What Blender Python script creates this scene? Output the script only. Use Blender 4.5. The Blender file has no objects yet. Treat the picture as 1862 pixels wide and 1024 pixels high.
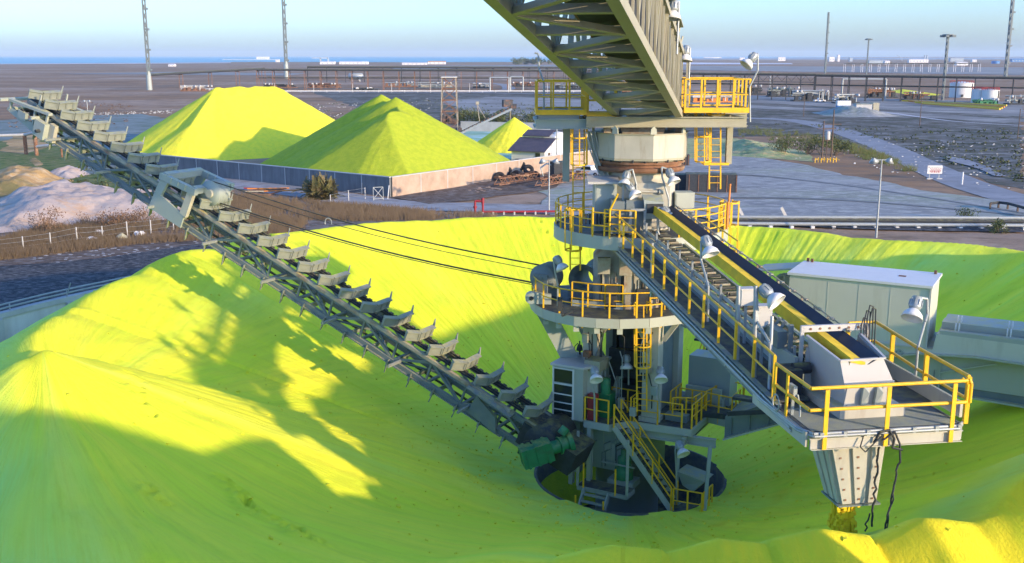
import bpy, math, random
import numpy as np
from mathutils import Vector as V, Matrix, noise as mnoise
R = math.radians
random.seed(7)
SC = bpy.context.scene
COL = SC.collection

# ------------------------------------------------------------ camera
CAMZ, PITCH, FPX = 20.0, R(12.2), 1900.0
cam = bpy.data.cameras.new('camera'); cam.sensor_width = 36; cam.lens = 36 * FPX / 1862
cam.clip_start = .1; cam.clip_end = 90000
co = bpy.data.objects.new('camera', cam); COL.objects.link(co)
co.location = (0, 0, CAMZ); co.rotation_euler = (R(90) - PITCH, 0, 0)
SC.camera = co
# ------------------------------------------------------------ sky, sun, exposure
SUN_EL, SUN_AZ = 12.0, 52.5            # degrees above the horizon; to the right of straight behind the camera
sx, sy = math.sin(R(SUN_AZ)), -math.cos(R(SUN_AZ))
world = bpy.data.worlds.new('World'); SC.world = world; world.use_nodes = True
nt = world.node_tree; bg = nt.nodes['Background']
sky = nt.nodes.new('ShaderNodeTexSky'); sky.sky_type = 'NISHITA'; sky.sun_disc = False
sky.sun_elevation = R(SUN_EL); sky.sun_rotation = math.atan2(sx, sy)
sky.altitude = 0; sky.air_density = 1.0; sky.dust_density = 1.1; sky.ozone_density = 4.6
tint = nt.nodes.new('ShaderNodeMix'); tint.data_type = 'RGBA'; tint.blend_type = 'MULTIPLY'; tint.inputs[0].default_value = 1; tint.inputs[7].default_value = (.72, .78, .95, 1)
nt.links.new(sky.outputs[0], tint.inputs[6]); nt.links.new(tint.outputs[2], bg.inputs[0]); bg.inputs[1].default_value = 0.10
sun = bpy.data.lights.new('sun', 'SUN'); sun.energy = 1.22; sun.angle = R(0.9); sun.color = (1, .74, .45)
so = bpy.data.objects.new('sun', sun); COL.objects.link(so)
so.rotation_euler = V((sx * math.cos(R(SUN_EL)), sy * math.cos(R(SUN_EL)), math.sin(R(SUN_EL)))).to_track_quat('Z', 'Y').to_euler()
so.location = (60, -60, 60)
SC.view_settings.view_transform = 'Standard'; SC.view_settings.look = 'None'
SC.view_settings.gamma = 1; SC.view_settings.exposure = 2.42

# ------------------------------------------------------------ survey of the place: photo pixel + one known distance -> point
FW = V((0, math.cos(PITCH), -math.sin(PITCH))); DN = V((0, -math.sin(PITCH), -math.cos(PITCH))); RT = V((1, 0, 0))
C0 = V((0, 0, CAMZ))
def ray(x, y): return FW + RT * ((x - 931) / FPX) + DN * ((y - 512) / FPX)
def D(x, y, t): return C0 + ray(x, y) * t
def G(x, y, z=0.0):
    r = ray(x, y); return C0 + r * ((z - CAMZ) / r.z)
def W(x, y, dv=0.0):
    r = ray(x, y); return C0 + r * ((AY - dv) / r.y)
def H(base, y):           # height above ground of pixel row y straight above ground point base
    r = ray(931, y); return CAMZ + r.z * base.y / r.y
AX, AY = 5.6, 46.75

# ------------------------------------------------------------ materials
MATS = {}
def mat(name, c, rough=.6, metal=0, var=.18, scale=3., c2=None, amt=.5, s2=1.2, bump=0, bscale=30, streak=False, cov=.5, spec=.4, dust=0):
    if name in MATS: return MATS[name]
    m = bpy.data.materials.new(name); m.use_nodes = True; MATS[name] = m
    n, l = m.node_tree.nodes, m.node_tree.links
    b = n['Principled BSDF']; b.inputs['Roughness'].default_value = rough; b.inputs['Metallic'].default_value = metal
    b.inputs['Specular IOR Level'].default_value = spec
    tc = n.new('ShaderNodeTexCoord')
    src = tc.outputs['Object']
    t1 = n.new('ShaderNodeTexNoise'); t1.inputs['Scale'].default_value = scale; t1.inputs['Detail'].default_value = 6
    l.new(src, t1.inputs['Vector'])
    r1 = n.new('ShaderNodeMapRange'); r1.inputs[1].default_value = .25; r1.inputs[2].default_value = .75
    r1.inputs[3].default_value = 1 - var; r1.inputs[4].default_value = 1 + var
    l.new(t1.outputs[0], r1.inputs[0])
    mx = n.new('ShaderNodeMix'); mx.data_type = 'RGBA'; mx.blend_type = 'MULTIPLY'; mx.inputs[0].default_value = 1
    mx.inputs[6].default_value = (*c, 1); l.new(r1.outputs[0], mx.inputs[7])
    out = mx.outputs[2]
    if c2:
        mp = n.new('ShaderNodeMapping'); l.new(src, mp.inputs[0])
        if streak: mp.inputs['Scale'].default_value = (3, 3, .5)
        t2 = n.new('ShaderNodeTexNoise'); t2.inputs['Scale'].default_value = s2; t2.inputs['Detail'].default_value = 8; t2.inputs['Roughness'].default_value = .65
        l.new(mp.outputs[0], t2.inputs['Vector'])
        r2 = n.new('ShaderNodeMapRange'); r2.inputs[1].default_value = 1 - cov - .08 + .02; r2.inputs[2].default_value = 1 - cov + .14
        r2.inputs[3].default_value = 0; r2.inputs[4].default_value = amt
        l.new(t2.outputs[0], r2.inputs[0])
        m2 = n.new('ShaderNodeMix'); m2.data_type = 'RGBA'; l.new(r2.outputs[0], m2.inputs[0]); l.new(out, m2.inputs[6]); m2.inputs[7].default_value = (*c2, 1)
        out = m2.outputs[2]
    if dust:                       # sulphur dust lying on upward faces
        ge = n.new('ShaderNodeNewGeometry'); sp = n.new('ShaderNodeSeparateXYZ'); l.new(ge.outputs['Normal'], sp.inputs[0])
        ru = n.new('ShaderNodeMapRange'); ru.inputs[1].default_value = .35; ru.inputs[2].default_value = .95; ru.inputs[4].default_value = dust; l.new(sp.outputs[2], ru.inputs[0])
        t4 = n.new('ShaderNodeTexNoise'); t4.inputs['Scale'].default_value = 2.2; t4.inputs['Detail'].default_value = 7; t4.inputs['Roughness'].default_value = .7; l.new(src, t4.inputs['Vector'])
        r4 = n.new('ShaderNodeMapRange'); r4.inputs[1].default_value = .40; r4.inputs[2].default_value = .62; l.new(t4.outputs[0], r4.inputs[0])
        ml = n.new('ShaderNodeMath'); ml.operation = 'MULTIPLY'; l.new(ru.outputs[0], ml.inputs[0]); l.new(r4.outputs[0], ml.inputs[1])
        m4 = n.new('ShaderNodeMix'); m4.data_type = 'RGBA'; l.new(ml.outputs[0], m4.inputs[0]); l.new(out, m4.inputs[6]); m4.inputs[7].default_value = (.50, .47, .10, 1); out = m4.outputs[2]
    l.new(out, b.inputs['Base Color'])
    if bump:
        t3 = n.new('ShaderNodeTexNoise'); t3.inputs['Scale'].default_value = bscale; t3.inputs['Detail'].default_value = 4
        l.new(src, t3.inputs['Vector'])
        bp = n.new('ShaderNodeBump'); bp.inputs['Strength'].default_value = bump; bp.inputs['Distance'].default_value = .05
        l.new(t3.outputs[0], bp.inputs['Height']); l.new(bp.outputs[0], b.inputs['Normal'])
    return m
mat('house_panel', (.56, .56, .46), .55, 0, .05, .8, (.38, .36, .28), .4, .7, streak=True, cov=.40, dust=.55)
mat('steel', (.44, .43, .36), .55, 0, .10, 1.5, (.26, .20, .13), .55, .9, streak=True, cov=.40, dust=.55)
mat('panel', (.38, .41, .35), .55, 0, .06, .8, (.38, .36, .28), .45, .7, streak=True, cov=.42, dust=.55)
mat('girder', (.31, .36, .34), .5, 0, .07, .5, (.36, .38, .34), .5, .5, streak=True, cov=.45, dust=.55)
mat('boom_steel', (.16, .195, .20), .55, 0, .15, 1.5, (.24, .25, .12), .4, 1.5, cov=.4, dust=.55)
mat('blade', (.25, .275, .235), .6, 0, .15, 2.5, (.30, .17, .07), .6, 2.5, cov=.38, dust=.55)
mat('rust', (.20, .10, .055), .85, 0, .3, 3, (.36, .30, .22), .6, 1.2, cov=.42)
mat('rusty_steel', (.34, .32, .25), .7, 0, .2, 2, (.22, .10, .05), .8, 1.3, cov=.46, dust=.55)
mat('dark', (.035, .04, .045), .75, 0, .3, 4, dust=.35)
mat('grate', (.05, .06, .07), .7, 0, .2, 6, (.25, .27, .10), .35, 2, cov=.4, dust=.2)
mat('rubber', (.018, .03, .05), .55, 0, .2, 3)
mat('yellow', (.80, .47, .02), .45, 0, .12, 3, (.34, .20, .06), .6, 2.2, cov=.37)
mat('belt_yellow', (.66, .47, .02), .8, 0, .25, 2, (.42, .34, .04), .5, 1.5)
mat('galv', (.34, .37, .37), .45, .3, .12, 5, dust=.35)
mat('white', (.66, .66, .63), .45, 0, .06, 3, (.5, .46, .38), .35, 3, cov=.4)
mat('offwhite', (.47, .47, .44), .7, 0, .08, .6, (.45, .42, .36), .4, .5, cov=.42)
mat('tan', (.35, .335, .24), .55, 0, .1, 1.0, (.30, .21, .10), .5, 1.0, cov=.42, dust=.55)
mat('green_paint', (.02, .19, .075), .5, 0, .2, 4, (.05, .09, .05), .7, 2.5, cov=.44, dust=.55)
mat('glass', (.02, .028, .025), .08, 0, .05, 1, spec=.6)
mat('red', (.28, .025, .035), .5, 0, .12, 3)
mat('blue', (.05, .18, .42), .5, 0, .1, 3)
mat('orange', (.62, .22, .04), .6, 0, .1, 2)
mat('roof', (.07, .065, .09), .8, 0, .15, .6, (.12, .1, .11), .5, .8)
mat('brick', (.36, .26, .19), .9, 0, .2, .9, (.44, .37, .29), .6, .35, bump=.2, bscale=8)
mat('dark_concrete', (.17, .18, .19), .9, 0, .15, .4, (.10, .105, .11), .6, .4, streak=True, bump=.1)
mat('concrete', (.46, .47, .46), .85, 0, .1, .5, (.33, .33, .31), .5, .4, bump=.1)
mat('concrete_pale', (.62, .62, .60), .85, 0, .08, .4, (.45, .44, .40), .4, .5, streak=True)
mat('wood', (.12, .085, .06), .9, 0, .2, 3)
mat('leaf', (.07, .10, .025), .8, 0, .45, .8, (.16, .13, .05), .7, 1.0, cov=.48)
mat('palm_leaf', (.10, .10, .035), .75, 0, .45, 1.5, (.20, .13, .06), .8, 1.0, cov=.48)
mat('dry', (.20, .115, .06), .9, 0, .45, .6, (.12, .08, .05), .6, .8)
mat('straw', (.20, .145, .085), .9, 0, .4, .5, (.10, .075, .05), .7, .5)
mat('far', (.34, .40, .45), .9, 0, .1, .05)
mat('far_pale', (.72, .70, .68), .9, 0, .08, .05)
mat('debris', (.07, .07, .075), .9, 0, .5, 1.5, (.30, .13, .06), .7, 1.0, cov=.45)
mat('tyre', (.02, .02, .022), .85, 0, .2, 5)

# ------------------------------------------------------------ mesh builder
def unit(a): return V(a).normalized()
class MB:
    def __init__(s): s.v = []; s.f = []; s.sm = []
    def add(s, vs, fs, smooth=False):
        o = len(s.v); s.v += [tuple(p) for p in vs]; s.f += [tuple(i + o for i in f) for f in fs]
        s.sm += ([smooth] * len(fs) if not isinstance(smooth, list) else smooth)
        return s
    def hull8(s, p):      # p: 4 bottom, 4 top
        return s.add(p, [(3, 2, 1, 0), (4, 5, 6, 7), (0, 1, 5, 4), (1, 2, 6, 5), (2, 3, 7, 6), (3, 0, 4, 7)])
    def obox(s, c, ex, ey, ez):   # centre and half vectors
        c, ex, ey, ez = V(c), V(ex), V(ey), V(ez)
        return s.hull8([c - ex - ey - ez, c + ex - ey - ez, c + ex + ey - ez, c - ex + ey - ez,
                        c - ex - ey + ez, c + ex - ey + ez, c + ex + ey + ez, c - ex + ey + ez])
    def box(s, c, sz, rz=0):
        cs, sn = math.cos(rz), math.sin(rz)
        return s.obox(c, (sz[0] / 2 * cs, sz[0] / 2 * sn, 0), (-sz[1] / 2 * sn, sz[1] / 2 * cs, 0), (0, 0, sz[2] / 2))
    def beam(s, p, q, w=.1, h=None, up=(0, 0, 1)):
        p, q = V(p), V(q); h = h or w; d = (q - p)
        if d.length < 1e-6: return s
        d.normalize(); up = V(up)
        if abs(d.dot(up.normalized())) > .98: up = V((0, 1, .02)) if abs(d.z) > .9 else V((0, 0, 1))
        x = d.cross(up).normalized(); z = x.cross(d).normalized()
        return s.obox((p + q) / 2, (q - p) / 2, x * w / 2, z * h / 2)
    def ibeam(s, p, q, w=.2, h=.35, t=.03, up=(0, 0, 1)):
        p, q = V(p), V(q); d = (q - p).normalized(); x = d.cross(V(up)).normalized(); z = x.cross(d)
        s.beam(p + z * (h / 2 - t / 2), q + z * (h / 2 - t / 2), w, t, up); s.beam(p - z * (h / 2 - t / 2), q - z * (h / 2 - t / 2), w, t, up)
        return s.beam(p, q, t, h - 2 * t, up)
    def tube(s, p, q, r, n=8, r2=None, cap=True):
        p, q = V(p), V(q); d = q - p
        if d.length < 1e-6: return s
        d.normalize(); a = V((0, 0, 1)) if abs(d.z) < .9 else V((1, 0, 0))
        x = d.cross(a).normalized(); y = d.cross(x); r2 = r if r2 is None else r2
        ring = lambda c, rr: [c + x * rr * math.cos(2 * math.pi * i / n) + y * rr * math.sin(2 * math.pi * i / n) for i in range(n)]
        s.add(ring(p, r) + ring(q, r2), [(i, (i + 1) % n, n + (i + 1) % n, n + i) for i in range(n)], n > 5)
        if cap: s.add(ring(p, r), [tuple(range(n))]); s.add(ring(q, r2), [tuple(range(n))])
        return s
    def poly(s, pts, r, n=6):
        for a, b in zip(pts[:-1], pts[1:]): s.tube(a, b, r, n)
        return s
    def prism(s, pts, vec):
        n = len(pts); vec = V(vec); a = [V(p) for p in pts]
        return s.add(a + [p + vec for p in a], [tuple(range(n - 1, -1, -1)), tuple(range(n, 2 * n))] + [(i, (i + 1) % n, n + (i + 1) % n, n + i) for i in range(n)])
    def lathe(s, prof, c, n=32, a0=0, a1=360, smooth=True, axis=None):
        c = V(c); full = abs(a1 - a0) >= 359.9; k = n if full else n + 1
        if axis is None: X, Yy, Z = V((1, 0, 0)), V((0, 1, 0)), V((0, 0, 1))
        else:
            Z = V(axis).normalized(); a = V((0, 0, 1)) if abs(Z.z) < .9 else V((1, 0, 0)); X = Z.cross(a).normalized(); Yy = Z.cross(X)
        vs = []
        for rr, z in prof:
            for i in range(k):
                t = R(a0 + (a1 - a0) * i / n); vs.append(c + X * rr * math.cos(t) + Yy * rr * math.sin(t) + Z * z)
        fs = []
        for j in range(len(prof) - 1):
            for i in range(n):
                i2 = (i + 1) % k; fs.append((j * k + i, j * k + i2, (j + 1) * k + i2, (j + 1) * k + i))
        return s.add(vs, fs, smooth)
    def sheet(s, pts):
        return s.add(pts, [tuple(range(len(pts)))])
    def build(s, name, m, parent=None, origin=None):
        if isinstance(m, str): m = MATS[m]
        if parent is not None: o0 = origin_of(parent)
        else: o0 = V(origin) if origin is not None else V((0, 0, 0))
        me = bpy.data.meshes.new(name)
        me.from_pydata([(x - o0.x, y - o0.y, z - o0.z) for x, y, z in s.v], [], s.f)
        me.polygons.foreach_set('use_smooth', s.sm); me.materials.append(m); me.update()
        o = bpy.data.objects.new(name, me); COL.objects.link(o)
        if parent is not None: o.parent = parent
        else: o.location = o0
        return o
def origin_of(o):
    p = V((0, 0, 0))
    while o is not None: p = p + o.location; o = o.parent
    return p
def tag(o, label, cat, group=None):
    o['label'] = label; o['category'] = cat
    if group: o['group'] = group
    return o
def thing(name, loc, label, cat, group=None):
    o = bpy.data.objects.new(name, None); COL.objects.link(o); o.location = V(loc); o.empty_display_size = .3
    return tag(o, label, cat, group)
def struct(o): o['kind'] = 'structure'; return o
def stuff(o): o['kind'] = 'stuff'; return o
def copy_thing(o, loc, label, rz=None):
    c = o.copy(); COL.objects.link(c); c.location = V(loc); c['label'] = label
    if rz is not None: c.rotation_euler = (0, 0, rz)
    for ch in o.children:
        k = ch.copy(); COL.objects.link(k); k.parent = c
        for g in ch.children:
            h = g.copy(); COL.objects.link(h); h.parent = k
    return c

POSTS = set()
# reusable steelwork ------------------------------------------------
def railing(pts, parent, h=1.1, mids=1, sp=1.3, drop=.25, r=.032, m='yellow', close_ends=True, name='railing', flat=False):
    """posts and rails along a deck-level polyline"""
    b = MB(); pts = [V(p) for p in pts]; up = V((0, 0, 1))
    for k in range(1, mids + 2):
        zz = h * k / (mids + 1)
        b.poly([p + up * zz for p in pts], r if k == mids + 1 else r * .85, 6)
    acc = [0]
    for a, c in zip(pts[:-1], pts[1:]): acc.append(acc[-1] + (c - a).length)
    n = max(1, round(acc[-1] / sp))
    for i in range(n + 1):
        d = acc[-1] * i / n; k = 0
        while k < len(pts) - 2 and acc[k + 1] < d - 1e-6: k += 1
        q = pts[k].lerp(pts[k + 1], (d - acc[k]) / max(1e-6, acc[k + 1] - acc[k])); key = (round(q.x * 14), round(q.y * 14), round(q.z * 4))
        if key in POSTS: continue
        POSTS.add(key)
        b.beam(q - up * drop, q + up * h, r * 2.2, r * 2.2)
    return b.build(name, m, parent)
def ladder(base, top, side, out, parent, cage=True, w=.44, step=.28, cz=None, m='yellow'):
    """vertical ladder: side = unit vector across, out = unit vector to the climber"""
    base, top, side, out = V(base), V(top), V(side), V(out); b = MB(); L = (top - base).length; d = (top - base) / L
    for sg in (-1, 1): b.beam(base + side * sg * w / 2, top + d * .9 + side * sg * w / 2, .06, .045, out)
    for i in range(1, int(L / step)): b.tube(base + d * i * step - side * w / 2, base + d * i * step + side * w / 2, .016, 5)
    lad = b.build('ladder', m, parent)
    if cage:
        c = MB(); z0 = 2.0 if cz is None else cz; nh = max(2, int((L + .9 - z0) / .9) + 1); ang = [R(a) for a in range(-90, 91, 30)]
        arc = lambda p: [p + side * .36 * math.sin(a) + out * (.36 * math.cos(a) + .34) for a in ang]
        for i in range(nh):
            p = base + d * (z0 + (L + .9 - z0) * i / (nh - 1)); a = arc(p)
            pts = [p + side * -w / 2] + a + [p + side * w / 2]
            for u, q in zip(pts[:-1], pts[1:]): c.beam(u, q, .02, .06)
        for j in (0, 1, 3, 5, 6):
            c.beam(arc(base + d * z0)[j], arc(base + d * (L + .9))[j], .05, .02, out)
        c.build('safety_cage', m, lad)
    return lad
def floodlight(pts, aim, parent, sc=1.0, name='floodlight'):
    """bent pole through pts carrying a bell lamp that hangs along aim"""
    pts = [V(p) for p in pts]; aim = unit(aim); top = pts[-1]
    b = MB(); b.lathe([(.02, -.02), (.13, 0), (.16, .05), (.17, .30), (.14, .36), (.10, .38)], top, 14, axis=aim)
    for k in range(10):
        a = k * 36; ca = b; x = aim.cross(V((.3, .2, .9))).normalized(); y = aim.cross(x)
        dv = x * math.cos(R(a)) + y * math.sin(R(a)); b.beam(top + dv * .175 * sc + aim * .1, top + dv * .175 * sc + aim * .28, .012, .03, dv)
    o = b.build(name, 'galv', parent)
    MB().lathe([(.11, .37), (.15, .40), (.26, .52), (.30, .66), (.285, .66), (.24, .53), (.1, .42), (0, .41)], top, 18, axis=aim).build('lamp_shade', 'white', o)
    MB().poly(pts, .04, 8).build('lamp_pole', 'galv', o)
    return o
# ------------------------------------------------------------ ground and its coverings
def vn(x, y, z=0.0): return mnoise.noise((x, y, z))
def ground_mat(name, cols, scales, bump=.3, detail=9):
    m = bpy.data.materials.new(name); m.use_nodes = True; n, l = m.node_tree.nodes, m.node_tree.links
    b = n['Principled BSDF']; b.inputs['Roughness'].default_value = .95; b.inputs['Specular IOR Level'].default_value = .1
    tc = n.new('ShaderNodeTexCoord'); src = tc.outputs['Object']; prev = None
    for i, (c, s) in enumerate(zip(cols, scales)):
        if prev is None:
            rgb = n.new('ShaderNodeRGB'); rgb.outputs[0].default_value = (*c, 1); prev = rgb.outputs[0]; continue
        mp = n.new('ShaderNodeMapping'); mp.inputs['Location'].default_value = (i * 13.7, i * 5.1, 0); mp.inputs['Scale'].default_value = (1, 1.7, 1)
        l.new(src, mp.inputs[0])
        t = n.new('ShaderNodeTexNoise'); t.inputs['Scale'].default_value = s; t.inputs['Detail'].default_value = detail; t.inputs['Roughness'].default_value = .68
        l.new(mp.outputs[0], t.inputs['Vector'])
        r = n.new('ShaderNodeMapRange'); r.inputs[1].default_value = .48; r.inputs[2].default_value = .62
        l.new(t.outputs[0], r.inputs[0])
        mx = n.new('ShaderNodeMix'); mx.data_type = 'RGBA'; l.new(r.outputs[0], mx.inputs[0]); l.new(prev, mx.inputs[6]); mx.inputs[7].default_value = (*c, 1)
        prev = mx.outputs[2]
    l.new(prev, b.inputs['Base Color'])
    t = n.new('ShaderNodeTexNoise'); t.inputs['Scale'].default_value = 1.3; t.inputs['Detail'].default_value = 8; t.inputs['Roughness'].default_value = .7
    l.new(src, t.inputs['Vector'])
    bp = n.new('ShaderNodeBump'); bp.inputs['Strength'].default_value = bump; bp.inputs['Distance'].default_value = .35
    l.new(t.outputs[0], bp.inputs['Height']); l.new(bp.outputs[0], b.inputs['Normal'])
    MATS[name] = m; return m
ground_mat('desert', [(.31, .185, .095), (.38, .255, .155), (.20, .13, .075), (.44, .33, .24), (.22, .155, .10)], [0, .012, .03, .005, .15])
ground_mat('scrub', [(.115, .105, .085), (.065, .07, .05), (.19, .18, .16), (.27, .265, .25), (.08, .085, .045)], [0, .045, .02, .12, .3])
ground_mat('yard', [(.28, .285, .265), (.36, .365, .34), (.21, .215, .205), (.31, .34, .24), (.42, .42, .38)], [0, .03, .07, .02, .4], .2)
ground_mat('yard_far', [(.25, .245, .225), (.33, .325, .30), (.18, .175, .16), (.38, .37, .33)], [0, .01, .025, .05], .2)
ground_mat('road', [(.27, .28, .29), (.32, .33, .34), (.22, .23, .24)], [0, .06, .25], .05)
ground_mat('gravel_road', [(.33, .325, .315), (.40, .39, .38), (.25, .23, .21)], [0, .08, .3], .2)
ground_mat('tilled', [(.055, .06, .065), (.10, .105, .11), (.035, .038, .04), (.17, .17, .17)], [0, .35, .8, 1.5], .9)
ground_mat('brush_soil', [(.13, .095, .07), (.085, .065, .05), (.18, .135, .10), (.24, .21, .18)], [0, .1, .3, .7], .7)
ground_mat('verge_soil', [(.15, .12, .095), (.10, .085, .07), (.21, .175, .14), (.27, .25, .22)], [0, .1, .3, .7], .7)
ground_mat('track_soil', [(.25, .26, .25), (.30, .31, .30), (.22, .23, .22)], [0, .3, .9], .3)
ground_mat('pale_spoil', [(.56, .44, .35), (.62, .53, .45), (.50, .34, .22), (.42, .37, .33)], [0, .06, .12, .35], .6)
ground_mat('ochre', [(.52, .33, .13), (.40, .26, .12), (.55, .42, .25), (.18, .16, .07)], [0, .1, .25, .05], .6)
ground_mat('moss', [(.10, .16, .04), (.06, .11, .03), (.17, .20, .06), (.26, .22, .10)], [0, .1, .3, .5], .6)
ground_mat('grey_fines', [(.20, .24, .22), (.28, .32, .31), (.14, .18, .14)], [0, .05, .12], .3)
ground_mat('teal_fines', [(.30, .52, .42), (.48, .66, .62), (.26, .46, .26)], [0, .05, .12], .2)
ground_mat('green_spill', [(.34, .42, .18), (.46, .48, .28), (.22, .26, .12), (.55, .42, .22)], [0, .12, .3, .6], .9)
ground_mat('salt', [(.66, .66, .68), (.75, .75, .76), (.55, .52, .50)], [0, .004, .01], .05)
ground_mat('salt_grey', [(.29, .29, .27), (.37, .365, .345), (.21, .20, .175)], [0, .006, .02], .1)

def ring_ground():
    b = MB(); rad = [30, 60, 110, 200, 400, 800, 1600, 3200, 6400, 13000, 25000]; n = 96
    vs = [(AX + r * math.cos(2 * math.pi * i / n), AY + r * math.sin(2 * math.pi * i / n), 0) for r in rad for i in range(n)]
    b.add(vs, [(j * n + i, (j + 1) * n + i, (j + 1) * n + (i + 1) % n, j * n + (i + 1) % n) for j in range(len(rad) - 1) for i in range(n)])
    struct(b.build('ground', 'desert'))
ring_ground()
_lvl = [0]
def cover(name, m, px, z=None, wob=.06):
    """a ground covering whose outline was surveyed from the photo; edges roughened"""
    _lvl[0] += 1; z = .006 * _lvl[0] if z is None else z
    P = [G(x, y) for x, y in px]; out = []
    for i, p in enumerate(P):
        q = P[(i + 1) % len(P)]; L = (q - p).length; k = max(1, min(40, int(L / 2.5)))
        nrm = V((-(q - p).y, (q - p).x, 0)).normalized() if L > 1e-6 else V((0, 0, 0))
        for j in range(k):
            t = j / k; c = p.lerp(q, t); a = wob * min(L, 40) * (vn(c.x * .11, c.y * .11, _lvl[0]) + .5 * vn(c.x * .5, c.y * .5, 3)) * (0 if j == 0 else 1)
            c = c + nrm * a; out.append((c.x, c.y, z))
    from mathutils.geometry import tessellate_polygon
    tris = tessellate_polygon([[V(p) for p in out]])
    b = MB(); b.add(out, [tuple(t) for t in tris])
    o = struct(b.build(name, m))
    for p in o.data.polygons:
        pass
    return o
def strip(name, m, px, wpx, z=None):
    """a road: centre line pixels on the ground, width in metres"""
    _lvl[0] += 1; z = .006 * _lvl[0] if z is None else z
    P = [G(x, y) for x, y in px]; Q = []
    for i in range(len(P) - 1):
        p0, p1, p2, p3 = P[max(i - 1, 0)], P[i], P[i + 1], P[min(i + 2, len(P) - 1)]
        for j in range(8):
            t = j / 8; Q.append(.5 * ((2 * p1) + (p2 - p0) * t + (2 * p0 - 5 * p1 + 4 * p2 - p3) * t * t + (3 * p1 - p0 - 3 * p2 + p3) * t ** 3))
    Q.append(P[-1]); b = MB(); vs = []
    for i, q in enumerate(Q):
        d = (Q[min(i + 1, len(Q) - 1)] - Q[max(i - 1, 0)]).normalized(); n = V((-d.y, d.x, 0)); w = wpx / 2 * (1 + .08 * vn(q.x * .1, q.y * .1))
        vs += [(q.x + n.x * w, q.y + n.y * w, z), (q.x - n.x * w, q.y - n.y * w, z)]
    b.add(vs, [(2 * i, 2 * i + 1, 2 * i + 3, 2 * i + 2) for i in range(len(Q) - 1)])
    return struct(b.build(name, m))

# sea, shore, far flats
def sea():
    m = bpy.data.materials.new('sea_water'); m.use_nodes = True; n, l = m.node_tree.nodes, m.node_tree.links
    b = n['Principled BSDF']; b.inputs['Base Color'].default_value = (.16, .42, .50, 1); b.inputs['Roughness'].default_value = .5; b.inputs['Specular IOR Level'].default_value = .2
    t = n.new('ShaderNodeTexNoise'); t.inputs['Scale'].default_value = .03; tc = n.new('ShaderNodeTexCoord'); l.new(tc.outputs['Object'], t.inputs[0])
    bp = n.new('ShaderNodeBump'); bp.inputs['Strength'].default_value = .4; bp.inputs['Distance'].default_value = 2; l.new(t.outputs[0], bp.inputs['Height']); l.new(bp.outputs[0], b.inputs['Normal'])
    MATS['sea_water'] = m
    pts = [G(x, y, 0) for x, y in [(-500, 117.5), (0, 116), (130, 115), (300, 114.2), (470, 112.8), (620, 113.2), (760, 113.4), (930, 113), (1060, 111.5), (1180, 109.5), (1300, 106.5)]]
    far = [(9000, 23000, 0), (-9000, 23000, 0), (-20000, 13000, 0), (-22000, 5000, 0)]
    b = MB(); b.sheet([(p.x, p.y, .4) for p in pts] + [(x, y, .4) for x, y, z in far]); struct(b.build('sea', 'sea_water'))
sea()
cover('salt_flat', 'salt', [(0, 116.2), (240, 114.7), (420, 114), (420, 115), (200, 116.4), (0, 117.2)], .5)
cover('salt_flat', 'salt', [(1230, 114), (1440, 115.5), (1442, 117), (1235, 117.8)], .6)
cover('salt_flat', 'salt_grey', [(700, 121), (960, 118), (1250, 120), (1862, 123), (1862, 137), (1250, 128), (960, 124), (720, 127)], .3)
cover('salt_flat', 'salt_grey', [(90, 135), (320, 131), (560, 134), (520, 138), (300, 136)], .3)
cover('salt_flat', 'yard_far', [(980, 158), (1100, 150), (1300, 172), (1862, 186), (1862, 216), (1560, 206), (1380, 196), (1230, 190), (1100, 176)])
cover('flats', 'scrub', [(560, 166), (860, 168), (1100, 160), (1350, 186), (1862, 212), (1862, 345), (1680, 300), (1480, 246), (1330, 250), (1240, 262), (1040, 290), (900, 235), (700, 212)])
cover('pale_flat', 'salt_grey', [(800, 185), (900, 176), (980, 178), (1240, 190), (1240, 212), (1000, 214), (860, 206)])
cover('yard', 'yard', [(980, 345), (1060, 300), (1240, 268), (1330, 280), (1440, 296), (1560, 322), (1700, 350), (1862, 372), (1862, 404), (1600, 404), (1340, 402), (1000, 392)])
cover('green_spill', 'green_spill', [(1245, 252), (1340, 252), (1420, 264), (1475, 284), (1480, 295), (1420, 290), (1330, 284), (1245, 290)])
strip('road', 'road', [(1240, 205), (1340, 214), (1440, 219), (1520, 236), (1600, 264), (1680, 302), (1760, 336), (1862, 366), (1960, 385)], 7.5)
strip('road', 'road', [(540, 167), (700, 168.5), (860, 168.5), (960, 170), (1100, 166)], 7)
strip('road', 'gravel_road', [(820, 169), (905, 166), (925, 160), (900, 152), (800, 148)], 8)
strip('road', 'yard_far', [(1250, 186), (1400, 196), (1560, 203), (1862, 222)], 18)
strip('kerb_line', 'salt', [(1556, 200), (1620, 206), (1700, 217), (1760, 223), (1862, 229)], 1.2)
strip('track', 'gravel_road', [(250, 318), (420, 334), (560, 352), (720, 373), (860, 378), (1010, 382), (1180, 392), (1340, 398)], 8)
for tr in ([(1010, 372), (1100, 350), (1200, 330), (1330, 318), (1480, 330), (1640, 352), (1862, 388)], [(1020, 380), (1160, 368), (1340, 360), (1560, 366), (1862, 392)]):
    for off in (0, 1.6): strip('wheel_track', 'track_soil', [(x + off * 3, y + off) for x, y in tr], .55)
cover('wall_verge', 'brush_soil', [(712, 360), (840, 340), (1000, 316), (1060, 322), (1000, 345), (860, 366), (780, 372)])
cover('verge', 'verge_soil', [(240, 345), (420, 350), (640, 372), (760, 388), (1010, 396), (1010, 420), (520, 440), (330, 440)])
cover('brush_ground', 'brush_soil', [(-60, 425), (120, 400), (300, 392), (560, 398), (560, 430), (380, 446), (250, 462), (120, 478), (-60, 490)])
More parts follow.
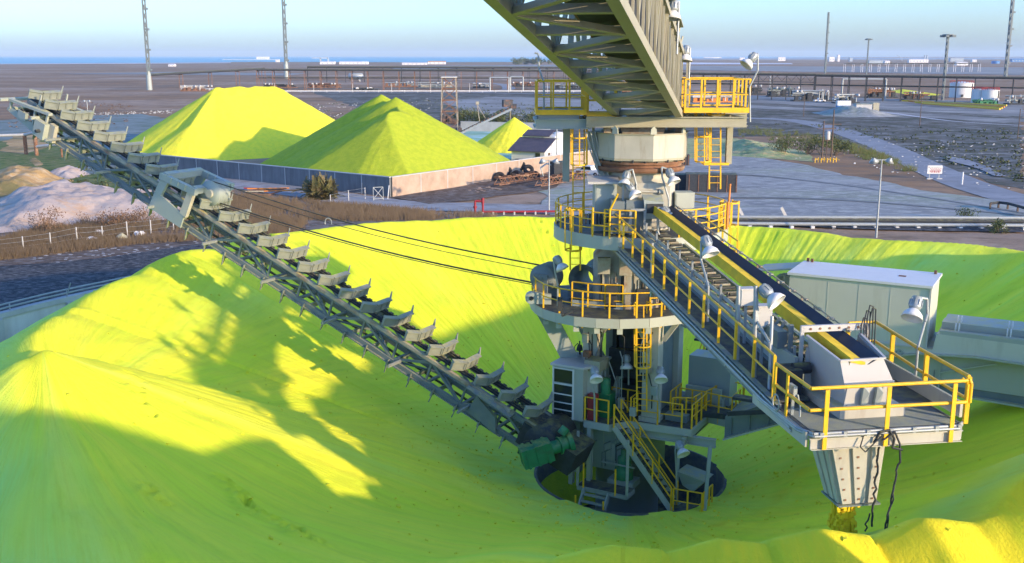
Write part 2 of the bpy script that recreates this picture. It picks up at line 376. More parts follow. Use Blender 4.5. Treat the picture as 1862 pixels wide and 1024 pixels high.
cover('tilled_ground', 'tilled', [(-80, 492), (100, 480), (230, 465), (330, 450), (480, 432), (480, 470), (250, 560), (-80, 620)])
cover('grey_fines', 'grey_fines', [(-40, 222), (120, 212), (260, 208), (330, 225), (250, 300), (330, 330), (280, 345), (-40, 345)])
cover('moss_patch', 'moss', [(-40, 262), (60, 250), (150, 272), (160, 300), (90, 318), (-40, 330)])
cover('moss_patch', 'moss', [(60, 345), (140, 322), (230, 312), (290, 325), (270, 345), (120, 360)])
cover('ochre_patch', 'ochre', [(-40, 320), (60, 308), (110, 322), (60, 345), (-40, 362)])
cover('ochre_patch', 'ochre', [(20, 246), (70, 238), (92, 268), (40, 282), (0, 276)])
cover('pipeline_bed', 'tilled', [(1330, 398), (1600, 402), (1862, 406), (1862, 425), (1600, 420), (1340, 410)])
cover('puddle_bed', 'road', [(1720, 285), (1760, 292), (1800, 306), (1830, 322), (1810, 322), (1770, 306), (1725, 294)])

def mound(name, m, px, hgt, seed=0, res=44, kind='structure', rough=.35):
    """low spoil heap over a surveyed outline"""
    P = [G(x, y) for x, y in px]; c = sum(P, V((0, 0, 0))) / len(P)
    xs = [p.x for p in P]; ys = [p.y for p in P]; b = MB(); idx = {}
    def inside(x, y):
        dm = 1e9; ins = False
        for i in range(len(P)):
            a, q = P[i], P[(i + 1) % len(P)]
            if (a.y > y) != (q.y > y) and x < (q.x - a.x) * (y - a.y) / (q.y - a.y) + a.x: ins = not ins
            e = q - a; t = max(0, min(1, ((x - a.x) * e.x + (y - a.y) * e.y) / max(1e-6, e.length_squared)))
            dm = min(dm, math.hypot(x - a.x - e.x * t, y - a.y - e.y * t))
        return dm if ins else -dm
    nx, ny = res * 2, res
    vs = []
    for j in range(ny + 1):
        for i in range(nx + 1):
            x = min(xs) - 2 + (max(xs) - min(xs) + 4) * i / nx; y = min(ys) - 2 + (max(ys) - min(ys) + 4) * j / ny
            d = inside(x, y); wd = (max(ys) - min(ys)) * .22
            t = max(0, min(1, d / wd)); t = t * t * (3 - 2 * t)
            z = hgt * t * (1 + .5 * vn(x * .08, y * .08, seed) + rough * vn(x * .35, y * .35, seed) + rough * .5 * vn(x, y, seed)) if d > 0 else -.15
            vs.append((x, y, z))
    fs = [(j * (nx + 1) + i, j * (nx + 1) + i + 1, (j + 1) * (nx + 1) + i + 1, (j + 1) * (nx + 1) + i) for j in range(ny) for i in range(nx)]
    fs = [f for f in fs if max(vs[k][2] for k in f) > -.1]
    b.add(vs, fs, True); o = b.build(name, m); o['kind'] = kind; return o
mound('spoil_mound', 'pale_spoil', [(-60, 372), (60, 352), (180, 345), (330, 350), (370, 372), (360, 404), (180, 408), (60, 424), (-60, 436)], 2.3, 2)
mound('spoil_mound', 'ochre', [(-60, 330), (30, 322), (110, 318), (150, 330), (100, 352), (-60, 362)], 2.0, 5)
mound('spoil_mound', 'pale_spoil', [(60, 322), (150, 304), (176, 318), (120, 334)], 1.6, 8)
mound('spoil_mound', 'ochre', [(40, 292), (70, 280), (92, 300), (60, 312)], 1.8, 9, res=24)
mound('spoil_mound', 'green_spill', [(1300, 262), (1360, 256), (1430, 268), (1472, 288), (1380, 288), (1300, 282)], 1.7, 12)
mound('spoil_mound', 'desert', [(1330, 136), (1380, 131), (1440, 133), (1440, 138), (1340, 140)], 9, 14, res=16)
mound('spoil_mound', 'yard', [(1470, 205), (1540, 199), (1650, 212), (1600, 214), (1500, 212)], 2.2, 15, res=20)

# ------------------------------------------------------------ the round sulphur heap
def sulphur_mat(name, base=(.94, .92, .05), dark=(.78, .91, .04), teal=(.50, .82, .18), polar=True):
    m = bpy.data.materials.new(name); m.use_nodes = True; n, l = m.node_tree.nodes, m.node_tree.links
    b = n['Principled BSDF']; b.inputs['Roughness'].default_value = .9; b.inputs['Specular IOR Level'].default_value = .15
    tc = n.new('ShaderNodeTexCoord')
    if polar:
        at = n.new('ShaderNodeAttribute'); at.attribute_name = 'flow'; src = at.outputs['Vector']
    else: src = tc.outputs['Object']
    def noise(s, det, vec, rough=.6):
        t = n.new('ShaderNodeTexNoise'); t.inputs['Scale'].default_value = s; t.inputs['Detail'].default_value = det; t.inputs['Roughness'].default_value = rough; l.new(vec, t.inputs['Vector']); return t.outputs[0]
    def ramp(x, a, c, lo=0, hi=1):
        r = n.new('ShaderNodeMapRange'); r.inputs[1].default_value = a; r.inputs[2].default_value = c; r.inputs[3].default_value = lo; r.inputs[4].default_value = hi; l.new(x, r.inputs[0]); return r.outputs[0]
    def mix(f, a, c):
        x = n.new('ShaderNodeMix'); x.data_type = 'RGBA'; l.new(f, x.inputs[0])
        (l.new(a, x.inputs[6]) if not isinstance(a, tuple) else setattr(x.inputs[6], 'default_value', (*a, 1))); x.inputs[7].default_value = (*c, 1); return x.outputs[2]
    c = mix(ramp(noise(1.0, 5, src), .44, .60, 0, .8), base, dark)
    c = mix(ramp(noise(.55, 4, src), .56, .70, 0, .30), c, teal)
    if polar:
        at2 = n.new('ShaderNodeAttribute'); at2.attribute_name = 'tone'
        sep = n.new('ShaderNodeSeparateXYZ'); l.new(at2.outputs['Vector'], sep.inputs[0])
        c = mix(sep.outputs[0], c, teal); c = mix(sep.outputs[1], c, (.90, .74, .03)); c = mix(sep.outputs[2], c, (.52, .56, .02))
    c = mix(ramp(noise(4.5, 6, src, .7), .50, .66, 0, .45), c, tuple(.80 * v for v in dark)); c = mix(ramp(noise(2.6, 5, tc.outputs['Object'], .75), .60, .78, 0, .30), c, tuple(.85 * v for v in base))
    if polar:
        at3 = n.new('ShaderNodeAttribute'); at3.attribute_name = 'streak'; se = n.new('ShaderNodeSeparateXYZ'); l.new(at3.outputs['Vector'], se.inputs[0])
        cb = n.new('ShaderNodeCombineXYZ'); l.new(se.outputs[0], cb.inputs[0]); l.new(se.outputs[1], cb.inputs[1])
        sk = noise(1.6, 5, cb.outputs[0], .75); ml = n.new('ShaderNodeMath'); ml.operation = 'MULTIPLY'; l.new(ramp(sk, .47, .66, 0, .55), ml.inputs[0]); l.new(se.outputs[2], ml.inputs[1])
        c = mix(ml.outputs[0], c, (.66, .68, .04))
    fine = noise(14, 3, tc.outputs['Object']); c = mix(ramp(fine, .55, .8, 0, .22), c, (.78, .70, .06))
    l.new(c, b.inputs['Base Color'])
    bp = n.new('ShaderNodeBump'); bp.inputs['Strength'].default_value = .55; bp.inputs['Distance'].default_value = .05; l.new(noise(12, 6, tc.outputs['Object'], .7), bp.inputs['Height'])
    bp2 = n.new('ShaderNodeBump'); bp2.inputs['Strength'].default_value = .25; bp2.inputs['Distance'].default_value = .25; l.new(noise(2.2, 5, src), bp2.inputs['Height']); l.new(bp.outputs[0], bp2.inputs['Normal'])
    bp3 = n.new('ShaderNodeBump'); bp3.inputs['Strength'].default_value = .35; bp3.inputs['Distance'].default_value = .10; l.new(noise(9, 6, src, .7), bp3.inputs['Height']); l.new(bp2.outputs[0], bp3.inputs['Normal'])
    if polar:
        bp4 = n.new('ShaderNodeBump'); bp4.inputs['Strength'].default_value = .30; bp4.inputs['Distance'].default_value = .08; l.new(sk, bp4.inputs['Height']); l.new(bp3.outputs[0], bp4.inputs['Normal']); bp3 = bp4
    l.new(bp3.outputs[0], b.inputs['Normal']); MATS[name] = m; return m
sulphur_mat('sulphur'); sulphur_mat('sulphur_old', (.88, .80, .05), (.74, .74, .05), (.66, .74, .06), polar=False); sulphur_mat('sulphur_olive', (.44, .50, .03), (.34, .43, .025), (.38, .46, .03), polar=False); sulphur_mat('sulphur_gold', (.92, .66, .03), (.80, .55, .03), (.85, .66, .05), polar=False)

PIT_R = 4.4
def heap_profile(th):
    """crest radius and height round the compass (degrees, 0 = picture right, 90 = away)"""
    tab = [(-180, 25.8, 9.0), (-168, 25.7, 9.0), (-155, 25.2, 9.0), (-139, 25.9, 9.0), (-126, 28.4, 9.0), (-112, 27.5, 8.6), (-104, 25.0, 8.5), (-96, 23.7, 8.4), (-84, 23.4, 8.6), (-75, 23.7, 9.0), (-70, 23.7, 10.2), (-65, 24, 11.2), (-58, 24.5, 11.8), (-46, 25.5, 12.4), (-28, 27, 13.2), (-10, 27, 13.4), (8, 27, 12.8), (18, 27, 10.6), (28, 27.2, 9.1), (47, 24.2, 9.0), (67, 24.8, 9.0),
           (96, 26.8, 9.0), (113, 27.5, 9.0), (137, 28.4, 9.0), (149, 28.0, 9.0), (173, 25.9, 9.0), (180, 25.8, 9.0)]
    for (a, r0, z0), (c, r1, z1) in zip(tab[:-1], tab[1:]):
        if a <= th <= c:
            t = (th - a) / (c - a); t = t * t * (3 - 2 * t); return r0 + (r1 - r0) * t, z0 + (z1 - z0) * t
def n1(x, s=0): return vn(x, 11.3 + s, 5.7)
def heap():
    NT, NR = 1500, 230; vs = np.zeros((NT * NR, 3)); flow = np.zeros((NT * NR, 3), np.float32); tone = np.zeros((NT * NR, 3), np.float32); stre = np.zeros((NT * NR, 3), np.float32)
    RO = 41.5
    us = [i / (NR - 1) for i in range(NR)]; ap = G(78, 640, 10.0)      # top of the cone the stacker left on the near left
    for i in range(NT):
        th = -180 + 360 * i / NT; a = R(th); Rc, zc = heap_profile(th)
        left = max(0, min(1, (150 - abs(abs(th) - 170) * 4) / 60)) if abs(th) > 110 else 0
        back = max(0, min(1, (th - 30) / 15)) * max(0, min(1, (150 - th) / 12))
        front = max(0, min(1, (th + 108) / 14)) * max(0, min(1, (-30 - th) / 15))
        # scalloped crest: cones left by the stacker
        sc = abs(math.sin(R(th * 11 + 40 * n1(th * .05)))) ; lobes = (.16 * left + .05 + .02 * back) * (1 - sc) * -1.6
        if front > 0:
            k = (th + 200) / 6.2; fr = abs((k % 1) - .5) * 2; lobes += front * (-.75 * fr * (.5 + .5 * n1(math.floor(k) * 3.3)) + .35)
        gro = back * (.026 * n1(th * 1.3) + .026 * n1(th * 3.1, 2) + .016 * n1(th * 7, 4)) + left * .012 * n1(th * 2.2, 4)
        lob2 = left * (.22 * n1(th * .10, 7) + .05 * n1(th * .35, 9) + .03 * n1(th * 1.1, 2)) + front * .35 * n1(th * .35, 5)
        co_, si = math.cos(a), math.sin(a); zr = zc + lobes
        for j in range(NR):
            u = us[j]; r = PIT_R + (RO - PIT_R) * u; x = AX + r * co_; y = AY + r * si
            if r < Rc:
                t = (r - PIT_R) / (Rc - PIT_R); p = 1.06 + .35 * front
                h = .45 + (zc - .45) * t ** p + (lobes * max(0, (t - .55) / .45) ** 2)
                w = math.sin(math.pi * min(1, t)) ** .5 if 0 < t < 1 else 0
                h += (gro * min(1, t * 4) + lob2 * w * min(1, 2 * t)) * (1 if t < .97 else (1 - t) / .03)
            else:
                e = r - Rc; h = zr - .56 * e + lob2 * .5 * min(1, e / 3)
                h = max(h, .2 + .3 * vn(x * .2, y * .2))
            inL = th > 151 or th < -97
            ad = math.hypot(x - ap.x, y - ap.y); aa = math.degrees(math.atan2(y - ap.y, x - ap.x))
            if inL or ad < 14:
                hc = 10.15 - .485 * math.sqrt(ad * ad + .05) + (.13 * n1(aa * .09, 3) + .05 * n1(aa * .33, 5) + .02 * n1(aa * 1.1, 8)) * min(1, ad / 5)
                hc -= max(0, 9 - r) * .25; k_ = max(0, 1 - abs(hc - h) / .5); h = max(h, hc) + .06 * k_ * k_
            # rounded crest
            q = abs(r - Rc)
            if q < .5: h -= .10 * (1 - q / .5)
            h += .05 * vn(x * .9, y * .9, 1.5) + .018 * vn(x * 3.1, y * 3.1, 4)
            if r < 6.2: h += .16 * max(0, 1 - (r - PIT_R) / 1.8) * max(0, vn(x * .5, y * .5, 6) + .25 + .3 * vn(x * 2.2, y * 2.2, 9))
            # ring of spilt lumps right of the pit
            if -75 < th < -5: h += .14 * math.exp(-((r - 8.0) / .55) ** 2) * (.6 + .8 * abs(vn(x * 2, y * 2, 8))) * min(1, (th + 75) / 15, (-5 - th) / 15)
            k = i * NR + j; vs[k] = (x, y, h); stre[k] = (th * .9, r * .045, max(back, .35)) if not inL else (aa * .55 + 40, ad * .035, .6)
            flow[k] = (th * .10, r * .07, h * .05) if not inL else (aa * .10 + 40, ad * .05, h * .05)
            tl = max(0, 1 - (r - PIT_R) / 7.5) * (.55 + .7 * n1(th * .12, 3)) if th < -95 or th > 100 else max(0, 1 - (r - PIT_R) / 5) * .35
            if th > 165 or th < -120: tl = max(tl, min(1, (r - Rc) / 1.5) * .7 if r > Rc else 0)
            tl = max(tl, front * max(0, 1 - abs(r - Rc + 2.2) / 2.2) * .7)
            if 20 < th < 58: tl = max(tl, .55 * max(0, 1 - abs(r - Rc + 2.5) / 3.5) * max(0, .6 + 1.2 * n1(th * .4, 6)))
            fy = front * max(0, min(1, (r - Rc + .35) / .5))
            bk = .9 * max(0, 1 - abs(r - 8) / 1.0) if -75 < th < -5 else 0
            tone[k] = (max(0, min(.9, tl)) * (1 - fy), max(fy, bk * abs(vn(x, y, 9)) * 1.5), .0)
    # footprints across the near left slope
    def trail(p0, p1, n, sd):
        rnd = random.Random(sd)
        for i in range(n):
            t = i / (n - 1); g = G(p0[0] + (p1[0] - p0[0]) * t + 10 * math.sin(t * 7), p0[1] + (p1[1] - p0[1]) * t, 6.6)
            cx, cy = g.x + rnd.uniform(-.05, .05), g.y + rnd.uniform(-.12, .12)
            d2 = (vs[:, 0] - cx) ** 2 + (vs[:, 1] - cy) ** 2; sel = d2 < .25
            vs[sel, 2] -= .34 * np.exp(-d2[sel] / .02) - .16 * np.exp(-d2[sel] / .08)
    trail((400, 885), (500, 955), 22, 1); trail((515, 968), (580, 1012), 12, 2); trail((270, 955), (300, 985), 7, 3); trail((245, 785), (275, 830), 6, 4); trail((925, 395), (985, 460), 12, 5)
    # loose lumps lying on the slopes
    rl = random.Random(31); lb = MB()
    for _ in range(1100):
        i = rl.randrange(NT); j = min(NR - 2, int(abs(rl.gauss(0, .38)) * 110) + 3) if rl.random() < .7 else rl.randrange(3, 140)
        x, y, z = vs[i * NR + j]; s = rl.uniform(.012, .05) * (1.6 if rl.random() < .08 else 1)
        lb.obox((x, y, z + s * .5), V((s, rl.uniform(-.4, .4) * s, rl.uniform(-.3, .3) * s)), V((rl.uniform(-.4, .4) * s, s * .8, rl.uniform(-.3, .3) * s)), V((.2 * s, -.1 * s, s * .7)))
    stuff(lb.build('sulphur_lumps', 'sulphur_old'))
    ii = np.arange(NT)[:, None]; jj = np.arange(NR - 1)[None, :]; i2 = (ii + 1) % NT
    f = np.stack([ii * NR + jj, ii * NR + jj + 1, i2 * NR + jj + 1, i2 * NR + jj], -1).reshape(-1, 4)
    me = bpy.data.meshes.new('sulphur_heap'); me.vertices.add(len(vs)); me.vertices.foreach_set('co', (vs - np.array([AX, AY, 0])).ravel().astype(np.float32))
    me.loops.add(f.size); me.loops.foreach_set('vertex_index', f.ravel().astype(np.int32)); me.polygons.add(len(f))
    me.polygons.foreach_set('loop_start', np.arange(0, f.size, 4, dtype=np.int32)); me.polygons.foreach_set('use_smooth', np.ones(len(f), bool))
    me.update(calc_edges=True)
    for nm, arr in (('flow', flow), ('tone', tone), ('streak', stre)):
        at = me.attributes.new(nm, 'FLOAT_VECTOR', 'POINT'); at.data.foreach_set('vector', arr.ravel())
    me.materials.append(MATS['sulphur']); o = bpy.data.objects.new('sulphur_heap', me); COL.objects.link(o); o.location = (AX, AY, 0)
    tag(o, 'huge ring shaped heap of yellow sulphur surrounding the stacking machine', 'sulphur heap')
heap()
# pit at the foot of the machine
pt = thing('reclaim_pit', (AX, AY, 0), 'round dark steel rimmed pit in the middle of the ring shaped sulphur heap', 'pit')
MB().lathe([(4.55, .30), (4.55, .52), (4.40, .52), (4.40, -2.6)], (AX, AY, 0), 72).build('pit_rim', 'grate', pt)
MB().lathe([(4.38, -1.4), (3.6, -2.3), (0.2, -2.4)], (AX, AY, 0), 48).build('pit_floor', 'dark', pt)
MB().lathe([(4.37, -.5), (3.9, -1.2), (3.1, -2.2)], (AX, AY, 0), 30, 100, 215).build('sulphur_spill', 'sulphur_olive', pt)
# wall round the heap
def tank_wall():
    t = thing('ring_wall', (AX + 1, AY + 2, 0), 'low pale concrete ring wall with grey pipe rail round the big sulphur heap', 'wall')
    c = (AX + 1.0, AY + 2, 0); RW = 43
    MB().lathe([(RW, -.2), (RW, 3.4), (RW + .3, 3.4), (RW + .3, -.2)], c, 96, smooth=False).build('wall_panel', 'concrete_pale', t)
    MB().lathe([(RW - .1, 3.4), (RW - .1, 3.75), (RW + .4, 3.75), (RW + .4, 3.4)], c, 96, smooth=False).build('coping', 'concrete', t)
    b = MB()
    for k in range(48):
        a = R(k * 7.5); p = V((c[0] + (RW - .12) * math.cos(a), c[1] + (RW - .12) * math.sin(a), 0)); b.box(p + V((0, 0, 1.7)), (.3, .5, 3.4), a)
    b.build('buttress', 'concrete', t)
    b = MB()
    for zz, rr in ((4.0, RW + .1), (4.18, RW + .35)):
        b.poly([V((c[0] + rr * math.cos(R(a)), c[1] + rr * math.sin(R(a)), zz)) for a in range(0, 361, 4)], .06, 6)
    for k in range(0, 60):
        a = R(k * 6); d = V((math.cos(a), math.sin(a), 0)); p = V((c[0], c[1], 0)) + d * (RW + .1)
        b.beam(p + V((0, 0, 3.7)), p + V((0, 0, 4.3)), .07); 
        if k % 2: b.beam(p + V((0, 0, 3.8)), p + d * -.5 + V((0, 0, 4.75)), .06)
    b.build('pipe_rail', 'galv', t)
tank_wall()

# unseen shed added right of view, roof line shaped to shade the near slopes
def shade_shed():
    x0, x1 = 12.5, 14.4; rf = [(-24, 18.8), (5, 18.5), (10.6, 15.9), (14, 13.3), (18.0, 12.5)]
    def top(y):
        for (a, z0), (c, z1) in zip(rf[:-1], rf[1:]):
            if a <= y <= c: return z0 + (z1 - z0) * (y - a) / (c - a)
    t = thing('added_shade_shed', ((x0 + x1) / 2, -2, 0), 'unseen grey shed added right of the camera to shade the near heap slopes', 'shed')
    MB().prism([(x0, -24, 0), (x0, 18.0, 0)] + [(x0, y, z) for y, z in reversed(rf)], (x1 - x0, 0, 0)).build('wall', 'panel', t)
    MB().prism([(x0 - .15, y, z + .02) for y, z in rf] + [(x0 - .15, y, z + .2) for y, z in reversed(rf)], (x1 - x0 + .3, 0, 0)).build('roof', 'galv', t)
    b = MB()
    for k in range(122): y = -23.8 + k * .34; b.box((x0 - .03, y, (top(y) - .2) / 2), (.06, .08, top(y) - .2))
    b.build('cladding_rib', 'girder', t)
shade_shed()

# ------------------------------------------------------------ heaps in the far yard
def field_heap(name, label, peaks, zbase, slope, ext, res, m='sulphur_old', cliff=None, sd=0, sharp=0):
    x0, x1, y0, y1 = ext; nx, ny = res; vs = []
    for j in range(ny + 1):
        for i in range(nx + 1):
            x = x0 + (x1 - x0) * i / nx; y = y0 + (y1 - y0) * j / ny; h = -1
            for (ax, ay, az, bx, by, bz) in peaks:
                e = V((bx - ax, by - ay, 0)); t = max(0, min(1, ((x - ax) * e.x + (y - ay) * e.y) / max(1e-6, e.length_squared)))
                px_, py_ = ax + e.x * t, ay + e.y * t; dd = math.hypot(x - px_, y - py_); an = math.atan2(y - py_, x - px_)
                rill = (.06 * n1(an * 7, sd) + .06 * n1(an * 19, sd + 3) + .04 * n1(an * 40, sd + 5)) * min(1, dd / 5)
                h = max(h, az + (bz - az) * t - slope * math.sqrt(dd * dd + sharp) + rill)
            h += .10 * vn(x * .5, y * .5, sd) + .05 * vn(x * 1.5, y * 1.5, sd)
            if cliff: h = cliff(x, y, h)
            vs.append((x, y, max(h, -.3)))
    fs = [(j * (nx + 1) + i, j * (nx + 1) + i + 1, (j + 1) * (nx + 1) + i + 1, (j + 1) * (nx + 1) + i) for j in range(ny) for i in range(nx)]
    fs = [f for f in fs if max(vs[k][2] for k in f) > -.25]
    b = MB(); b.add(vs, fs, True); return tag(b.build(name, m), label, 'sulphur heap', 'sulphur heaps inside the brick walled yard')
def P_at(px, py, dist): return C0 + ray(px, py) * (dist / ray(px, py).y)
pA, pB = P_at(392, 160, 226), P_at(500, 156, 236)
def cliffA(x, y, h):
    # the right end has been dug away to a ragged face
    e = (pB - pA).normalized(); s = (x - pB.x) * e.x + (y - pB.y) * e.y; t = -(x - pB.x) * e.y + (y - pB.y) * e.x
    lim = -3.0 + 1.1 * vn(y * .22, 4.2) + .7 * vn(y * .8, 9.1)
    if t > -3: 
        k = s - lim - (0 if t > 2 else (2 - t) * 2.4)
        if k > 0: h -= min(h - .4 if h > .4 else 0, k * (1.3 + .9 * abs(vn(x * .5, y * .9, 2))))
    if h > pA.z - 1.3: h += .35 * vn(x * .4, y * .4, 6) 
    return h
field_heap('sulphur_heap', 'tall flat topped yellow sulphur heap with a ragged dug right end', [(pA.x, pA.y, pA.z, pB.x, pB.y, pB.z), (pA.x, pA.y, pA.z, *P_at(348, 226, 211))], 0, .60, (pA.x - 30, pB.x + 30, pA.y - 26, pB.y + 26), (230, 170), cliff=cliffA, sd=3)
wl0, wl1, wl2 = G(190, 300), G(710, 358), G(1085, 300)
def behind(x, y):
    def sd_(a, c): e = (c - a).normalized(); return -(x - a.x) * e.y + (y - a.y) * e.x
    return min(sd_(wl0, wl1), sd_(wl1, wl2))
def cliffB(x, y, h):
    d = behind(x, y) - .35
    return min(h, 2.3 + .62 * d) if d > 0 else -1
q1, q2, q3 = P_at(729, 192, 172), P_at(719, 176, 184), P_at(693, 171, 198)
field_heap('sulphur_heap', 'olive yellow sulphur heap with three small peaks behind the brick wall corner', [(*q1, *q1), (*q2, *q2), (*q3, *q3), (q1.x, q1.y, q1.z - 1.3, q2.x, q2.y, q2.z - 1.3), (q2.x, q2.y, q2.z - 1.0, q3.x, q3.y, q3.z - 1.2)], 0, .56, (q1.x - 36, q1.x + 32, q1.y - 26, q3.y + 28), (260, 240), m='sulphur_olive', cliff=cliffB, sd=11)
q4 = P_at(935, 213, 228)
field_heap('sulphur_heap', 'small pointed yellow sulphur heap beside the dark roofed house', [(*q4, *q4)], 0, .66, (q4.x - 13, q4.x + 13, q4.y - 13, q4.y + 13), (120, 120), sd=17)
cover('teal_fines', 'teal_fines', [(830, 238), (930, 232), (985, 255), (960, 300), (880, 280)])
# ============================================================ the stacking and reclaiming machine
A0 = V((AX, AY, 0)); ea = V((.876, -.482, 0)); ew = V((.482, .876, 0)); UP = V((0, 0, 1))
def M(s, t, z): return A0 + ea * s + ew * t + UP * z          # reclaimer frame: s along the counterweight arm, t away from it
eb = V((.155, -.988, 0)); ev = V((.988, .155, 0))
def B(u, v, z): return A0 + eb * u + ev * v + UP * z          # stacker boom frame
def O(x, y, z=0): return A0 + V((x, y, z))
def OV(x, y, vv):                                             # pixel on a plane lengthwise of the stacker boom
    r = ray(x, y); t = (vv - (C0 - A0).dot(ev)) / r.dot(ev); return C0 + r * t

tw = thing('machine_tower', (AX, AY, 0), 'tall grey steel machine tower rising from the pit, with yellow railed decks', 'machine tower')
# --- underframe in the pit
MB().lathe([(1.5, -2.3), (1.5, 1.2), (1.75, 1.25), (1.75, 3.3), (1.5, 3.35), (1.5, 3.55)], M(-.2, .2, 0), 32).build('column', 'girder', tw)
b = MB(); b.obox(M(-.6, -1.2, 2.35), ea * 1.25, ew * .55, UP * 1.05); b.obox(M(-1.9, -1.2, 2.3), ea * .25, ew * .9, UP * 1.3)
b.obox(M(.9, -1.3, 2.7), ea * .18, ew * .5, UP * .7); b.build('drive_housing', 'girder', tw)
b = MB(); b.lathe([(.42, 0), (.42, .5), (.30, .55), (.30, 1.0), (.16, 1.05), (.16, 1.35), (0, 1.35)], M(.62, -2.2, 1.25), 18); b.build('slew_motor', 'green_paint', tw)
b = MB(); b.obox(M(.62, -2.2, 1.1), ea * .62, ew * .45, UP * .14); b.lathe([(.5, 0), (.5, .16), (0, .16)], M(.62, -2.2, .8), 20); b.build('motor_seat', 'galv', tw)
for s_ in (-1.75, -.85):
    MB().ibeam(M(s_, -2.75, .7), M(s_, -2.75, 3.85), .20, .24, .03, ew).build('hanger', 'panel', tw)
# green chain drive on the boom side
b = MB(); g0, g1, g2 = D(950, 832, 45.2), D(1000, 816, 45.4), D(1036, 804, 45.8); dg = (g1 - g0).normalized()
side = dg.cross(UP).normalized(); upg = side.cross(dg)
b.obox((g0 + g1) / 2, dg * .68, side * .42, upg * .42)
for k in (-.45, 0, .45): b.obox((g0 + g1) / 2 + dg * k, dg * .05, side * .45, upg * .45)
b.tube(g1, g1.lerp(g2, .45), .30, 18); b.tube(g1.lerp(g2, .42), g1.lerp(g2, .5), .40, 18); b.tube(g1.lerp(g2, .5), g2, .36, 20); b.tube(g2 - dg * .1, g2 + dg * .12, .46, 20)
b.tube(g1.lerp(g2, .55) + UP * .5, g1.lerp(g2, .8) + UP * .72, .2, 12)
b.build('chain_drive_motor', 'green_paint', tw)
# entry platform and steps in the pit
b = MB(); b.obox(M(.1, -3.05, 1.0), ea * 1.18, ew * .42, UP * .05); b.build('pit_platform', 'grate', tw)
b = MB()
for t_ in (-3.48, -2.62): b.beam(M(-1.1, t_, .92), M(1.3, t_, .92), .08, .2)
for s_ in (-1.1, 1.3): b.beam(M(s_, -3.48, .92), M(s_, -2.62, .92), .08, .2); b.beam(M(s_, -3.48, 1), M(s_, -3.48, 3.6), .12)
b.beam(M(-.3, -2.62, 2.0), M(1.3, -2.62, 2.0), .06); b.build('pit_platform_frame', 'galv', tw)
b = MB()
for s_ in (-.75, .45): b.beam(M(s_, -3.5, .95), M(s_ - .1, -4.35, -.55), .08, .22)
for k in range(5): b.obox(M(-.15 - .02 * k, -3.6 - .17 * k, .72 - .27 * k), ea * .58, ew * .11, UP * .02)
b.build('pit_steps', 'girder', tw)
for s_, t_, z_ in ((-.8, -3.5, 1.0), (.75, -3.5, 1.0), (-.85, -4.2, -.3), (.5, -4.2, -.3)): MB().beam(M(s_, t_, z_ - .1), M(s_, t_, z_ + 1.15), .075).build('railing_post', 'yellow', tw)
# --- operating deck at 3.9 m
ZD = 3.9
dk = [(-1.1, -2.85), (.15, -2.85), (.7, -1.95), (3.55, -1.7), (3.55, .45), (4.8, .2), (4.7, 2.5), (3.2, 3.3), (-2.6, 3.3), (-2.6, -.7), (-1.1, -.7)]
MB().prism([M(s, t, ZD - .06) for s, t in dk], (0, 0, .06)).build('operating_deck', 'grate', tw)
b = MB()
for (s0, t0), (s1, t1) in zip(dk, dk[1:] + dk[:1]): b.beam(M(s0, t0, ZD - .15), M(s1, t1, ZD - .15), .09, .32)
b.ibeam(M(.7, -1.75, ZD - .52), M(4.6, -1.45, ZD - .52), .24, .38); b.ibeam(M(-2.6, 2.2, ZD - .5), M(4.6, 2.2, ZD - .5), .24, .34)
for s_ in (-1.2, 1.2, 3.3): b.ibeam(M(s_, -2, ZD - .5), M(s_, 3, ZD - .5), .2, .3)
b.build('deck_frame', 'panel', tw)
railing([M(-1.1, -2.8, ZD), M(.05, -2.8, ZD)], tw, sp=.6)
railing([M(.9, -1.9, ZD), M(2.6, -1.75, ZD), M(3.1, -1.72, ZD)], tw, sp=1.1)
railing([M(.75, -1.9, ZD), M(.75, -.9, ZD), M(-.6, -.9, ZD)], tw, sp=.9)
railing([M(3.52, -1.6, ZD), M(3.52, .4, ZD), M(4.75, .25, ZD)], tw, sp=.7)
railing([M(4.72, .3, ZD), M(4.65, 2.4, ZD)], tw, sp=.8)
railing([M(2.2, .5, ZD), M(3.4, .5, ZD), M(3.6, 1.6, ZD), M(2.4, 1.9, ZD)], tw, sp=.6)
railing([M(2.0, -.2, ZD), M(2.0, 1.2, ZD)], tw, sp=.6)
railing([M(2.9, 2.6, ZD), M(4.6, 2.5, ZD)], tw, sp=.8)
railing([M(2.4, -1.0, ZD), M(3.2, -.6, ZD), M(3.3, .3, ZD)], tw, sp=.6)
MB().prism([M(2.4, -.1, ZD + .02), M(4.5, .3, ZD + .02), M(4.4, 1.0, ZD + .02), M(2.3, .9, ZD + .02)], (0, 0, .25)).build('raised_step', 'grate', tw)
# rear stair seen between the legs
b = MB()
for k in range(9): b.obox(M(2.3 + .05 * k, 3.6 + .1 * k, ZD + .15 + .26 * k), ea * .45, ew * .12, UP * .02)
for s_ in (1.85, 2.8): b.beam(M(s_, 3.5, ZD), M(s_ + .4, 4.5, ZD + 2.4), .05, .2)
b.build('rear_stair', 'dark', tw)
MB().obox(M(2.7, 5.0, ZD + 2.4), ea * 1.2, ew * .7, UP * .05).build('rear_landing', 'grate', tw)
railing([M(1.8, 3.5, ZD + .1), M(2.2, 4.5, ZD + 2.4)], tw, sp=.8); railing([M(2.8, 3.5, ZD + .1), M(3.2, 4.5, ZD + 2.4)], tw, sp=.8)
railing([M(3.3, 5.6, ZD + 2.4), M(1.6, 5.6, ZD + 2.4)], tw, sp=.9, m='dark')
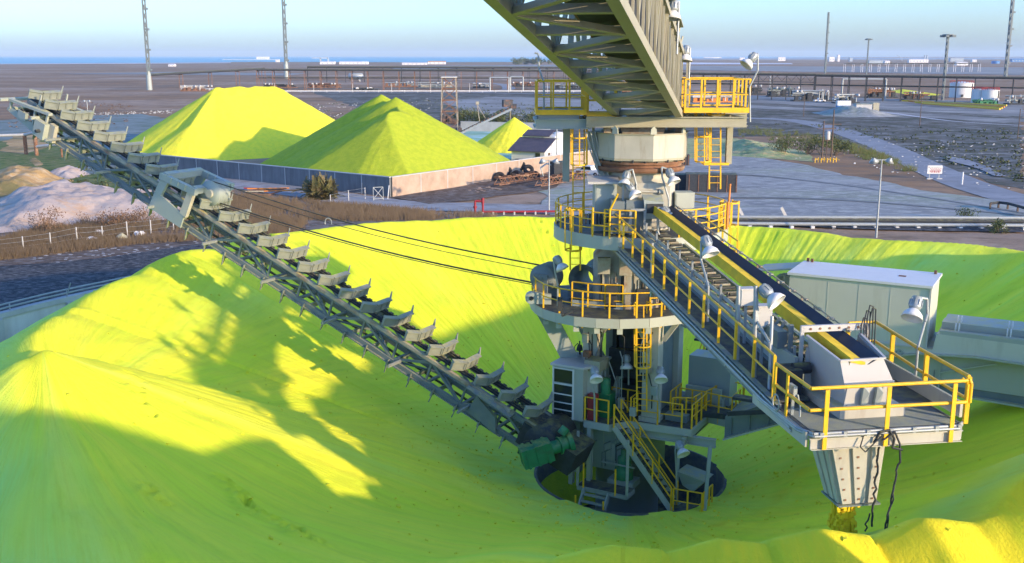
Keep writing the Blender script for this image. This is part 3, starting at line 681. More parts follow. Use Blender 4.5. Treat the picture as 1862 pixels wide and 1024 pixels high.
# machinery on the deck
b = MB(); b.obox(M(3.2, 2.2, ZD + 1.3), ea * 1.0, ew * .6, UP * 1.1); b.build('gear_housing', 'girder', tw)
b = MB(); b.obox(M(3.1, 1.2, ZD + .75), ea * .85, ew * .10, UP * .33)
for sg in (-1, 1):
    for zz in (-.2, .2): b.tube(M(3.1 + sg * .72, 1.07, ZD + .75 + zz), M(3.1 + sg * .72, 1.14, ZD + .75 + zz), .05, 8)
b.obox(M(3.1, 1.5, ZD + .3), ea * .9, ew * .3, UP * .3); b.build('bearing_plate', 'panel', tw)
b = MB(); b.obox(M(-.55, -1.7, ZD + .55), ea * .35, ew * .4, UP * .55); b.lathe([(.22, 0), (.22, .7), (.1, .75), (0, .75)], M(-.5, -1.9, ZD + 1.1), 14); b.build('lubrication_unit', 'green_paint', tw)
MB().obox(M(-.82, -2.55, ZD + .62), ea * .2, ew * .16, UP * .6).build('fire_cabinet', 'red', tw)
MB().obox(M(2.6, -.9, ZD + .2), ea * .5, ew * .22, UP * .16).build('cable_box', 'boom_steel', tw)
# --- stair from operating deck down to the pit landing
def stair(p0, p1, wdir, w, parent, n, sm='panel'):
    p0, p1, wdir = V(p0), V(p1), V(wdir); b = MB()
    for sg in (-1, 1): b.beam(p0 + wdir * sg * w / 2, p1 + wdir * sg * w / 2, .05, .26, UP)
    b.build('stringer', sm, parent); b = MB(); d = (p1 - p0); hd = V((d.x, d.y, 0)).normalized()
    for k in range(1, n): b.obox(p0 + d * (k / n) + UP * .03, wdir * (w / 2 - .03), hd * .13, UP * .015)
    b.build('treads', 'grate', parent)
    for sg in (-1, 1):
        rp = [p0 + wdir * sg * w / 2 + d * t for t in (0, .98)]
        b = MB()
        for zz in (.55, 1.05): b.tube(rp[0] + UP * zz, rp[1] + UP * zz, .035, 6)
        for t in (0, .33, .66, .98):
            q = p0 + wdir * sg * w / 2 + d * t; b.beam(q - UP * .05, q + UP * 1.05, .07)
        b.build('railing', 'yellow', parent)
stair(M(.35, -2.45, ZD - .05), M(3.1, -2.2, .30), ew, .8, tw, 13)
MB().prism([M(3.0, -2.65, .25), M(4.5, -2.5, .25), M(4.5, -1.3, .25), M(3.0, -1.5, .25)], (0, 0, .06)).build('pit_landing', 'grate', tw)
b = MB()
for p, q in (((3.0, -2.65), (4.5, -2.5)), ((4.5, -2.5), (4.5, -1.3)), ((4.5, -1.3), (3.0, -1.5))): b.beam(M(*p, .2), M(*q, .2), .08, .2)
b.beam(M(4.5, -2.4, .2), M(4.5, -1.9, ZD - .5), .15); b.beam(M(2.9, -1.5, .2), M(2.9, -1.4, ZD - .5), .12); b.build('landing_frame', 'girder', tw)
railing([M(3.15, -2.62, .31), M(3.9, -2.55, .31), M(4.42, -2.5, .31)], tw, sp=.75)
railing([M(4.45, -2.4, .31), M(4.5, -1.35, .31)], tw, sp=.35)
MB().hull8([M(3.2, -1.6, 1.2), M(3.7, -1.7, 1.0), M(3.8, -1.1, 1.0), M(3.3, -1.0, 1.2), M(3.0, -1.8, 1.9), M(4.3, -1.9, 1.7), M(4.4, -.9, 1.7), M(3.1, -.8, 1.9)]).build('spill_chute', 'girder', tw)
# --- control cabin
def cabin():
    s0, s1, t0, t1, z0, z1 = -2.68, -1.16, -2.92, -.8, ZD - .05, 6.3
    c = MB(); c.prism([M(s0, t0, z0), M(s1, t0, z0), M(s1, t0 + .5, z0), M(s1 + .35, t0 + .8, z0), M(s1 + .35, t1, z0), M(s0, t1, z0)], (0, 0, z1 - z0)); o = c.build('control_cabin', 'panel', tw)
    MB().prism([M(s0 - .08, t0 - .08, z1), M(s1 + .05, t0 - .08, z1), M(s1 + .42, t0 + .75, z1), M(s1 + .42, t1 + .08, z1), M(s0 - .08, t1 + .08, z1)], (0, 0, .10)).build('roof', 'offwhite', o)
    for za, zb in ((5.55, 6.15), (5.02, 5.42), (4.62, 4.98), (4.28, 4.58), (3.98, 4.24)):
        MB().obox(M(s0 + .55, t0 - .012, (za + zb) / 2), ea * .46, ew * .012, UP * (zb - za) / 2).build('window_pane', 'glass', o)
    f = MB()
    for sx_ in (s0 + .05, s0 + 1.05): f.beam(M(sx_, t0 - .02, z0 + .02), M(sx_, t0 - .02, z1 - .05), .07, .07, ew)
    for zz in (z0 + .03, 4.26, 4.6, 5.0, 5.48, 6.2): f.beam(M(s0 + .08, t0 - .022, zz), M(s0 + 1.02, t0 - .022, zz), .05 if zz not in (5.48,) else .1, .05, UP)
    f.build('window_frame', 'white', o)
    MB().obox(M(s0 - .012, (t0 + t1) / 2, 5.4), ea * .012, ew * .8, UP * .6).build('window_pane', 'glass', o)
    MB().obox(M(s1 + .36, t1 - .55, z0 + 1.1), ea * .02, ew * .42, UP * 1.0).build('door', 'girder', o)
    k = MB(); k.obox(M(s1 + .2, t0 + 1.0, z1 + .05), ea * .38, ew * .5, UP * .25); k.build('awning', 'tan', o)
    k = MB(); k.obox(M(-1.35, -2.1, z1 + .5), ea * .16, ew * .12, UP * .14); k.beam(M(-1.42, -2.1, z1), M(-1.42, -2.1, z1 + .4), .05); k.beam(M(-1.28, -2.1, z1), M(-1.28, -2.1, z1 + .4), .05); k.build('junction_box', 'rust', o)
    k = MB(); k.tube(M(-2.2, -1.1, z1), M(-2.2, -1.1, z1 + .75), .03); k.lathe([(.16, 0), (.1, .25), (0, .3)], M(-2.2, -1.1, z1 + .3), 10)
    for x0 in (-2.45, -1.95, -1.6): k.poly([M(x0, -1.1, z1), M(x0, -1.1, z1 + .45), M(x0 + .15, -1.1, z1 + .62), M(x0 + .3, -1.1, z1 + .45), M(x0 + .3, -1.1, z1 + .1)], .018, 5)
    k.build('aerial', 'dark', o)
cabin()
# --- legs of the portal
for s_, t_ in ((-1.45, -1.3), (1.5, -1.3), (1.5, 1.35), (-1.45, 1.35)):
    b = MB(); c = M(s_, t_, 0); b.obox(c + UP * 6.35, ea * .36, ew * .30, UP * 2.45); b.obox(c + UP * 4.0, ea * .45, ew * .4, UP * .12); b.obox(c + UP * 8.55, ea * .5, ew * .4, UP * .15)
    b.beam(c + ea * .5 + UP * 7.7, c + ea * 1.15 + UP * 8.65, .2, .2, ew); b.beam(c - ea * .45 + UP * 7.7, c - ea * 1.0 + UP * 8.65, .2, .2, ew)
    b.build('leg', 'steel', tw)
b = MB(); b.obox(M(0, .2, 6.1), ea * .95, ew * .75, UP * .65); b.obox(M(.1, .4, 7.6), ea * .7, ew * .6, UP * .95); b.obox(M(-.75, .3, 7.3), ea * .1, ew * .7, UP * 1.2); b.obox(M(.9, 1.4, 6.6), ea * .1, ew * .6, UP * 1.8)
b.beam(M(-.8, -.3, 5.5), M(-1.1, -.5, 4), .25); b.beam(M(.5, -.3, 5.5), M(.9, -.6, 4), .25); b.lathe([(.75, 0), (.75, .9)], M(.1, .3, 4.2), 20); b.build('transfer_chute', 'dark', tw)
MB().obox(M(1.55, .05, 6.3), ea * .06, ew * .95, UP * 2.2).build('side_plate', 'boom_steel', tw)
b = MB(); b.beam(M(1.1, -1.75, 6.35), M(1.6, -1.75, 6.35), .2, .25); b.build('bracket', 'tan', tw)
ladder(W(1167, 748, 2.5), W(1167, 585, 2.5), (1, 0, 0), (0, -1, 0), tw, cz=2.2)
# --- luffing deck at 9 m
ZM = 9.0
md = [(-4.72, .9), (-4.68, .2), (-4.52, -.7), (-4.2, -1.6), (-3.65, -2.35), (-2.9, -2.95), (-2.0, -3.3), (-1, -3.45), (.28, -3.3), (1.94, -2.5), (2.1, 2.5), (-.6, 3.7), (-3.4, 3.2)]
MB().prism([O(x, y, ZM - .08) for x, y in md], (0, 0, .08)).build('luffing_deck', 'grate', tw)
b = MB()
for (x0, y0), (x1, y1) in zip(md, md[1:] + md[:1]): b.beam(O(x0, y0, ZM - .22), O(x1, y1, ZM - .22), .1, .42)
for y_ in (-1.6, 0, 1.6): b.ibeam(O(-4.2, y_, ZM - .35), O(2.0, y_, ZM - .35), .2, .4)
for i, (x0, y0) in enumerate(md[3:9]): b.obox(O(x0 * .97, y0 * .95, ZM - .55), (.12, 0, 0), (0, .1, 0), (0, 0, .16))
b.build('luffing_deck_fascia', 'panel', tw)
railing([O(x * .985, y * .985, ZM) for x, y in md[:10]], tw, sp=1.25, drop=.5)
railing([O(-2.9, -1.0, ZM), O(-2.0, -1.5, ZM), O(-.7, -1.75, ZM)], tw, sp=.9, mids=2)
railing([O(.5, -1.9, ZM), O(2.05, -1.6, ZM), O(2.05, 1.5, ZM)], tw, sp=.7, mids=3)
railing([O(-4.5, .9, ZM), O(-3.3, 3.0, ZM)], tw, sp=.8)
MB().prism([O(-2.9, -1.05, ZM), O(-.7, -1.8, ZM), O(-.7, -1.76, ZM), O(-2.9, -1.0, ZM)], (0, 0, .28)).build('toe_plate', 'girder', tw)
# pinned struts carrying the luffing deck
for p, q, w_ in ((O(-4.15, -.7, ZM - .25), M(-2.0, -1.0, 5.0), .75), (O(-2.9, 1.2, ZM - .3), M(-1.6, .8, 5.2), .5)):
    b = MB(); b.beam(p, q, w_, .40, (0, 1, 0)); b.build('strut', 'girder', tw)
b = MB(); lp = W(966, 541, 1.0); b.tube(lp - V((0, .16, 0)), lp + V((0, .16, 0)), .27, 18); b.prism([lp + V((0, -.12, .27)), lp + V((0, -.12, -.27)), lp + V((.9, -.12, -.3)), lp + V((.9, -.12, .15))], (0, .24, 0)); b.build('pin_lug', 'girder', tw)
MB().tube(lp - V((0, .2, 0)), lp + V((0, .2, 0)), .10, 12).build('pin', 'dark', tw)
b = MB()
for p, q in ((W(1022, 560, 3.0), W(1022, 575, 3.0)), (W(1022, 575, 3.0), W(1042, 566, 3.0))): b.beam(p, q, .07)
b.obox(W(1018, 553, 3.2), (.1, 0, 0), (0, .08, 0), (0, 0, .3)); b.build('cable_bracket', 'dark', tw)
# winch drum and sheaves
SH = O(-4.0, .4, ZM + 1.05)
b = MB(); ax_ = ew
for t_ in (-.35, .0, .35): b.lathe([(.15, -.14), (.62, -.14), (.62, -.1), (.52, -.04), (.52, .04), (.62, .1), (.62, .14), (.15, .14)], SH + ax_ * t_, 28, axis=ax_)
b.tube(SH - ax_ * .7, SH + ax_ * .7, .12, 12)
for t_ in (-.6, .6): b.obox(SH + ax_ * t_ - UP * .45, ea * .35, ax_ * .04, UP * .65)
b.build('rope_sheave', 'boom_steel', tw)
b = MB(); b.lathe([(.75, -.9), (.75, -.85), (.5, -.8), (.5, .8), (.75, .85), (.75, .9)], O(-1.9, 1.0, ZM + .9), 24, axis=ew); b.obox(O(-1.9, 1.0, ZM + .25), ea * .7, ew * 1.0, UP * .2); b.build('winch_drum', 'boom_steel', tw)
# slewing gear case
MB().lathe([(1.75, ZM), (1.75, ZM + 2.2), (1.55, ZM + 2.5), (1.55, ZM + 2.7), (.95, ZM + 2.95), (.95, ZM + 3.45)], O(-.15, 0, 0), 36).build('gear_case', 'rusty_steel', tw)
b = MB()
for x_, y_ in ((-1.55, -1.55), (-.62, -1.85)): b.obox(O(x_, y_, ZM + 1.95), (.28, 0, 0), (0, .14, 0), (0, 0, .36)); b.beam(O(x_, y_ + .1, ZM), O(x_, y_ + .1, ZM + 1.6), .09)
b.build('terminal_box', 'rusty_steel', tw)
b = MB(); b.poly([O(.3, -1.9, ZM + 1.0), O(.3, -1.9, ZM + 2.0), O(.42, -1.95, ZM + 2.15), O(.56, -1.95, ZM + 2.0), O(.56, -1.9, ZM + 1.1)], .07, 8); b.poly([O(.0, -1.85, ZM + 1.6), O(.3, -1.9, ZM + 1.5), O(.75, -1.85, ZM + 1.6)], .05, 7); b.build('hose', 'rusty_steel', tw)
MB().obox(O(-1.2, -1.5, ZM + .55), (.25, 0, 0), (0, .2, 0), (0, 0, .5)).build('winch_motor', 'dark', tw); MB().obox(O(.2, -1.75, ZM + .5), (.3, 0, 0), (0, .15, 0), (0, 0, .45)).build('winch_motor', 'dark', tw)
# --- upper deck at 12.5 m
ZU = 12.5; RU = 3.85; uo = V((.2, 0, 0))
def U(ang, r=RU, z=ZU): return A0 + uo + V((r * math.cos(R(ang)), r * math.sin(R(ang)), z))
MB().lathe([(.8, ZU - .07), (RU, ZU - .07), (RU, ZU), (.8, ZU)], A0 + uo, 56, smooth=False).build('upper_deck', 'grate', tw)
b = MB(); b.lathe([(RU - .04, ZU - .5), (RU + .06, ZU - .5), (RU + .06, ZU + .06), (RU - .04, ZU + .06)], A0 + uo, 56, smooth=False)
for a_ in range(0, 180, 30): b.ibeam(U(a_, RU - .1, ZU - .3), U(a_ + 180, RU - .1, ZU - .3), .18, .36)
b.build('upper_deck_fascia', 'panel', tw)
railing([U(a_, RU - .02) for a_ in range(95, 237, 8)], tw, mids=2, sp=1.15, drop=.45)
railing([U(a_, RU - .02) for a_ in range(240, 262, 5)], tw, mids=3, sp=.75, h=1.2, drop=.5)
railing([U(a_, RU - .02) for a_ in range(-72, -18, 6)], tw, mids=3, sp=.8, h=1.2, drop=.45)
railing([U(a_, RU - .02) for a_ in range(-10, 88, 8)], tw, mids=2, sp=1.2, drop=.45)
for a_ in (238, -15): # self closing gates
    c_ = U(a_, RU + .02); tdir = V((-math.sin(R(a_)), math.cos(R(a_)), 0)); g = MB()
    for zz in (.5, 1.05): g.tube(c_ - tdir * .4 + UP * zz, c_ + tdir * .4 + UP * zz, .035, 6)
    for sg in (-1, 1): g.tube(c_ + tdir * sg * .4, c_ + tdir * sg * .4 + UP * 1.25, .045, 6)
    g.tube(c_ + tdir * .4 + UP * 1.2, c_ + tdir * .75 + UP * 1.9, .045, 6); g.build('gate', 'orange' if a_ < 0 else 'yellow', tw)
ladder(W(1046, 492, 1.8), W(1046, 415, 1.8), (1, 0, 0), (-.3, -1, 0), tw, cz=1.0, m='yellow')
b = MB()
for zz in (W(1325, 457, .5).z, W(1325, 410, .5).z, W(1325, 368, .5).z):
    c_ = W(1324, 420, .5); c_.z = zz; pts = [c_ + V((.42 * math.sin(R(k)) , -.42 * math.cos(R(k)), 0)) for k in range(-150, 151, 30)]
    for p, q in zip(pts[:-1], pts[1:]): b.beam(p, q, .06, .07)
for k in (-150, -80, 0, 80, 150):
    c_ = W(1324, 420, .5); o_ = V((.42 * math.sin(R(k)), -.42 * math.cos(R(k)), 0)); b.beam(V((c_.x, c_.y, W(1325, 457, .5).z)) + o_, V((c_.x, c_.y, W(1325, 365, .5).z)) + o_, .06, .03)
b.build('safety_cage', 'yellow', tw)
# column, cabinets and slew ring above the upper deck
MB().lathe([(1.6, ZU), (1.6, ZU + 2.1), (1.45, ZU + 2.15), (1.45, ZU + 2.65), (1.7, ZU + 2.7)], A0 + uo * .5, 40).build('slew_column', 'steel', tw)
b = MB(); b.obox(O(.5, -1.62, ZU + 1.15), (.75, 0, 0), (0, .06, 0), (0, 0, .95)); b.tube(O(-.3, -1.75, ZU + 1.75), O(.75, -1.75, ZU + 1.75), .06, 8); b.tube(O(.75, -1.75, ZU + 1.75), O(.95, -1.75, ZU + 1.75), .12, 10)
for x_ in (-.35, 1.05): b.beam(O(x_, -1.6, ZU), O(x_, -1.6, ZU + 2.1), .10)
b.build('access_panel', 'steel', tw)
MB().lathe([(1.6, 0), (1.95, 0), (2.0, .08), (2.0, .2), (1.85, .22), (1.85, .34), (2.0, .36), (2.0, .46), (1.6, .46)], O(.1, 0, 15.05), 56, smooth=False).build('slew_ring', 'rust', tw)
MB().lathe([(1.65, .46), (1.9, .46), (1.9, .62)], O(.1, 0, 15.05), 40).build('slew_bearing', 'tan', tw)
def cabinet(c, sx_, sy_, sz_, m, nm, roof=None):
    o = MB().obox(c + UP * sz_ / 2, (sx_ / 2, .03, 0), (-.03, sy_ / 2, 0), (0, 0, sz_ / 2)).build(nm, m, tw)
    MB().obox(c + V((0, -sy_ / 2 - .012, sz_ * .52)), (sx_ * .42, .025, 0), (0, .012, 0), (0, 0, sz_ * .42)).build('door', m, o)
    if roof: MB().obox(c + UP * (sz_ + .07) + V((-.1, -.1, 0)), (sx_ * .72, 0, 0), (0, sy_ * .75, .08), (0, 0, .05)).build('roof', roof, o)
cabinet(O(-1.55, -1.3, ZU), .95, .7, 2.15, 'girder', 'switch_cabinet', 'offwhite')
cabinet(O(2.0, -.6, ZU + .75), .85, .7, .85, 'panel', 'relay_cabinet')
b = MB()
for x_ in (1.7, 2.1, 2.5): b.beam(O(x_, -1.2, ZU), O(x_, -1.2, ZU + .9), .09)
b.beam(O(1.7, -1.2, ZU + .9), O(2.5, -1.2, ZU + .9), .08); b.obox(O(2.0, -.6, ZU + .6), (.5, 0, 0), (0, .4, 0), (0, 0, .1)); b.build('cabinet_stand', 'galv', tw)
b = MB(); b.obox(O(-.75, -2.2, ZU + .75), (.62, 0, 0), (0, .5, 0), (0, 0, .7)); b.obox(O(-.2, -2.3, ZU + .95), (.55, 0, 0), (0, .45, 0), (0, 0, .55)); b.build('head_chute', 'boom_steel', tw)
b = MB(); b.hull8([O(.05, -3.0, ZU + .75), O(.75, -3.0, ZU + .75), O(.75, -2.3, ZU + .75), O(.05, -2.3, ZU + .75), O(-.05, -3.05, ZU + 1.55), O(.8, -3.05, ZU + 1.45), O(.8, -2.2, ZU + 1.65), O(-.05, -2.2, ZU + 1.7)]); b.build('feed_hood', 'girder', tw)
MB().obox(O(.42, -3.06, ZU + 1.2), (.34, 0, 0), (0, .02, 0), (0, 0, .2)).build('hood_opening', 'dark', tw)
b = MB()
for x_ in (-.6, .0): b.beam(O(x_, -3.1, ZU + .1), O(x_, -3.1, ZU + 1.15), .1)
b.beam(O(-.6, -3.1, ZU + 1.15), O(0, -3.1, ZU + 1.15), .1); b.build('hood_frame', 'galv', tw)
b = MB()
for k in range(9): b.beam(O(-2.55 + k * .16, -1.9, ZU + .35), O(-2.55 + k * .16, -1.9, ZU + .8), .07, .1)
b.build('cable_chain', 'dark', tw)
# eight sided turntable tub
ro = 2.17; oct_ = [A0 + uo * .5 + V((ro * math.cos(R(-81.8 + 45 * k)), ro * math.sin(R(-81.8 + 45 * k)), 0)) for k in range(8)]
b = MB()
for p, q in zip(oct_, oct_[1:] + oct_[:1]):
    n_ = ((p + q) / 2 - A0); n_.z = 0; n_.normalize(); b.prism([p + UP * 15.68, q + UP * 15.68, q - n_ * .12 + UP * 15.68, p - n_ * .12 + UP * 15.68], (0, 0, 1.0))
b.build('turntable_tub', 'steel', tw)
b = MB(); b.prism([p + UP * 15.58 for p in oct_], (0, 0, .1))
for k in range(8):
    p, q = oct_[k], oct_[(k + 1) % 8]; n_ = ((p + q) / 2 - A0); n_.z = 0; n_.normalize(); b.prism([p + n_ * .05 + UP * 16.68, q + n_ * .05 + UP * 16.68, q - n_ * .3 + UP * 16.68, p - n_ * .3 + UP * 16.68], (0, 0, .05))
b.build('tub_flange', 'tan', tw)
b = MB()
for k in (0, 7, 6, 1):
    p = oct_[k]; d_ = (p - A0); d_.z = 0; d_.normalize(); s_ = V((-d_.y, d_.x, 0)); b.prism([p - s_ * .14 + UP * 16.73, p + s_ * .14 + UP * 16.73, p + s_ * .12 + UP * 16.95, p + UP * 17.08, p - s_ * .12 + UP * 16.95], d_ * -.07)
b.build('lifting_lug', 'panel', tw)
b = MB()
for x_, y_ in ((-1.45, -.9), (1.65, -.9), (-1.3, 1.1), (1.6, 1.1)):
    b.obox(O(x_, y_, 16.95), (.16, 0, 0), (0, .16, 0), (0, 0, .3)); b.obox(O(x_, y_, 17.1), (.28, 0, 0), (0, .2, 0), (0, 0, .06))
b.obox(O(.1, .2, 16.75), (.8, 0, 0), (0, .6, 0), (0, 0, .35)); b.hull8([O(-.7, -.9, 16.5), O(.9, -.9, 16.5), O(.9, -.4, 16.5), O(-.7, -.4, 16.5), O(-.95, -1, 17.05), O(1.15, -1, 17.05), O(1.15, -.4, 17.05), O(-.95, -.4, 17.05)])
b.build('pivot_block', 'rusty_steel', tw)
MB().lathe([(1.2, 0), (1.75, 0), (1.75, .02)], O(.1, 0, 16.55), 32).build('tub_floor', 'dark', tw)
# head beams and the two top platforms
ZT = 17.45
b = MB()
for dv in (1.55, -1.5):
    p, q = W(1066, 229, dv), W(1357, 229, dv); p.z = q.z = 17.22; b.ibeam(p, q, .3, .44, .04)
for px_ in (1070, 1140, 1235, 1300, 1355):
    p, q = W(px_, 229, 1.5), W(px_, 229, -1.4); q.x = p.x; p.z = q.z = 17.22; b.ibeam(p, q, .22, .36, .03)
b.build('head_beam', 'tan', tw)
b = MB(); xl0, xl1 = W(975, 229, 1.3).x, W(1066, 229, 1.3).x
for dv in (1.3, -1.3):
    b.ibeam(V((xl0, AY - dv, 17.12)), V((xl1 + .2, AY - dv, 17.12)), .24, .42, .035)
for x_ in (xl0, xl0 + 1.1, xl1 - .1): b.ibeam(V((x_, AY - 1.3, 17.12)), V((x_, AY + 1.3, 17.12)), .2, .36, .03)
b.obox(V(((xl0 + xl1) / 2 - .1, AY - 1.15, 17.42)), ((xl1 - xl0) / 2 - .2, 0, 0), (0, .05, 0), (0, 0, .12)); b.build('side_beam', 'girder', tw)
def top_deck(xa, xb, dv0, dv1, z, h, parent, sp):
    MB().box(((xa + xb) / 2, AY - (dv0 + dv1) / 2, z), (xb - xa, dv0 - dv1, .07)).build('top_deck', 'grate', parent)
    k = MB()
    for dv in (dv0, dv1): k.beam((xa, AY - dv, z), (xb, AY - dv, z), .05, .22)
    for x_ in (xa, xb): k.beam((x_, AY - dv0, z), (x_, AY - dv1, z), .05, .22)
    k.build('toe_board', 'yellow', parent)
    e_ = .03
    for pts in ([(xa + e_, dv0 - e_), (xb - e_, dv0 - e_)], [(xb - e_, dv0 - e_), (xb - e_, dv1 + e_)], [(xb - e_, dv1 + e_), (xa + e_, dv1 + e_)], [(xa + e_, dv1 + e_), (xa + e_, dv0 - e_)]):
        railing([V((x_, AY - dv, z)) for x_, dv in pts], parent, h=h, mids=1, sp=sp, drop=.02, r=.036)
xr0, xr1 = W(1243, 210, 1.5).x, W(1362, 210, 1.5).x
top_deck(xr0, xr1, 1.6, -1.5, 17.72, 1.3, tw, .75)
top_deck(xl0, xl0 + 2.15, 1.35, -1.4, 17.62, 1.3, tw, .72)
top_deck(xl0 + 2.2, xl1 + 1.3, 1.2, .2, 17.5, 1.2, tw, .8)
b = MB()
ladder(W(1300, 344, .4), W(1300, 238, .4), (1, 0, 0), (0, -1, 0), tw, cz=3.3, w=.5)
ladder(W(1276, 296, -.2), W(1276, 238, -.2), (1, 0, 0), (0, -1, 0), tw, cz=.1, w=.45)
ladder(W(1052, 395, .2), W(1052, 238, .2), (1, 0, 0), (0, -1, 0), tw, cz=2.4, w=.5)
p = W(1324, 298, .2); MB().ibeam(p, V((p.x, p.y, 17.05)), .25, .3, .03, (0, 1, 0)).build('hanger', 'tan', tw)
MB().obox(W(1300, 297, .2), (.55, 0, 0), (0, .4, 0), (0, 0, .05)).build('ladder_landing', 'yellow', tw)
p = W(1029, 330, -.6); MB().ibeam(p, V((p.x, p.y, 16.95)), .3, .3, .03, (0, 1, 0)).build('hanger', 'girder', tw)
b = MB(); p = W(1075, 300, .4); b.prism([W(1066, 238, .6), W(1082, 240, .6), W(1106, 320, .6), W(1092, 326, .6)], (0, .25, 0)); b.prism([W(1098, 245, .3), W(1112, 244, .3), W(1112, 312, .3), W(1100, 312, .3)], (0, .25, 0)); b.build('cable_tray', 'girder', tw)
b = MB()
for px_ in (1066, 1074, 1082): b.poly([W(px_, 240, .7), W(px_ + 6, 270, .7), W(px_ + 24, 318, .7)], .04, 6)
b.build('conduit', 'galv', tw)
# --- lamps on the tower
def lamp(hx, hy, dv, pole, aim=(-.15, -.35, -.9), sc=1, parent=None):
    pts = [W(x, y, dv) for x, y in pole] + [W(hx, hy, dv)]
    return floodlight(pts, aim, parent or tw)
lamp(1141, 312, 2.0, [(1157, 372), (1157, 335), (1150, 308)], (-.2, -.4, -.8))
lamp(1142, 334, 2.3, [(1146, 470), (1147, 405), (1133, 362), (1133, 336)], (.45, -.4, -.75))
lamp(1215, 308, 2.0, [(1216, 420), (1216, 362), (1204, 322), (1203, 304)], (.35, -.4, -.8))
lamp(1205, 378, 3.4, [(1215, 470), (1196, 420), (1196, 378)], (.6, -.4, -.65))
lamp(1011, 466, 1.7, [(1014, 556), (1014, 518), (1009, 492), (1006, 470)], (.45, -.3, -.85))
lamp(1080, 668, 3.0, [(1081, 766), (1081, 720), (1076, 690), (1076, 668)], (.1, -.6, -.6))
lamp(1139, 645, 1.2, [(1143, 700), (1143, 648)], (0, -.3, -.95))
lamp(1200, 668, 2.7, [(1199, 768), (1198, 690), (1200, 670)], (0, -.6, -.6))
lamp(1233, 803, 3.6, [(1230, 912), (1230, 860), (1228, 820), (1230, 803)], (.25, -.6, -.6))
lamp(1374, 98, 1.6, [(1364, 222), (1363, 158), (1378, 128), (1378, 98)], (-.65, -.2, -.75))
b = MB(); b.poly([W(989, 205, 1.2), W(989, 150, 1.2), W(980, 125, 1.2), W(979, 98, 1.2), W(972, 96, 1.2)], .04, 7); b.build('lamp_pole', 'galv', tw)

# ============================================================ feed bridge overhead
gd = V((-.2168, -.9626, .1625)).normalized(); lat = V((gd.y, -gd.x, 0)).normalized() * -1
E0 = D(1125, 215, 46.0); bn = lat.cross(gd).normalized()
if bn.z < 0: bn = -bn
BW, BH, BL_ = 2.66, 2.75, 33.0
br = thing('feed_bridge', E0, 'tan steel lattice conveyor bridge overhead, sloping down to the machine top', 'conveyor bridge')
def Q(l, x, h): return E0 + gd * l + lat * x + bn * h
for x_, h_, nm in ((0, .14, 'bottom_chord'), (BW, .14, 'bottom_chord'), (0, BH, 'top_chord'), (BW, BH, 'top_chord')):
    MB().beam(Q(0, x_, h_), Q(BL_, x_, h_), .30 if h_ < 1 else .22, .30 if h_ < 1 else .22, bn).build(nm, 'tan', br)
bay = 2.65; nb = int(BL_ / bay); l0 = .9
for k in range(nb + 1):
    l = l0 + k * bay
    if l > BL_: break
    MB().beam(Q(l, 0, .16), Q(l, BW, .16), .22, .22, bn).build('floor_beam', 'tan', br)
    if k % 2 == 0:
        for dl in (-bay, bay):
            if 0 <= l + dl <= BL_: MB().beam(Q(l, .05, .08), Q(l + dl, BW - .05, .08), .20, .16, bn).build('bottom_brace', 'tan', br)
for x_ in (0, BW):
    m_ = MB(); k = 0; st = 1.325; l = .0; i = 0
    while l < BL_ - .1:
        wd = .16
        if x_ == 0:
            if i % 2 == 0: m_.beam(Q(l, x_, .2), Q(l, x_, BH), wd, wd, gd)
        else:
            m_.beam(Q(l, x_, .2), Q(l, x_, BH), .07, .10, gd)
            if i % 2 == 0: m_.beam(Q(l + .05, x_ + .03, .25), Q(l + 1.30, x_ + .03, BH - .1), .10, .06, lat); m_.beam(Q(l + 1.35, x_ - .03, BH - .1), Q(l + 2.6, x_ - .03, .25), .10, .06, lat)
        l += st; i += 1
    if x_ == 0:
        for k in range(0, nb): m_.beam(Q(k * bay, 0, BH - .1) if k % 2 else Q(k * bay, 0, .2), Q(k * bay + bay, 0, .2) if k % 2 else Q(k * bay + bay, 0, BH - .1), .12, .12, lat)
    m_.build('side_truss', 'tan', br)
m_ = MB()
for k in range(nb + 1): m_.beam(Q(k * bay, 0, BH), Q(k * bay, BW, BH), .16, .16, bn)
m_.build('top_beam', 'tan', br)
MB().obox(Q(BL_ / 2, BW * .74, .42), gd * BL_ / 2, lat * BW * .245, bn * .03).build('walkway', 'dark', br)
MB().obox(Q(BL_ / 2, BW * .93, 1.45), gd * BL_ / 2, lat * .02, bn * 1.15).build('dark_backing', 'dark', br)  # dark sheet added behind the side bars, standing in for the dark interior
MB().obox(Q(BL_ / 2, BW * .56, 1.35), gd * BL_ / 2, lat * .40, bn * .02).build('belt', 'rubber', br)
m_ = MB(); l = .4
while l < BL_:
    m_.beam(Q(l, BW * .40, .95), Q(l, BW * .40, 1.45), .10, .12, gd); m_.beam(Q(l, BW * .74, .95), Q(l, BW * .74, 1.45), .10, .12, gd); m_.beam(Q(l, BW * .40, .98), Q(l, BW * .74, .98), .12, .10, bn); m_.tube(Q(l, BW * .42, 1.25), Q(l, BW * .72, 1.25), .07, 8); l += 1.1
for x_ in (.38, .76): m_.beam(Q(0, BW * x_, .85), Q(BL_, BW * x_, .85), .10, .22, bn)
m_.build('idler_frame', 'rust', br)
MB().obox(Q(BL_ / 2 + 2.0, BW * .95, BH + .45), gd * (BL_ / 2 - 2.0), lat * .38, bn * .03).build('roof_sheet', 'tan', br)
for k in range(2, 30, 2): MB().beam(Q(k, BW, BH), Q(k, BW + .1, BH + .45), .06).build('roof_bracket', 'tan', br)
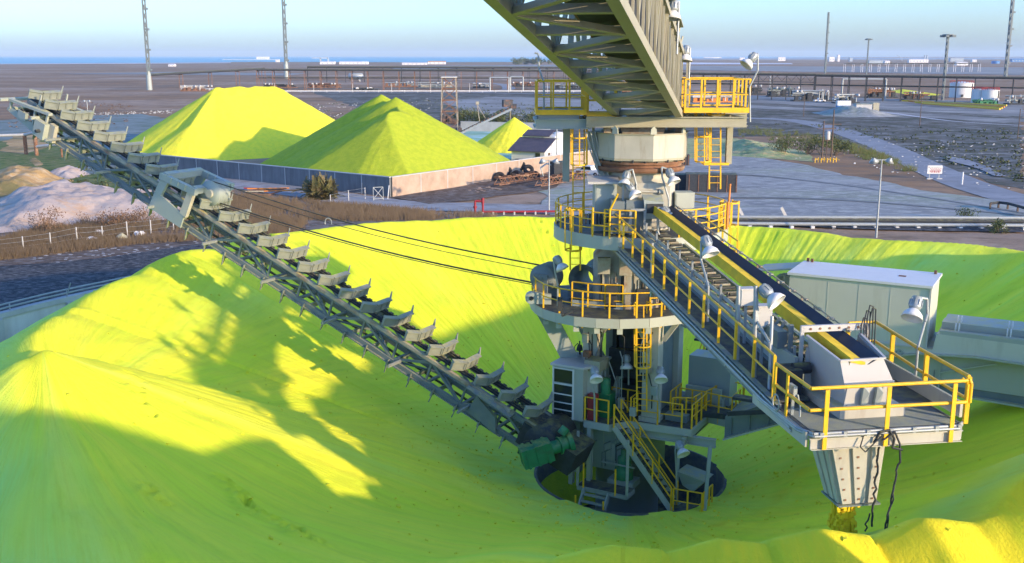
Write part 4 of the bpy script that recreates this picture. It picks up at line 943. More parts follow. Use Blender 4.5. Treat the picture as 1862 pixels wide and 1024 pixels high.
m_ = MB(); m_.beam(Q(-.3, BW + .25, .1), Q(-.3, BW + .25, BH + .3), .16, .2, gd); m_.beam(Q(-.3, BW - .1, .1), Q(-.3, BW - .1, BH + .2), .16, .2, gd); m_.beam(Q(-.3, BW - .1, BH + .2), Q(-.3, BW + .3, BH + .2), .14); m_.build('end_post', 'tan', br)
m_ = MB(); m_.beam(Q(2.0, BW + .12, BH - 2.0), Q(2.6, BW + .12, BH - .6), .04); m_.beam(Q(8.6, BW + .12, BH - 1.6), Q(9.2, BW + .12, BH - .5), .04); m_.build('lamp_stay', 'galv', br)
floodlight([Q(.6, BW + .35, BH - 1.4), Q(.6, BW + .35, BH + .2), Q(.6, BW + .2, BH + .3)], (-.1, -.2, -1), br)
floodlight([Q(8.6, BW + .35, BH - 1.4), Q(8.6, BW + .35, BH + .45), Q(8.8, BW + .2, BH + .45)], (-.1, -.2, -1), br)

# small services all over the tower
rs = random.Random(77)
for k in range(26):
    a_ = R(rs.uniform(-150, -30)); r_ = 1.78; x_, y_ = r_ * math.cos(a_), r_ * math.sin(a_); z0_ = ZM + rs.uniform(.1, .6)
    MB().tube(O(x_ - .15, y_, z0_), O(x_ - .15, y_, z0_ + rs.uniform(.6, 1.9)), rs.choice((.02, .03, .045)), 6).build('conduit', rs.choice(('rusty_steel', 'galv', 'dark')), tw)
for s_, t_, z_, h_ in ((-1.0, -1.68, 5.2, .5), (-1.0, -1.66, 6.2, .35), (1.3, -1.66, 6.9, .5), (1.75, -1.65, 5.4, .4), (-1.65, -1.66, 7.4, .4), (.2, -1.7, 4.6, .5), (.9, -2.0, 4.4, .4)):
    MB().obox(M(s_, t_, z_), ea * .14, ew * .08, UP * h_ / 2).build('junction_box', rs.choice(('panel', 'rusty_steel', 'girder')), tw)
for k in range(14):
    s_ = rs.uniform(-1.6, 1.9); t_ = -1.62; z0_ = rs.uniform(4, 6); MB().poly([M(s_, t_, z0_), M(s_, t_, z0_ + rs.uniform(.8, 2)), M(s_ + rs.uniform(-.5, .5), t_, z0_ + 2.2)], .025, 6).build('conduit', rs.choice(('dark', 'galv')), tw)
for k in range(10):
    s_ = rs.uniform(-1.7, .9); z0_ = rs.uniform(1.3, 2.2); MB().poly([M(s_, -1.78, z0_), M(s_, -1.78, z0_ + .7), M(s_ + .3, -1.78, z0_ + .9)], .03, 6).build('pipe', rs.choice(('dark', 'galv', 'boom_steel')), tw)
for s_ in (-1.75, -1.2, -.6, 0, .5): MB().obox(M(s_, -1.76, 2.35), ea * .03, ew * .03, UP * 1.0).build('stiffener', 'panel', tw)
MB().obox(M(-.3, -1.77, 2.2), ea * .3, ew * .02, UP * .4).build('inspection_door', 'panel', tw)
for a_ in range(0, 360, 15):
    q_ = V((2.0 * math.cos(R(a_)), 2.0 * math.sin(R(a_)), 0))
    if q_.y < .6: MB().tube(O(.1, 0, 15.5) + q_, O(.1, 0, 15.62) + q_, .05, 6).build('bolt', 'dark', tw)
# ============================================================ stacker boom with its tip platform
sb = thing('stacker_boom', B(3.5, 0, 12.2), 'inclined grey conveyor boom with yellow railed walkway, ending at the discharge platform in front', 'conveyor boom')
ZP = 10.8
def zw(u): return 12.36 - .0757 * (u - .5) if u < 21 else 10.81
def bbox(u0, u1, v0, v1, za, zb, mb=None):     # box that follows the boom slope; za zb relative to the walkway
    mb = mb or MB()
    return mb.hull8([B(u0, v0, zw(u0) + za), B(u1, v0, zw(u1) + za), B(u1, v1, zw(u1) + za), B(u0, v1, zw(u0) + za), B(u0, v0, zw(u0) + zb), B(u1, v0, zw(u1) + zb), B(u1, v1, zw(u1) + zb), B(u0, v1, zw(u0) + zb)])
UE = 19.9
bbox(1.6, UE, -1.55, -.62, -.04, 0).build('walkway', 'grate', sb)
m_ = MB(); bbox(1.6, UE + .3, -1.64, -1.56, -.40, .03, m_); bbox(1.6, UE + .3, -1.64, -1.50, -.46, -.40, m_); bbox(1.6, UE + .3, -1.72, -1.56, .03, .05, m_)
bbox(2.2, 18, 1.0, 1.1, -.45, .2, m_); bbox(2.2, 18, -.62, -.50, -.45, .10, m_)
u = 2.4
while u < 18: bbox(u, u + .12, -1.55, 1.05, -.42, -.24, m_); u += 1.5
m_.build('boom_girder', 'boom_steel', sb)
m_ = MB()
for dv_, dz in ((-1.70, -.12), (-1.74, -.22), (-1.69, -.32)): m_.tube(B(2, dv_, zw(2) + dz), B(21.2, dv_, zw(UE) + dz - .05), .032, 6)
u = 2.2
while u < 20: m_.beam(B(u, -1.66, zw(u) - .4), B(u, -1.66, zw(u) - .05), .05, .1); u += 1.4
m_.build('conduit', 'galv', sb)
m_ = MB()                                       # long cover tubes beside the walkway
for dv_, dz, rr in ((-.50, .42, .09), (-.44, .62, .07)): m_.tube(B(2.6, dv_, zw(2.6) + dz), B(18.6, dv_, zw(18.6) + dz), rr, 8)
bbox(2.6, 18.6, -.58, -.52, .0, .30, m_); m_.build('stringer', 'girder', sb)
u = 3.0
while u < 18.8:
    z = zw(u); MB().beam(B(u, -.52, z + .42), B(u, .55, z + .42), .16, .06, UP).build('idler_crossbar', 'rusty_steel', sb); u += .5
u = 3.0; k = 0
while u < 18.8:
    z = zw(u); m_ = MB()
    m_.tube(B(u, -.40, z + .60), B(u, -.08, z + .54), .06, 8); m_.tube(B(u + .1, -.05, z + .54), B(u + .1, .42, z + .54), .06, 8)
    m_.beam(B(u + .06, -.45, z + .42), B(u + .06, -.38, z + .78), .05, .09); u += .75
    m_.build('idler', 'dark', sb)
u = 3.6
while u < 18.8: MB().beam(B(u, -.55, zw(u) + .3), B(u, -.55, zw(u) + 1.05), .07, .1).build('idler_post', 'galv', sb); u += 1.5
b0, b1 = 3.0, 21.0
def bz(u): return 13.62 - (13.62 - 12.42) * (u - 4.8) / 14.8
m_ = MB()
def strip3(mb, va, da, vb, db, th=.03, u0=b0, u1=b1):
    mb.hull8([B(u0, va, bz(u0) + da - th), B(u1, va, bz(u1) + da - th), B(u1, vb, bz(u1) + db - th), B(u0, vb, bz(u0) + db - th), B(u0, va, bz(u0) + da), B(u1, va, bz(u1) + da), B(u1, vb, bz(u1) + db), B(u0, vb, bz(u0) + db)])
strip3(m_, .34, -.16, .70, .04); strip3(m_, .0, -.18, .34, -.16); m_.build('belt', 'rubber', sb)
m_ = MB(); strip3(m_, -.10, .04, .32, -.08, .10); strip3(m_, -.13, -.28, -.10, .05, .02); m_.build('belt_edge', 'belt_yellow', sb)
m_ = MB(); u = 3.4
while u < 19.5:
    m_.beam(B(u, .76, bz(u) - .5), B(u, .78, bz(u) + .12), .06, .05); m_.obox(B(u + .3, .77, bz(u + .3) + .10), eb * .10, ev * .04, UP * .04); u += .9
for dz in (.10,): m_.tube(B(3.2, .78, bz(3.2) + dz), B(19.2, .78, bz(19.2) + dz), .025, 6)
m_.build('belt_guard', 'rusty_steel', sb)
railing([B(2.4, -1.6, zw(2.4)), B(7, -1.6, zw(7)), B(12, -1.6, zw(12)), B(UE - .2, -1.6, zw(UE - .2))], sb, h=1.2, sp=1.42, drop=.02, r=.036)
railing([B(6.2, 1.2, zw(6.2) + 1.2), B(9.5, 1.2, zw(9.5) + 1.2)], sb, h=.5, mids=0, sp=1.6, r=.03)
# extra posts, switch boxes
def box_on_post(px, py, vv, sz, hp):
    c = OV(px, py, vv); k = MB(); k.obox(c, ev * sz[0] / 2, eb * sz[1] / 2, UP * sz[2] / 2); k.obox(c + UP * (sz[2] / 2 + .025), ev * sz[0] * .58, eb * sz[1] * .6, UP * .02)
    o = k.build('switch_box', 'offwhite', sb); MB().beam(c - UP * hp, c - UP * sz[2] / 2, .08).build('box_post', 'galv', o)
box_on_post(1357, 540, -.75, (.42, .3, .5), 1.6); box_on_post(1388, 575, -.95, (.42, .3, .6), 1.6)
m_ = MB()
for px_, ya, yb in ((1343, 520, 655), (1374, 520, 690), (1186, 442, 540)): m_.tube(OV(px_, ya, -1.5), OV(px_ - 2, yb, -1.5), .06, 8)
for px_, ya, yb in ((1404, 575, 720),): m_.tube(OV(px_, ya, -1.25), OV(px_ - 6, yb, -1.45), .05, 8)
m_.build('stanchion', 'galv', sb)
def blamp(pole, head, vv, aim):
    pts = [OV(x, y, vv) for x, y in pole] + [OV(head[0], head[1], vv + .12)]
    floodlight(pts, aim, sb)
blamp([(1287, 585), (1288, 520), (1275, 474), (1275, 440)], (1281, 430), -1.45, (.25, -.45, -.8))
blamp([(1400, 690), (1400, 624), (1377, 585), (1376, 530)], (1384, 521), -1.45, (.55, -.5, -.55))
# platform
def PB(u0, u1, v0, v1, z0, z1, mb=None):
    mb = mb or MB(); return mb.hull8([B(u0, v0, z0), B(u1, v0, z0), B(u1, v1, z0), B(u0, v1, z0), B(u0, v0, z1), B(u1, v0, z1), B(u1, v1, z1), B(u0, v1, z1)])
V0, V1, UF = -1.62, 2.50, 22.0
m_ = MB(); PB(20.25, UF, V0, V1, ZP - .05, ZP, m_); PB(16.2, 20.25, 1.35, 2.9, ZP - .05, ZP, m_); PB(18.6, 20.25, V0, 1.35, ZP - .05, ZP, m_)
m_.build('platform_deck', 'grate', sb)
m_ = MB()
for k in range(40):
    u = 20.3 + k * .043; PB(u, u + .014, V0 + .1, V1 - .1, ZP + .001, ZP + .012, m_)
m_.build('deck_grating', 'boom_steel', sb)
m_ = MB(); PB(UF, UF + .07, V0 + .05, V1, ZP - .44, ZP - .16, m_); PB(UF, UF + .13, V0, V1 + .02, ZP - .18, ZP - .15, m_); PB(UF, UF + .13, V0 + .05, V1 + .02, ZP - .46, ZP - .44, m_)
PB(19.0, UF, V1, V1 + .07, ZP - .44, ZP - .02, m_); PB(18.5, UF, V0 - .06, V0, ZP - .40, ZP - .02, m_)
for u in (18.8, 20.0, 21.2): PB(u, u + .1, V0, V1, ZP - .36, ZP - .06, m_)
PB(16.2, 21.6, 2.72, 2.80, ZP + .0, ZP + .42, m_)
m_.build('platform_frame', 'steel', sb)
m_ = MB()
for dz, du in ((-.03, .10), (-.09, .14)): m_.poly([B(19.0, V0 - .12, ZP + dz - .02), B(21.6, V0 - .12, ZP + dz), B(UF + du, V0 + .1, ZP + dz), B(UF + du, V1 - .1, ZP + dz), B(UF - .1, V1 + .12, ZP + dz)], .04, 7)
for v_ in np.arange(V0 + .3, V1, .62): m_.obox(B(UF + .14, v_, ZP - .06), eb * .03, ev * .05, UP * .07)
m_.build('pipe_rail', 'galv', sb)
rl = .05
m_ = MB()
for zz in (.58, 1.15): m_.tube(B(19.9, V0 - .02, ZP + zz), B(UF + .06, V0 - .02, ZP + zz), .046, 8)
for u_ in (19.95, 20.75): m_.beam(B(u_, V0 - .05, ZP - .2), B(u_, V0 - .05, ZP + 1.12), .11, .04, ev)
m_.build('railing', 'yellow', sb)
m_ = MB()
for zz in (.58, 1.15): m_.tube(B(UF + .06, V0 - .02, ZP + zz), B(UF + .06, V1 + .06, ZP + zz), .048, 8)
for v_ in (V0 + .38, V0 + 2.02, V1 - .32): m_.beam(B(UF + .15, v_, ZP - .44), B(UF + .15, v_, ZP + 1.12), .11, .035, eb)
m_.build('railing', 'yellow', sb)
railing([B(UF - .1, V1 + .2, ZP), B(19.3, 2.82, ZP), B(17.3, 3.0, ZP), B(16.3, 3.1, ZP), B(16.3, 2.2, ZP)], sb, h=1.2, sp=2.0, r=.05, drop=.05)
m_ = MB()
for k in range(2): m_.poly([B(UF - .12 + .1 * k, V1 + .02 + .14 * k, ZP + 1.15), B(UF + .02, V1 + .1 + .1 * k, ZP + 1.05), B(UF + .02, V1 + .1 + .1 * k, ZP + .55)], .045, 7)
m_.build('rail_return', 'yellow', sb)
# hopper
u0, u1, v0, v1 = 19.05, 20.95, -.42, 1.12
zt, zb_ = 12.30, 11.08
m_ = MB(); TH = .05
fl = [B(u1, v0 + .02, zt), B(u1 - .02, v1 - .35, zt + .02), B(u1 + .02, v1 - .02, zb_), B(u1 + .02, v0 + .18, zb_)]
fr = [B(21.0, -.36, 12.30), B(20.8, .82, 12.32), B(21.02, 1.05, 11.75), B(20.72, 1.02, 11.05), B(20.85, -.10, 11.05), B(21.1, -.2, 11.75)]
m_.prism([B(20.96, -.36, 12.26), B(20.96, .84, 12.28), B(21.16, 1.05, 11.72), B(21.16, -.30, 11.70)], eb * -.05)
m_.prism([B(21.16, -.30, 11.698), B(21.16, 1.05, 11.718), B(21.0, 1.02, 11.0), B(21.0, -.14, 11.0)], eb * -.05)
m_.prism([B(19.05, -.40, 12.42), B(20.96, -.36, 12.26), B(21.15, -.30, 11.70), B(20.99, -.14, 11.0), B(19.05, -.2, 11.0)], ev * .045)
m_.prism([B(19.05, 1.12, 12.42), B(20.96, .84, 12.28), B(21.15, 1.05, 11.72), B(20.99, 1.02, 11.0), B(19.05, 1.1, 11.0)], ev * -.045)
m_.prism([B(19.03, -.42, 12.1), B(19.03, 1.14, 12.1), B(19.03, 1.14, 11.0), B(19.03, -.42, 11.0)], eb * .03)
hp = m_.build('hopper', 'offwhite', sb)
m_ = MB()
for p, q in (((20.98, -.38, 12.29), (20.98, .86, 12.31)), ((19.05, -.42, 12.45), (20.98, -.38, 12.29)), ((19.05, 1.14, 12.45), (20.98, .86, 12.31)), ((21.17, -.31, 11.71), (21.17, 1.06, 11.73)), ((21.02, -.16, 11.05), (21.02, 1.04, 11.05))): m_.beam(B(*p), B(*q), .07, .05)
for v_ in (-.2, .28, .8): m_.beam(B(21.175, v_, 11.70), B(21.02, v_, 11.03), .04, .03)
m_.build('rim', 'offwhite', hp)
m_ = MB()
for v_ in (.28, .66): m_.prism([B(21.14, v_ - .08, 11.1), B(21.14, v_ + .08, 11.1), B(21.24, v_ + .09, 11.45), B(21.2, v_ + .06, 11.62), B(21.2, v_ - .06, 11.62), B(21.24, v_ - .09, 11.45)], eb * -.10)
m_.build('vent_cover', 'girder', hp)
MB().obox(B(20.6, .38, 11.72), eb * .34, ev * .6, UP * .05).build('hopper_liner', 'boom_steel', hp)
m_ = MB(); PB(20.55, 21.32, -.45, 1.35, ZP + .02, ZP + .26, m_); PB(19.0, 20.55, -.55, 1.3, ZP + .02, ZP + .24, m_); m_.build('hopper_base', 'steel', sb)
m_ = MB(); m_.obox(B(18.95, .42, 12.62), eb * .05, ev * .98, UP * .09); m_.beam(B(18.95, -.52, 11), B(18.95, -.52, 12.7), .1, .1); m_.beam(B(18.95, 1.38, 11), B(18.95, 1.38, 12.7), .1, .1); m_.build('scraper_beam', 'offwhite', sb)
m_ = MB()
for k in range(6): m_.tube(B(18.99, -.3 + k * .28, 12.62), B(19.02, -.3 + k * .28, 12.62), .035, 8)
m_.build('bolt', 'rust', sb)
m_ = MB()
for k, (dv_, hh) in enumerate(((1.2, .55), (1.28, .7), (1.36, .62), (1.12, .35))):
    m_.poly([B(19.2, dv_ - .1, 12.0), B(19.15, dv_, 12.4), B(19.1, dv_ + .02, 12.5 + hh * .6), B(19.08, dv_ + .08, 12.55 + hh), B(19.05, dv_ + .2, 12.5 + hh), B(19.0, dv_ + .26, 12.3), B(19.0, dv_ + .24, 11.6)], .018, 6)
m_.build('hose', 'dark', sb)
m_ = MB(); m_.obox(B(19.3, -1.0, 11.3), eb * .35, ev * .25, UP * .35); m_.tube(B(19.3, -.9, 11.6), B(19.3, -.4, 11.6), .16, 12); m_.build('belt_drive', 'dark', sb)
m_ = MB(); m_.obox(B(17.7, -.75, 12.1), eb * .5, ev * .15, UP * .25); m_.beam(B(17.2, -.75, 12.0), B(17.4, -.5, 12.55), .08); m_.beam(B(17.6, -.75, 12.0), B(17.8, -.5, 12.55), .08); m_.beam(B(18.4, -.6, 11.2), B(18.4, -.6, 12.6), .12); m_.build('belt_tensioner', 'boom_steel', sb)
MB().obox(B(18.2, -.7, 11.35), eb * .9, ev * .05, UP * .5).build('side_panel', 'girder', sb)
m_ = MB(); m_.obox(B(20.7, -1.5, 11.45), eb * .18, ev * .05, UP * .16); m_.beam(B(20.75, -1.5, ZP), B(20.75, -1.5, 11.3), .07); m_.poly([B(20.9, -1.45, 11.4), B(21.0, -1.4, 11.1), B(21.05, -1.42, 10.85)], .025, 6); m_.build('control_stand', 'girder', sb)
m_ = MB(); cc = OV(1411, 732, -1.78); pts = [cc + eb * (.22 * math.cos(R(k))) + UP * (.22 * math.sin(R(k))) for k in range(0, 361, 24)]; m_.poly(pts, .022, 6); m_.build('cable_coil', 'galv', sb)
floodlight([B(19.25, 2.80, ZP), B(19.25, 2.80, ZP + 1.25), B(19.2, 2.98, ZP + 1.95), B(19.0, 3.15, ZP + 2.1), B(19.0, 3.10, ZP + 2.55), B(19.05, 2.78, ZP + 2.62)], (-.35, -.45, -.8), sb)
# corrugated chute beneath
m_ = MB(); ct = [(20.3, -.85), (21.62, -.85), (21.62, .66), (20.3, .66)]; cb = [(20.6, -.32), (21.40, -.30), (21.40, .64), (20.6, .62)]
m_.hull8([B(u, v, 8.5) for u, v in cb] + [B(u, v, 10.36) for u, v in ct])
def rib(t0, t1, face):
    (ua, va), (ub, vb) = ct[face], ct[(face + 1) % 4]; (uc, vc), (ud, vd) = cb[face], cb[(face + 1) % 4]
    g_ = lambda p, q, t: (p[0] + (q[0] - p[0]) * t, p[1] + (q[1] - p[1]) * t)
    p0, p1 = g_((ua, va), (ub, vb), t0), g_((ua, va), (ub, vb), t1); p2, p3 = g_((uc, vc), (ud, vd), t1), g_((uc, vc), (ud, vd), t0)
    n_ = {0: ev * -1, 1: eb, 2: ev, 3: eb * -1}[face] * .07
    m_.prism([B(*p3, 8.52), B(*p2, 8.52), B(*p1, 10.34), B(*p0, 10.34)], n_)
for f_ in range(4):
    for t0, t1 in ((.02, .26), (.40, .68), (.78, .98)): rib(t0, t1, f_)
ch = m_.build('discharge_chute', 'steel', sb)
m_ = MB(); PB(20.5, 21.52, -.42, .76, 8.46, 8.50, m_); m_.build('chute_flange', 'boom_steel', ch)
m_ = MB()
for v_, w_ in ((-.62, -.2), (-.1, .17), (.5, .52)):
    for k in range(6):
        t = .08 + k * .17; vv = v_ + (w_ - v_) * t; uu = 21.69 - .22 * t; MB().obox(B(uu + .012, vv, 10.34 - 1.82 * t), eb * .006, ev * .03, UP * .025).build('bolt', 'rust', ch)
# falling sulphur and trailing ropes
m_ = MB(); rr = random.Random(4)
for k in range(420):
    z = 8.44 - rr.random() * 1.2; m_.obox(B(20.98 + rr.uniform(-.27, .27), .02 + rr.uniform(-.27, .27), z), eb * rr.uniform(.02, .05), ev * rr.uniform(.02, .05), UP * rr.uniform(.03, .09))
m_.lathe([(.25, 7.2), (.24, 7.7), (.23, 8.1), (.24, 8.5)], B(20.98, .02, 0), 18)
o = m_.build('falling_sulphur', 'sulphur_gold', None, B(20.98, .02, 7.5)); tag(o, 'thick yellow stream of sulphur pouring from the discharge chute onto the heap', 'falling sulphur')
def wavy(p, q, n, a, sd):
    rr = random.Random(sd); return [p.lerp(q, i / n) + V((rr.uniform(-a, a), rr.uniform(-a, a), 0)) * (1 if 0 < i < n else 0) for i in range(n + 1)]
m_ = MB(); m_.poly(wavy(B(21.75, .45, 10.4), B(21.6, .52, 7.9), 16, .035, 1), .028, 6); m_.poly(wavy(B(21.65, .40, 8.3), B(21.55, .36, 7.75), 5, .05, 5), .022, 5)
tag(m_.build('hanging_rope', 'dark', None, B(21.7, .5, 10.4)), 'shorter frayed dark rope hanging in front of the discharge chute', 'rope')
m_ = MB(); m_.poly([B(22.15, .3, 10.5), B(22.2, .6, 10.75), B(22.18, .78, 10.4), B(22.15, .85, 9.9)] + wavy(B(22.1, .82, 9.8), B(21.9, .62, 7.0), 20, .03, 2), .026, 6); m_.poly(wavy(B(22.05, .78, 9.0), B(22.0, .74, 7.9), 8, .05, 7), .02, 5)
tag(m_.build('hanging_rope', 'dark', None, B(22.1, .8, 10.5)), 'longer dark rope hanging off the platform edge, its tail down on the yellow heap', 'rope')
m_ = MB(); m_.poly([B(UF + .12, .1, 10.45), B(UF + .2, .2, 10.75), B(UF + .2, .45, 10.8), B(UF + .18, .62, 10.55), B(UF + .15, .6, 10.3), B(UF + .2, .85, 10.25)], .03, 6); m_.poly([B(UF + .15, -.2, 10.7), B(UF + .2, -.3, 10.4), B(UF + .2, -.15, 10.25), B(UF + .2, .3, 10.7)], .018, 5)
m_.build('cable', 'dark', sb)

# ============================================================ counterweight arm and electrical house
ca = thing('counterweight_arm', M(2, 0, 3), 'deep grey plate girder arm behind the platform, running out of the picture right', 'girder arm')
prof = [(1.6, 2.9), (4.6, 3.5), (8.5, 5.3), (14.2, 7.2), (26, 6.8), (26, 9.35), (13.2, 9.5), (13.1, 8.85), (6.6, 8.85), (6.6, 7.9), (9.5, 7.7), (11.0, 7.5), (8.3, 6.45), (4.4, 4.7), (1.6, 4.1)]
pu = [(6.6, 7.9), (9.5, 7.7), (11.0, 7.3), (14.2, 7.4), (26, 7.3), (26, 9.35), (13.2, 9.5), (13.1, 8.85), (6.6, 8.85)]; pl = [(4.9, 3.6), (8.5, 5.3), (14.2, 7.1), (26, 6.7), (26, 7.28), (14.2, 7.38), (11.0, 7.2), (8.3, 6.3), (4.9, 4.6)]
MB().prism([M(s, -1.25, z) for s, z in pu], ew * 2.6).build('girder_web', 'panel', ca)
MB().prism([M(s, -1.22, z) for s, z in pl], ew * 2.5).build('lower_strut', 'boom_steel', ca)
for s_ in np.arange(5.2, 13.5, .8): z_ = 3.5 + (s_ - 4.6) * .42; MB().obox(M(s_, -1.25, z_ + .45), ea * .02, ew * .04, UP * .4).build('stiffener', 'boom_steel', ca)
up_ = [(6.62, 8.86), (13.1, 8.86), (13.2, 9.505), (26, 9.36), (26, 8.72), (17, 8.74), (14.6, 8.80), (12.6, 8.65), (10.6, 8.15), (8.6, 7.75), (6.62, 7.75)]
MB().prism([M(s, -1.62, z) for s, z in up_], ew * .36).build('side_plate', 'house_panel', ca)
m_ = MB(); fl_ = [(6.62, 7.75), (8.6, 7.75), (10.6, 8.15), (12.6, 8.65), (14.6, 8.80), (17, 8.74), (26, 8.72)]
for (s0, z0), (s1, z1) in zip(fl_[:-1], fl_[1:]): m_.beam(M(s0, -1.65, z0), M(s1, -1.65, z1), .26, .06, UP)
bl_ = [(4.9, 3.6), (8.5, 5.3), (14.2, 7.1), (26, 6.7)]
for (s0, z0), (s1, z1) in zip(bl_[:-1], bl_[1:]): m_.beam(M(s0, -1.3, z0), M(s1, -1.3, z1), .3, .07, UP); m_.beam(M(s0, 1.3, z0), M(s1, 1.3, z1), .3, .07, UP)
m_.beam(M(10.2, -1.45, 6.4), M(12.4, -1.45, 7.9), .08, .05); m_.beam(M(13.4, -1.3, 7.9), M(15.4, -1.5, 8.6), .09, .06)
m_.build('flange', 'panel', ca)
m_ = MB()
for s_ in (9.9, 13.4, 17, 20.5): m_.beam(M(s_, -1.28, 6.9 if s_ > 10 else 6.1), M(s_, -1.28, 8.5 if s_ > 13 else 7.8), .05, .12, ew)
m_.build('stiffener', 'panel', ca)
m_ = MB(); c_ = M(11.9, -1.66, 8.9 - .35); m_.tube(c_ + ew * .03, c_ - ew * .03, .17, 20); m_.build('inspection_cover', 'girder', ca)
m_ = MB()
for k in range(5): q = c_ + ea * .11 * math.cos(R(72 * k)) + UP * .11 * math.sin(R(72 * k)); m_.tube(q, q - ew * .05, .02, 6)
m_.build('bolt', 'dark', ca)
m_ = MB(); m_.obox(M(19.6, -1.45, 9.55), ea * 6.3, ew * .16, UP * .10); m_.obox(M(19.6, -.75, 9.75), ea * 6.3, ew * .35, UP * .14); m_.obox(M(19.6, .3, 9.7), ea * 6.3, ew * .5, UP * .10); m_.build('cable_duct', 'panel', ca)
m_ = MB()
for s_ in (13.9, 15.7, 17.6):
    for t_ in (-1.45, -.75):
        for d_ in (-.06, .06): pts = [M(s_ + d_, t_, 9.66 + (.15 if t_ > -1 else 0)) + ew * .16 * math.cos(R(k)) + UP * (.26 * math.sin(R(k)) + .05) for k in range(0, 181, 30)]; m_.poly(pts, .022, 6)
m_.build('duct_hoop', 'white', ca)
m_ = MB(); m_.obox(M(8.6, -1.75, 5.75), ea * 3.2, ew * .25, UP * .06); m_.beam(M(5.2, -1.9, 5.0), M(11, -1.9, 6.3), .1, .2); m_.build('gusset', 'dark', ca)
eh = thing('electrical_house', M(10.1, -.3, 8.86), 'large pale grey sheet metal equipment house with a flat white roof, behind the platform', 'equipment house')
s0, s1, t0, t1, z0, z1 = 7.45, 12.85, -1.66, 1.0, 8.88, 11.28
MB().prism([M(s0, t0, z0), M(s1, t0, z0), M(s1, t1, z0), M(s0, t1, z0)], (0, 0, z1 - z0)).build('wall', 'house_panel', eh)
MB().prism([M(s0 - .08, t0 - .09, z1), M(s1 + .08, t0 - .09, z1), M(s1 + .08, t1 + .09, z1), M(s0 - .08, t1 + .09, z1)], (0, 0, .10)).build('roof', 'white', eh)
m_ = MB()
for s_ in (9.0, 10.2, 11.4): m_.beam(M(s_, t0 - .004, z0 + .02), M(s_, t0 - .002, z1 - .02), .010, .010, ew)
m_.beam(M(s1 + .01, t0 - .02, z0), M(s1 + .01, t0 - .02, z1), .07, .07, ew); m_.beam(M(s0, t0 - .03, z0 + .02), M(s1, t0 - .03, z0 + .02), .06, .08); m_.build('corner_trim', 'offwhite', eh)
for s_, t_ in ((s0 + .3, t1 - .1), (s1 - .15, t1 - .2), (s0 + .1, t1)): MB().obox(M(s_, t_, z1 + .16), ea * .05, ew * .05, UP * .08).build('lifting_eye', 'rust', eh)
MB().obox(M(11.6, -.3, z1 + .105), ea * .14, ew * .12, UP * .006).build('rust_patch', 'rust', eh)
m_ = MB(); m_.obox(M(s0 - .45, .1, 10.6), ea * .32, ew * .3, UP * .3); m_.obox(M(s0 - .75, .1, 10.0), ea * .16, ew * .3, UP * .85); m_.obox(M(s0 - .45, .1, 9.4), ea * .4, ew * .3, UP * .2); m_.build('air_duct', 'girder', eh)
m_ = MB(); m_.prism([M(s0 - 1.75, -.6, 11.02), M(s0 - .05, -.6, 11.28), M(s0 - .05, 1.0, 11.28), M(s0 - 1.75, 1.0, 11.02)], (0, 0, .06)); m_.build('canopy', 'girder', eh)
m_ = MB()
for s_ in (-1.6, -1.1, -.5): m_.beam(M(s0 + s_, -.5, 9.0), M(s0 + s_, -.5, 11.05), .05)
m_.build('canopy_post', 'galv', eh)

# ============================================================ reclaimer boom with scraper chain
P0, P1 = D(962, 765, 46.0), D(58, 183, 58.0)
sd = (P1 - P0); LB = sd.length; sd.normalize(); ld = V((-sd.y, sd.x, 0)).normalized(); ld = ld if ld.y > 0 else -ld
nd = sd.cross(ld).normalized(); nd = nd if nd.z > 0 else -nd
def S(s, l, n=0): return P0 + sd * s + ld * l + nd * n
rb = thing('reclaimer_boom', S(0, 1, -1), 'long dark lattice boom with rows of scraper blades, rising to upper left', 'reclaimer boom')
WB = 2.05; PITCHB = LB / 25
L0, L1 = -1.2, LB + 1.6
for l_ in (.28, 1.78):
    m_ = MB(); m_.beam(S(-.6, l_, -.30), S(L1 - 1, l_, -.30), .18, .22, nd); m_.build('top_chord', 'boom_steel', rb)
    m_ = MB(); m_.beam(S(-.8, l_, -1.45), S(L1 - 1.4, l_, -1.45), .22, .24, nd); m_.beam(S(1.0, l_ + (-.16 if l_ < 1 else .16), -1.57), S(L1 - 1.4, l_ + (-.16 if l_ < 1 else .16), -1.57), .10, .05, nd); m_.build('bottom_chord', 'boom_steel', rb)
    m_ = MB(); s = -.6; k = 0
    while s < L1 - 2.5:
        m_.beam(S(s, l_, -.35), S(s, l_, -1.4), .10, .10, ld); m_.beam(S(s, l_, -.36) if k % 2 else S(s, l_, -1.38), S(s + 2.04, l_, -1.38) if k % 2 else S(s + 2.04, l_, -.36), .11, .10, ld); s += 2.04; k += 1
    m_.build('side_lattice', 'boom_steel', rb)
m_ = MB(); s = 1.4; k = 0
while s < L1 - 1.5:
    m_.beam(S(s, .28, -1.45), S(s, 1.78, -1.45), .12, .12, nd); m_.beam(S(s, .28, -.36), S(s, 1.78, -.36), .10, .10, nd); m_.beam(S(s, .28, -1.42) if k % 2 else S(s, 1.78, -1.42), S(s + 2.04, 1.78, -1.42) if k % 2 else S(s + 2.04, .28, -1.42), .08, .08, nd); s += 2.04; k += 1
m_.build('cross_brace', 'boom_steel', rb)
s = 3.0
while s < L1 - 3: MB().beam(S(s, -.75, -1.2), S(s, .3, -1.2), .09, .13, nd).build('outrigger', 'galv', rb); s += 4.08
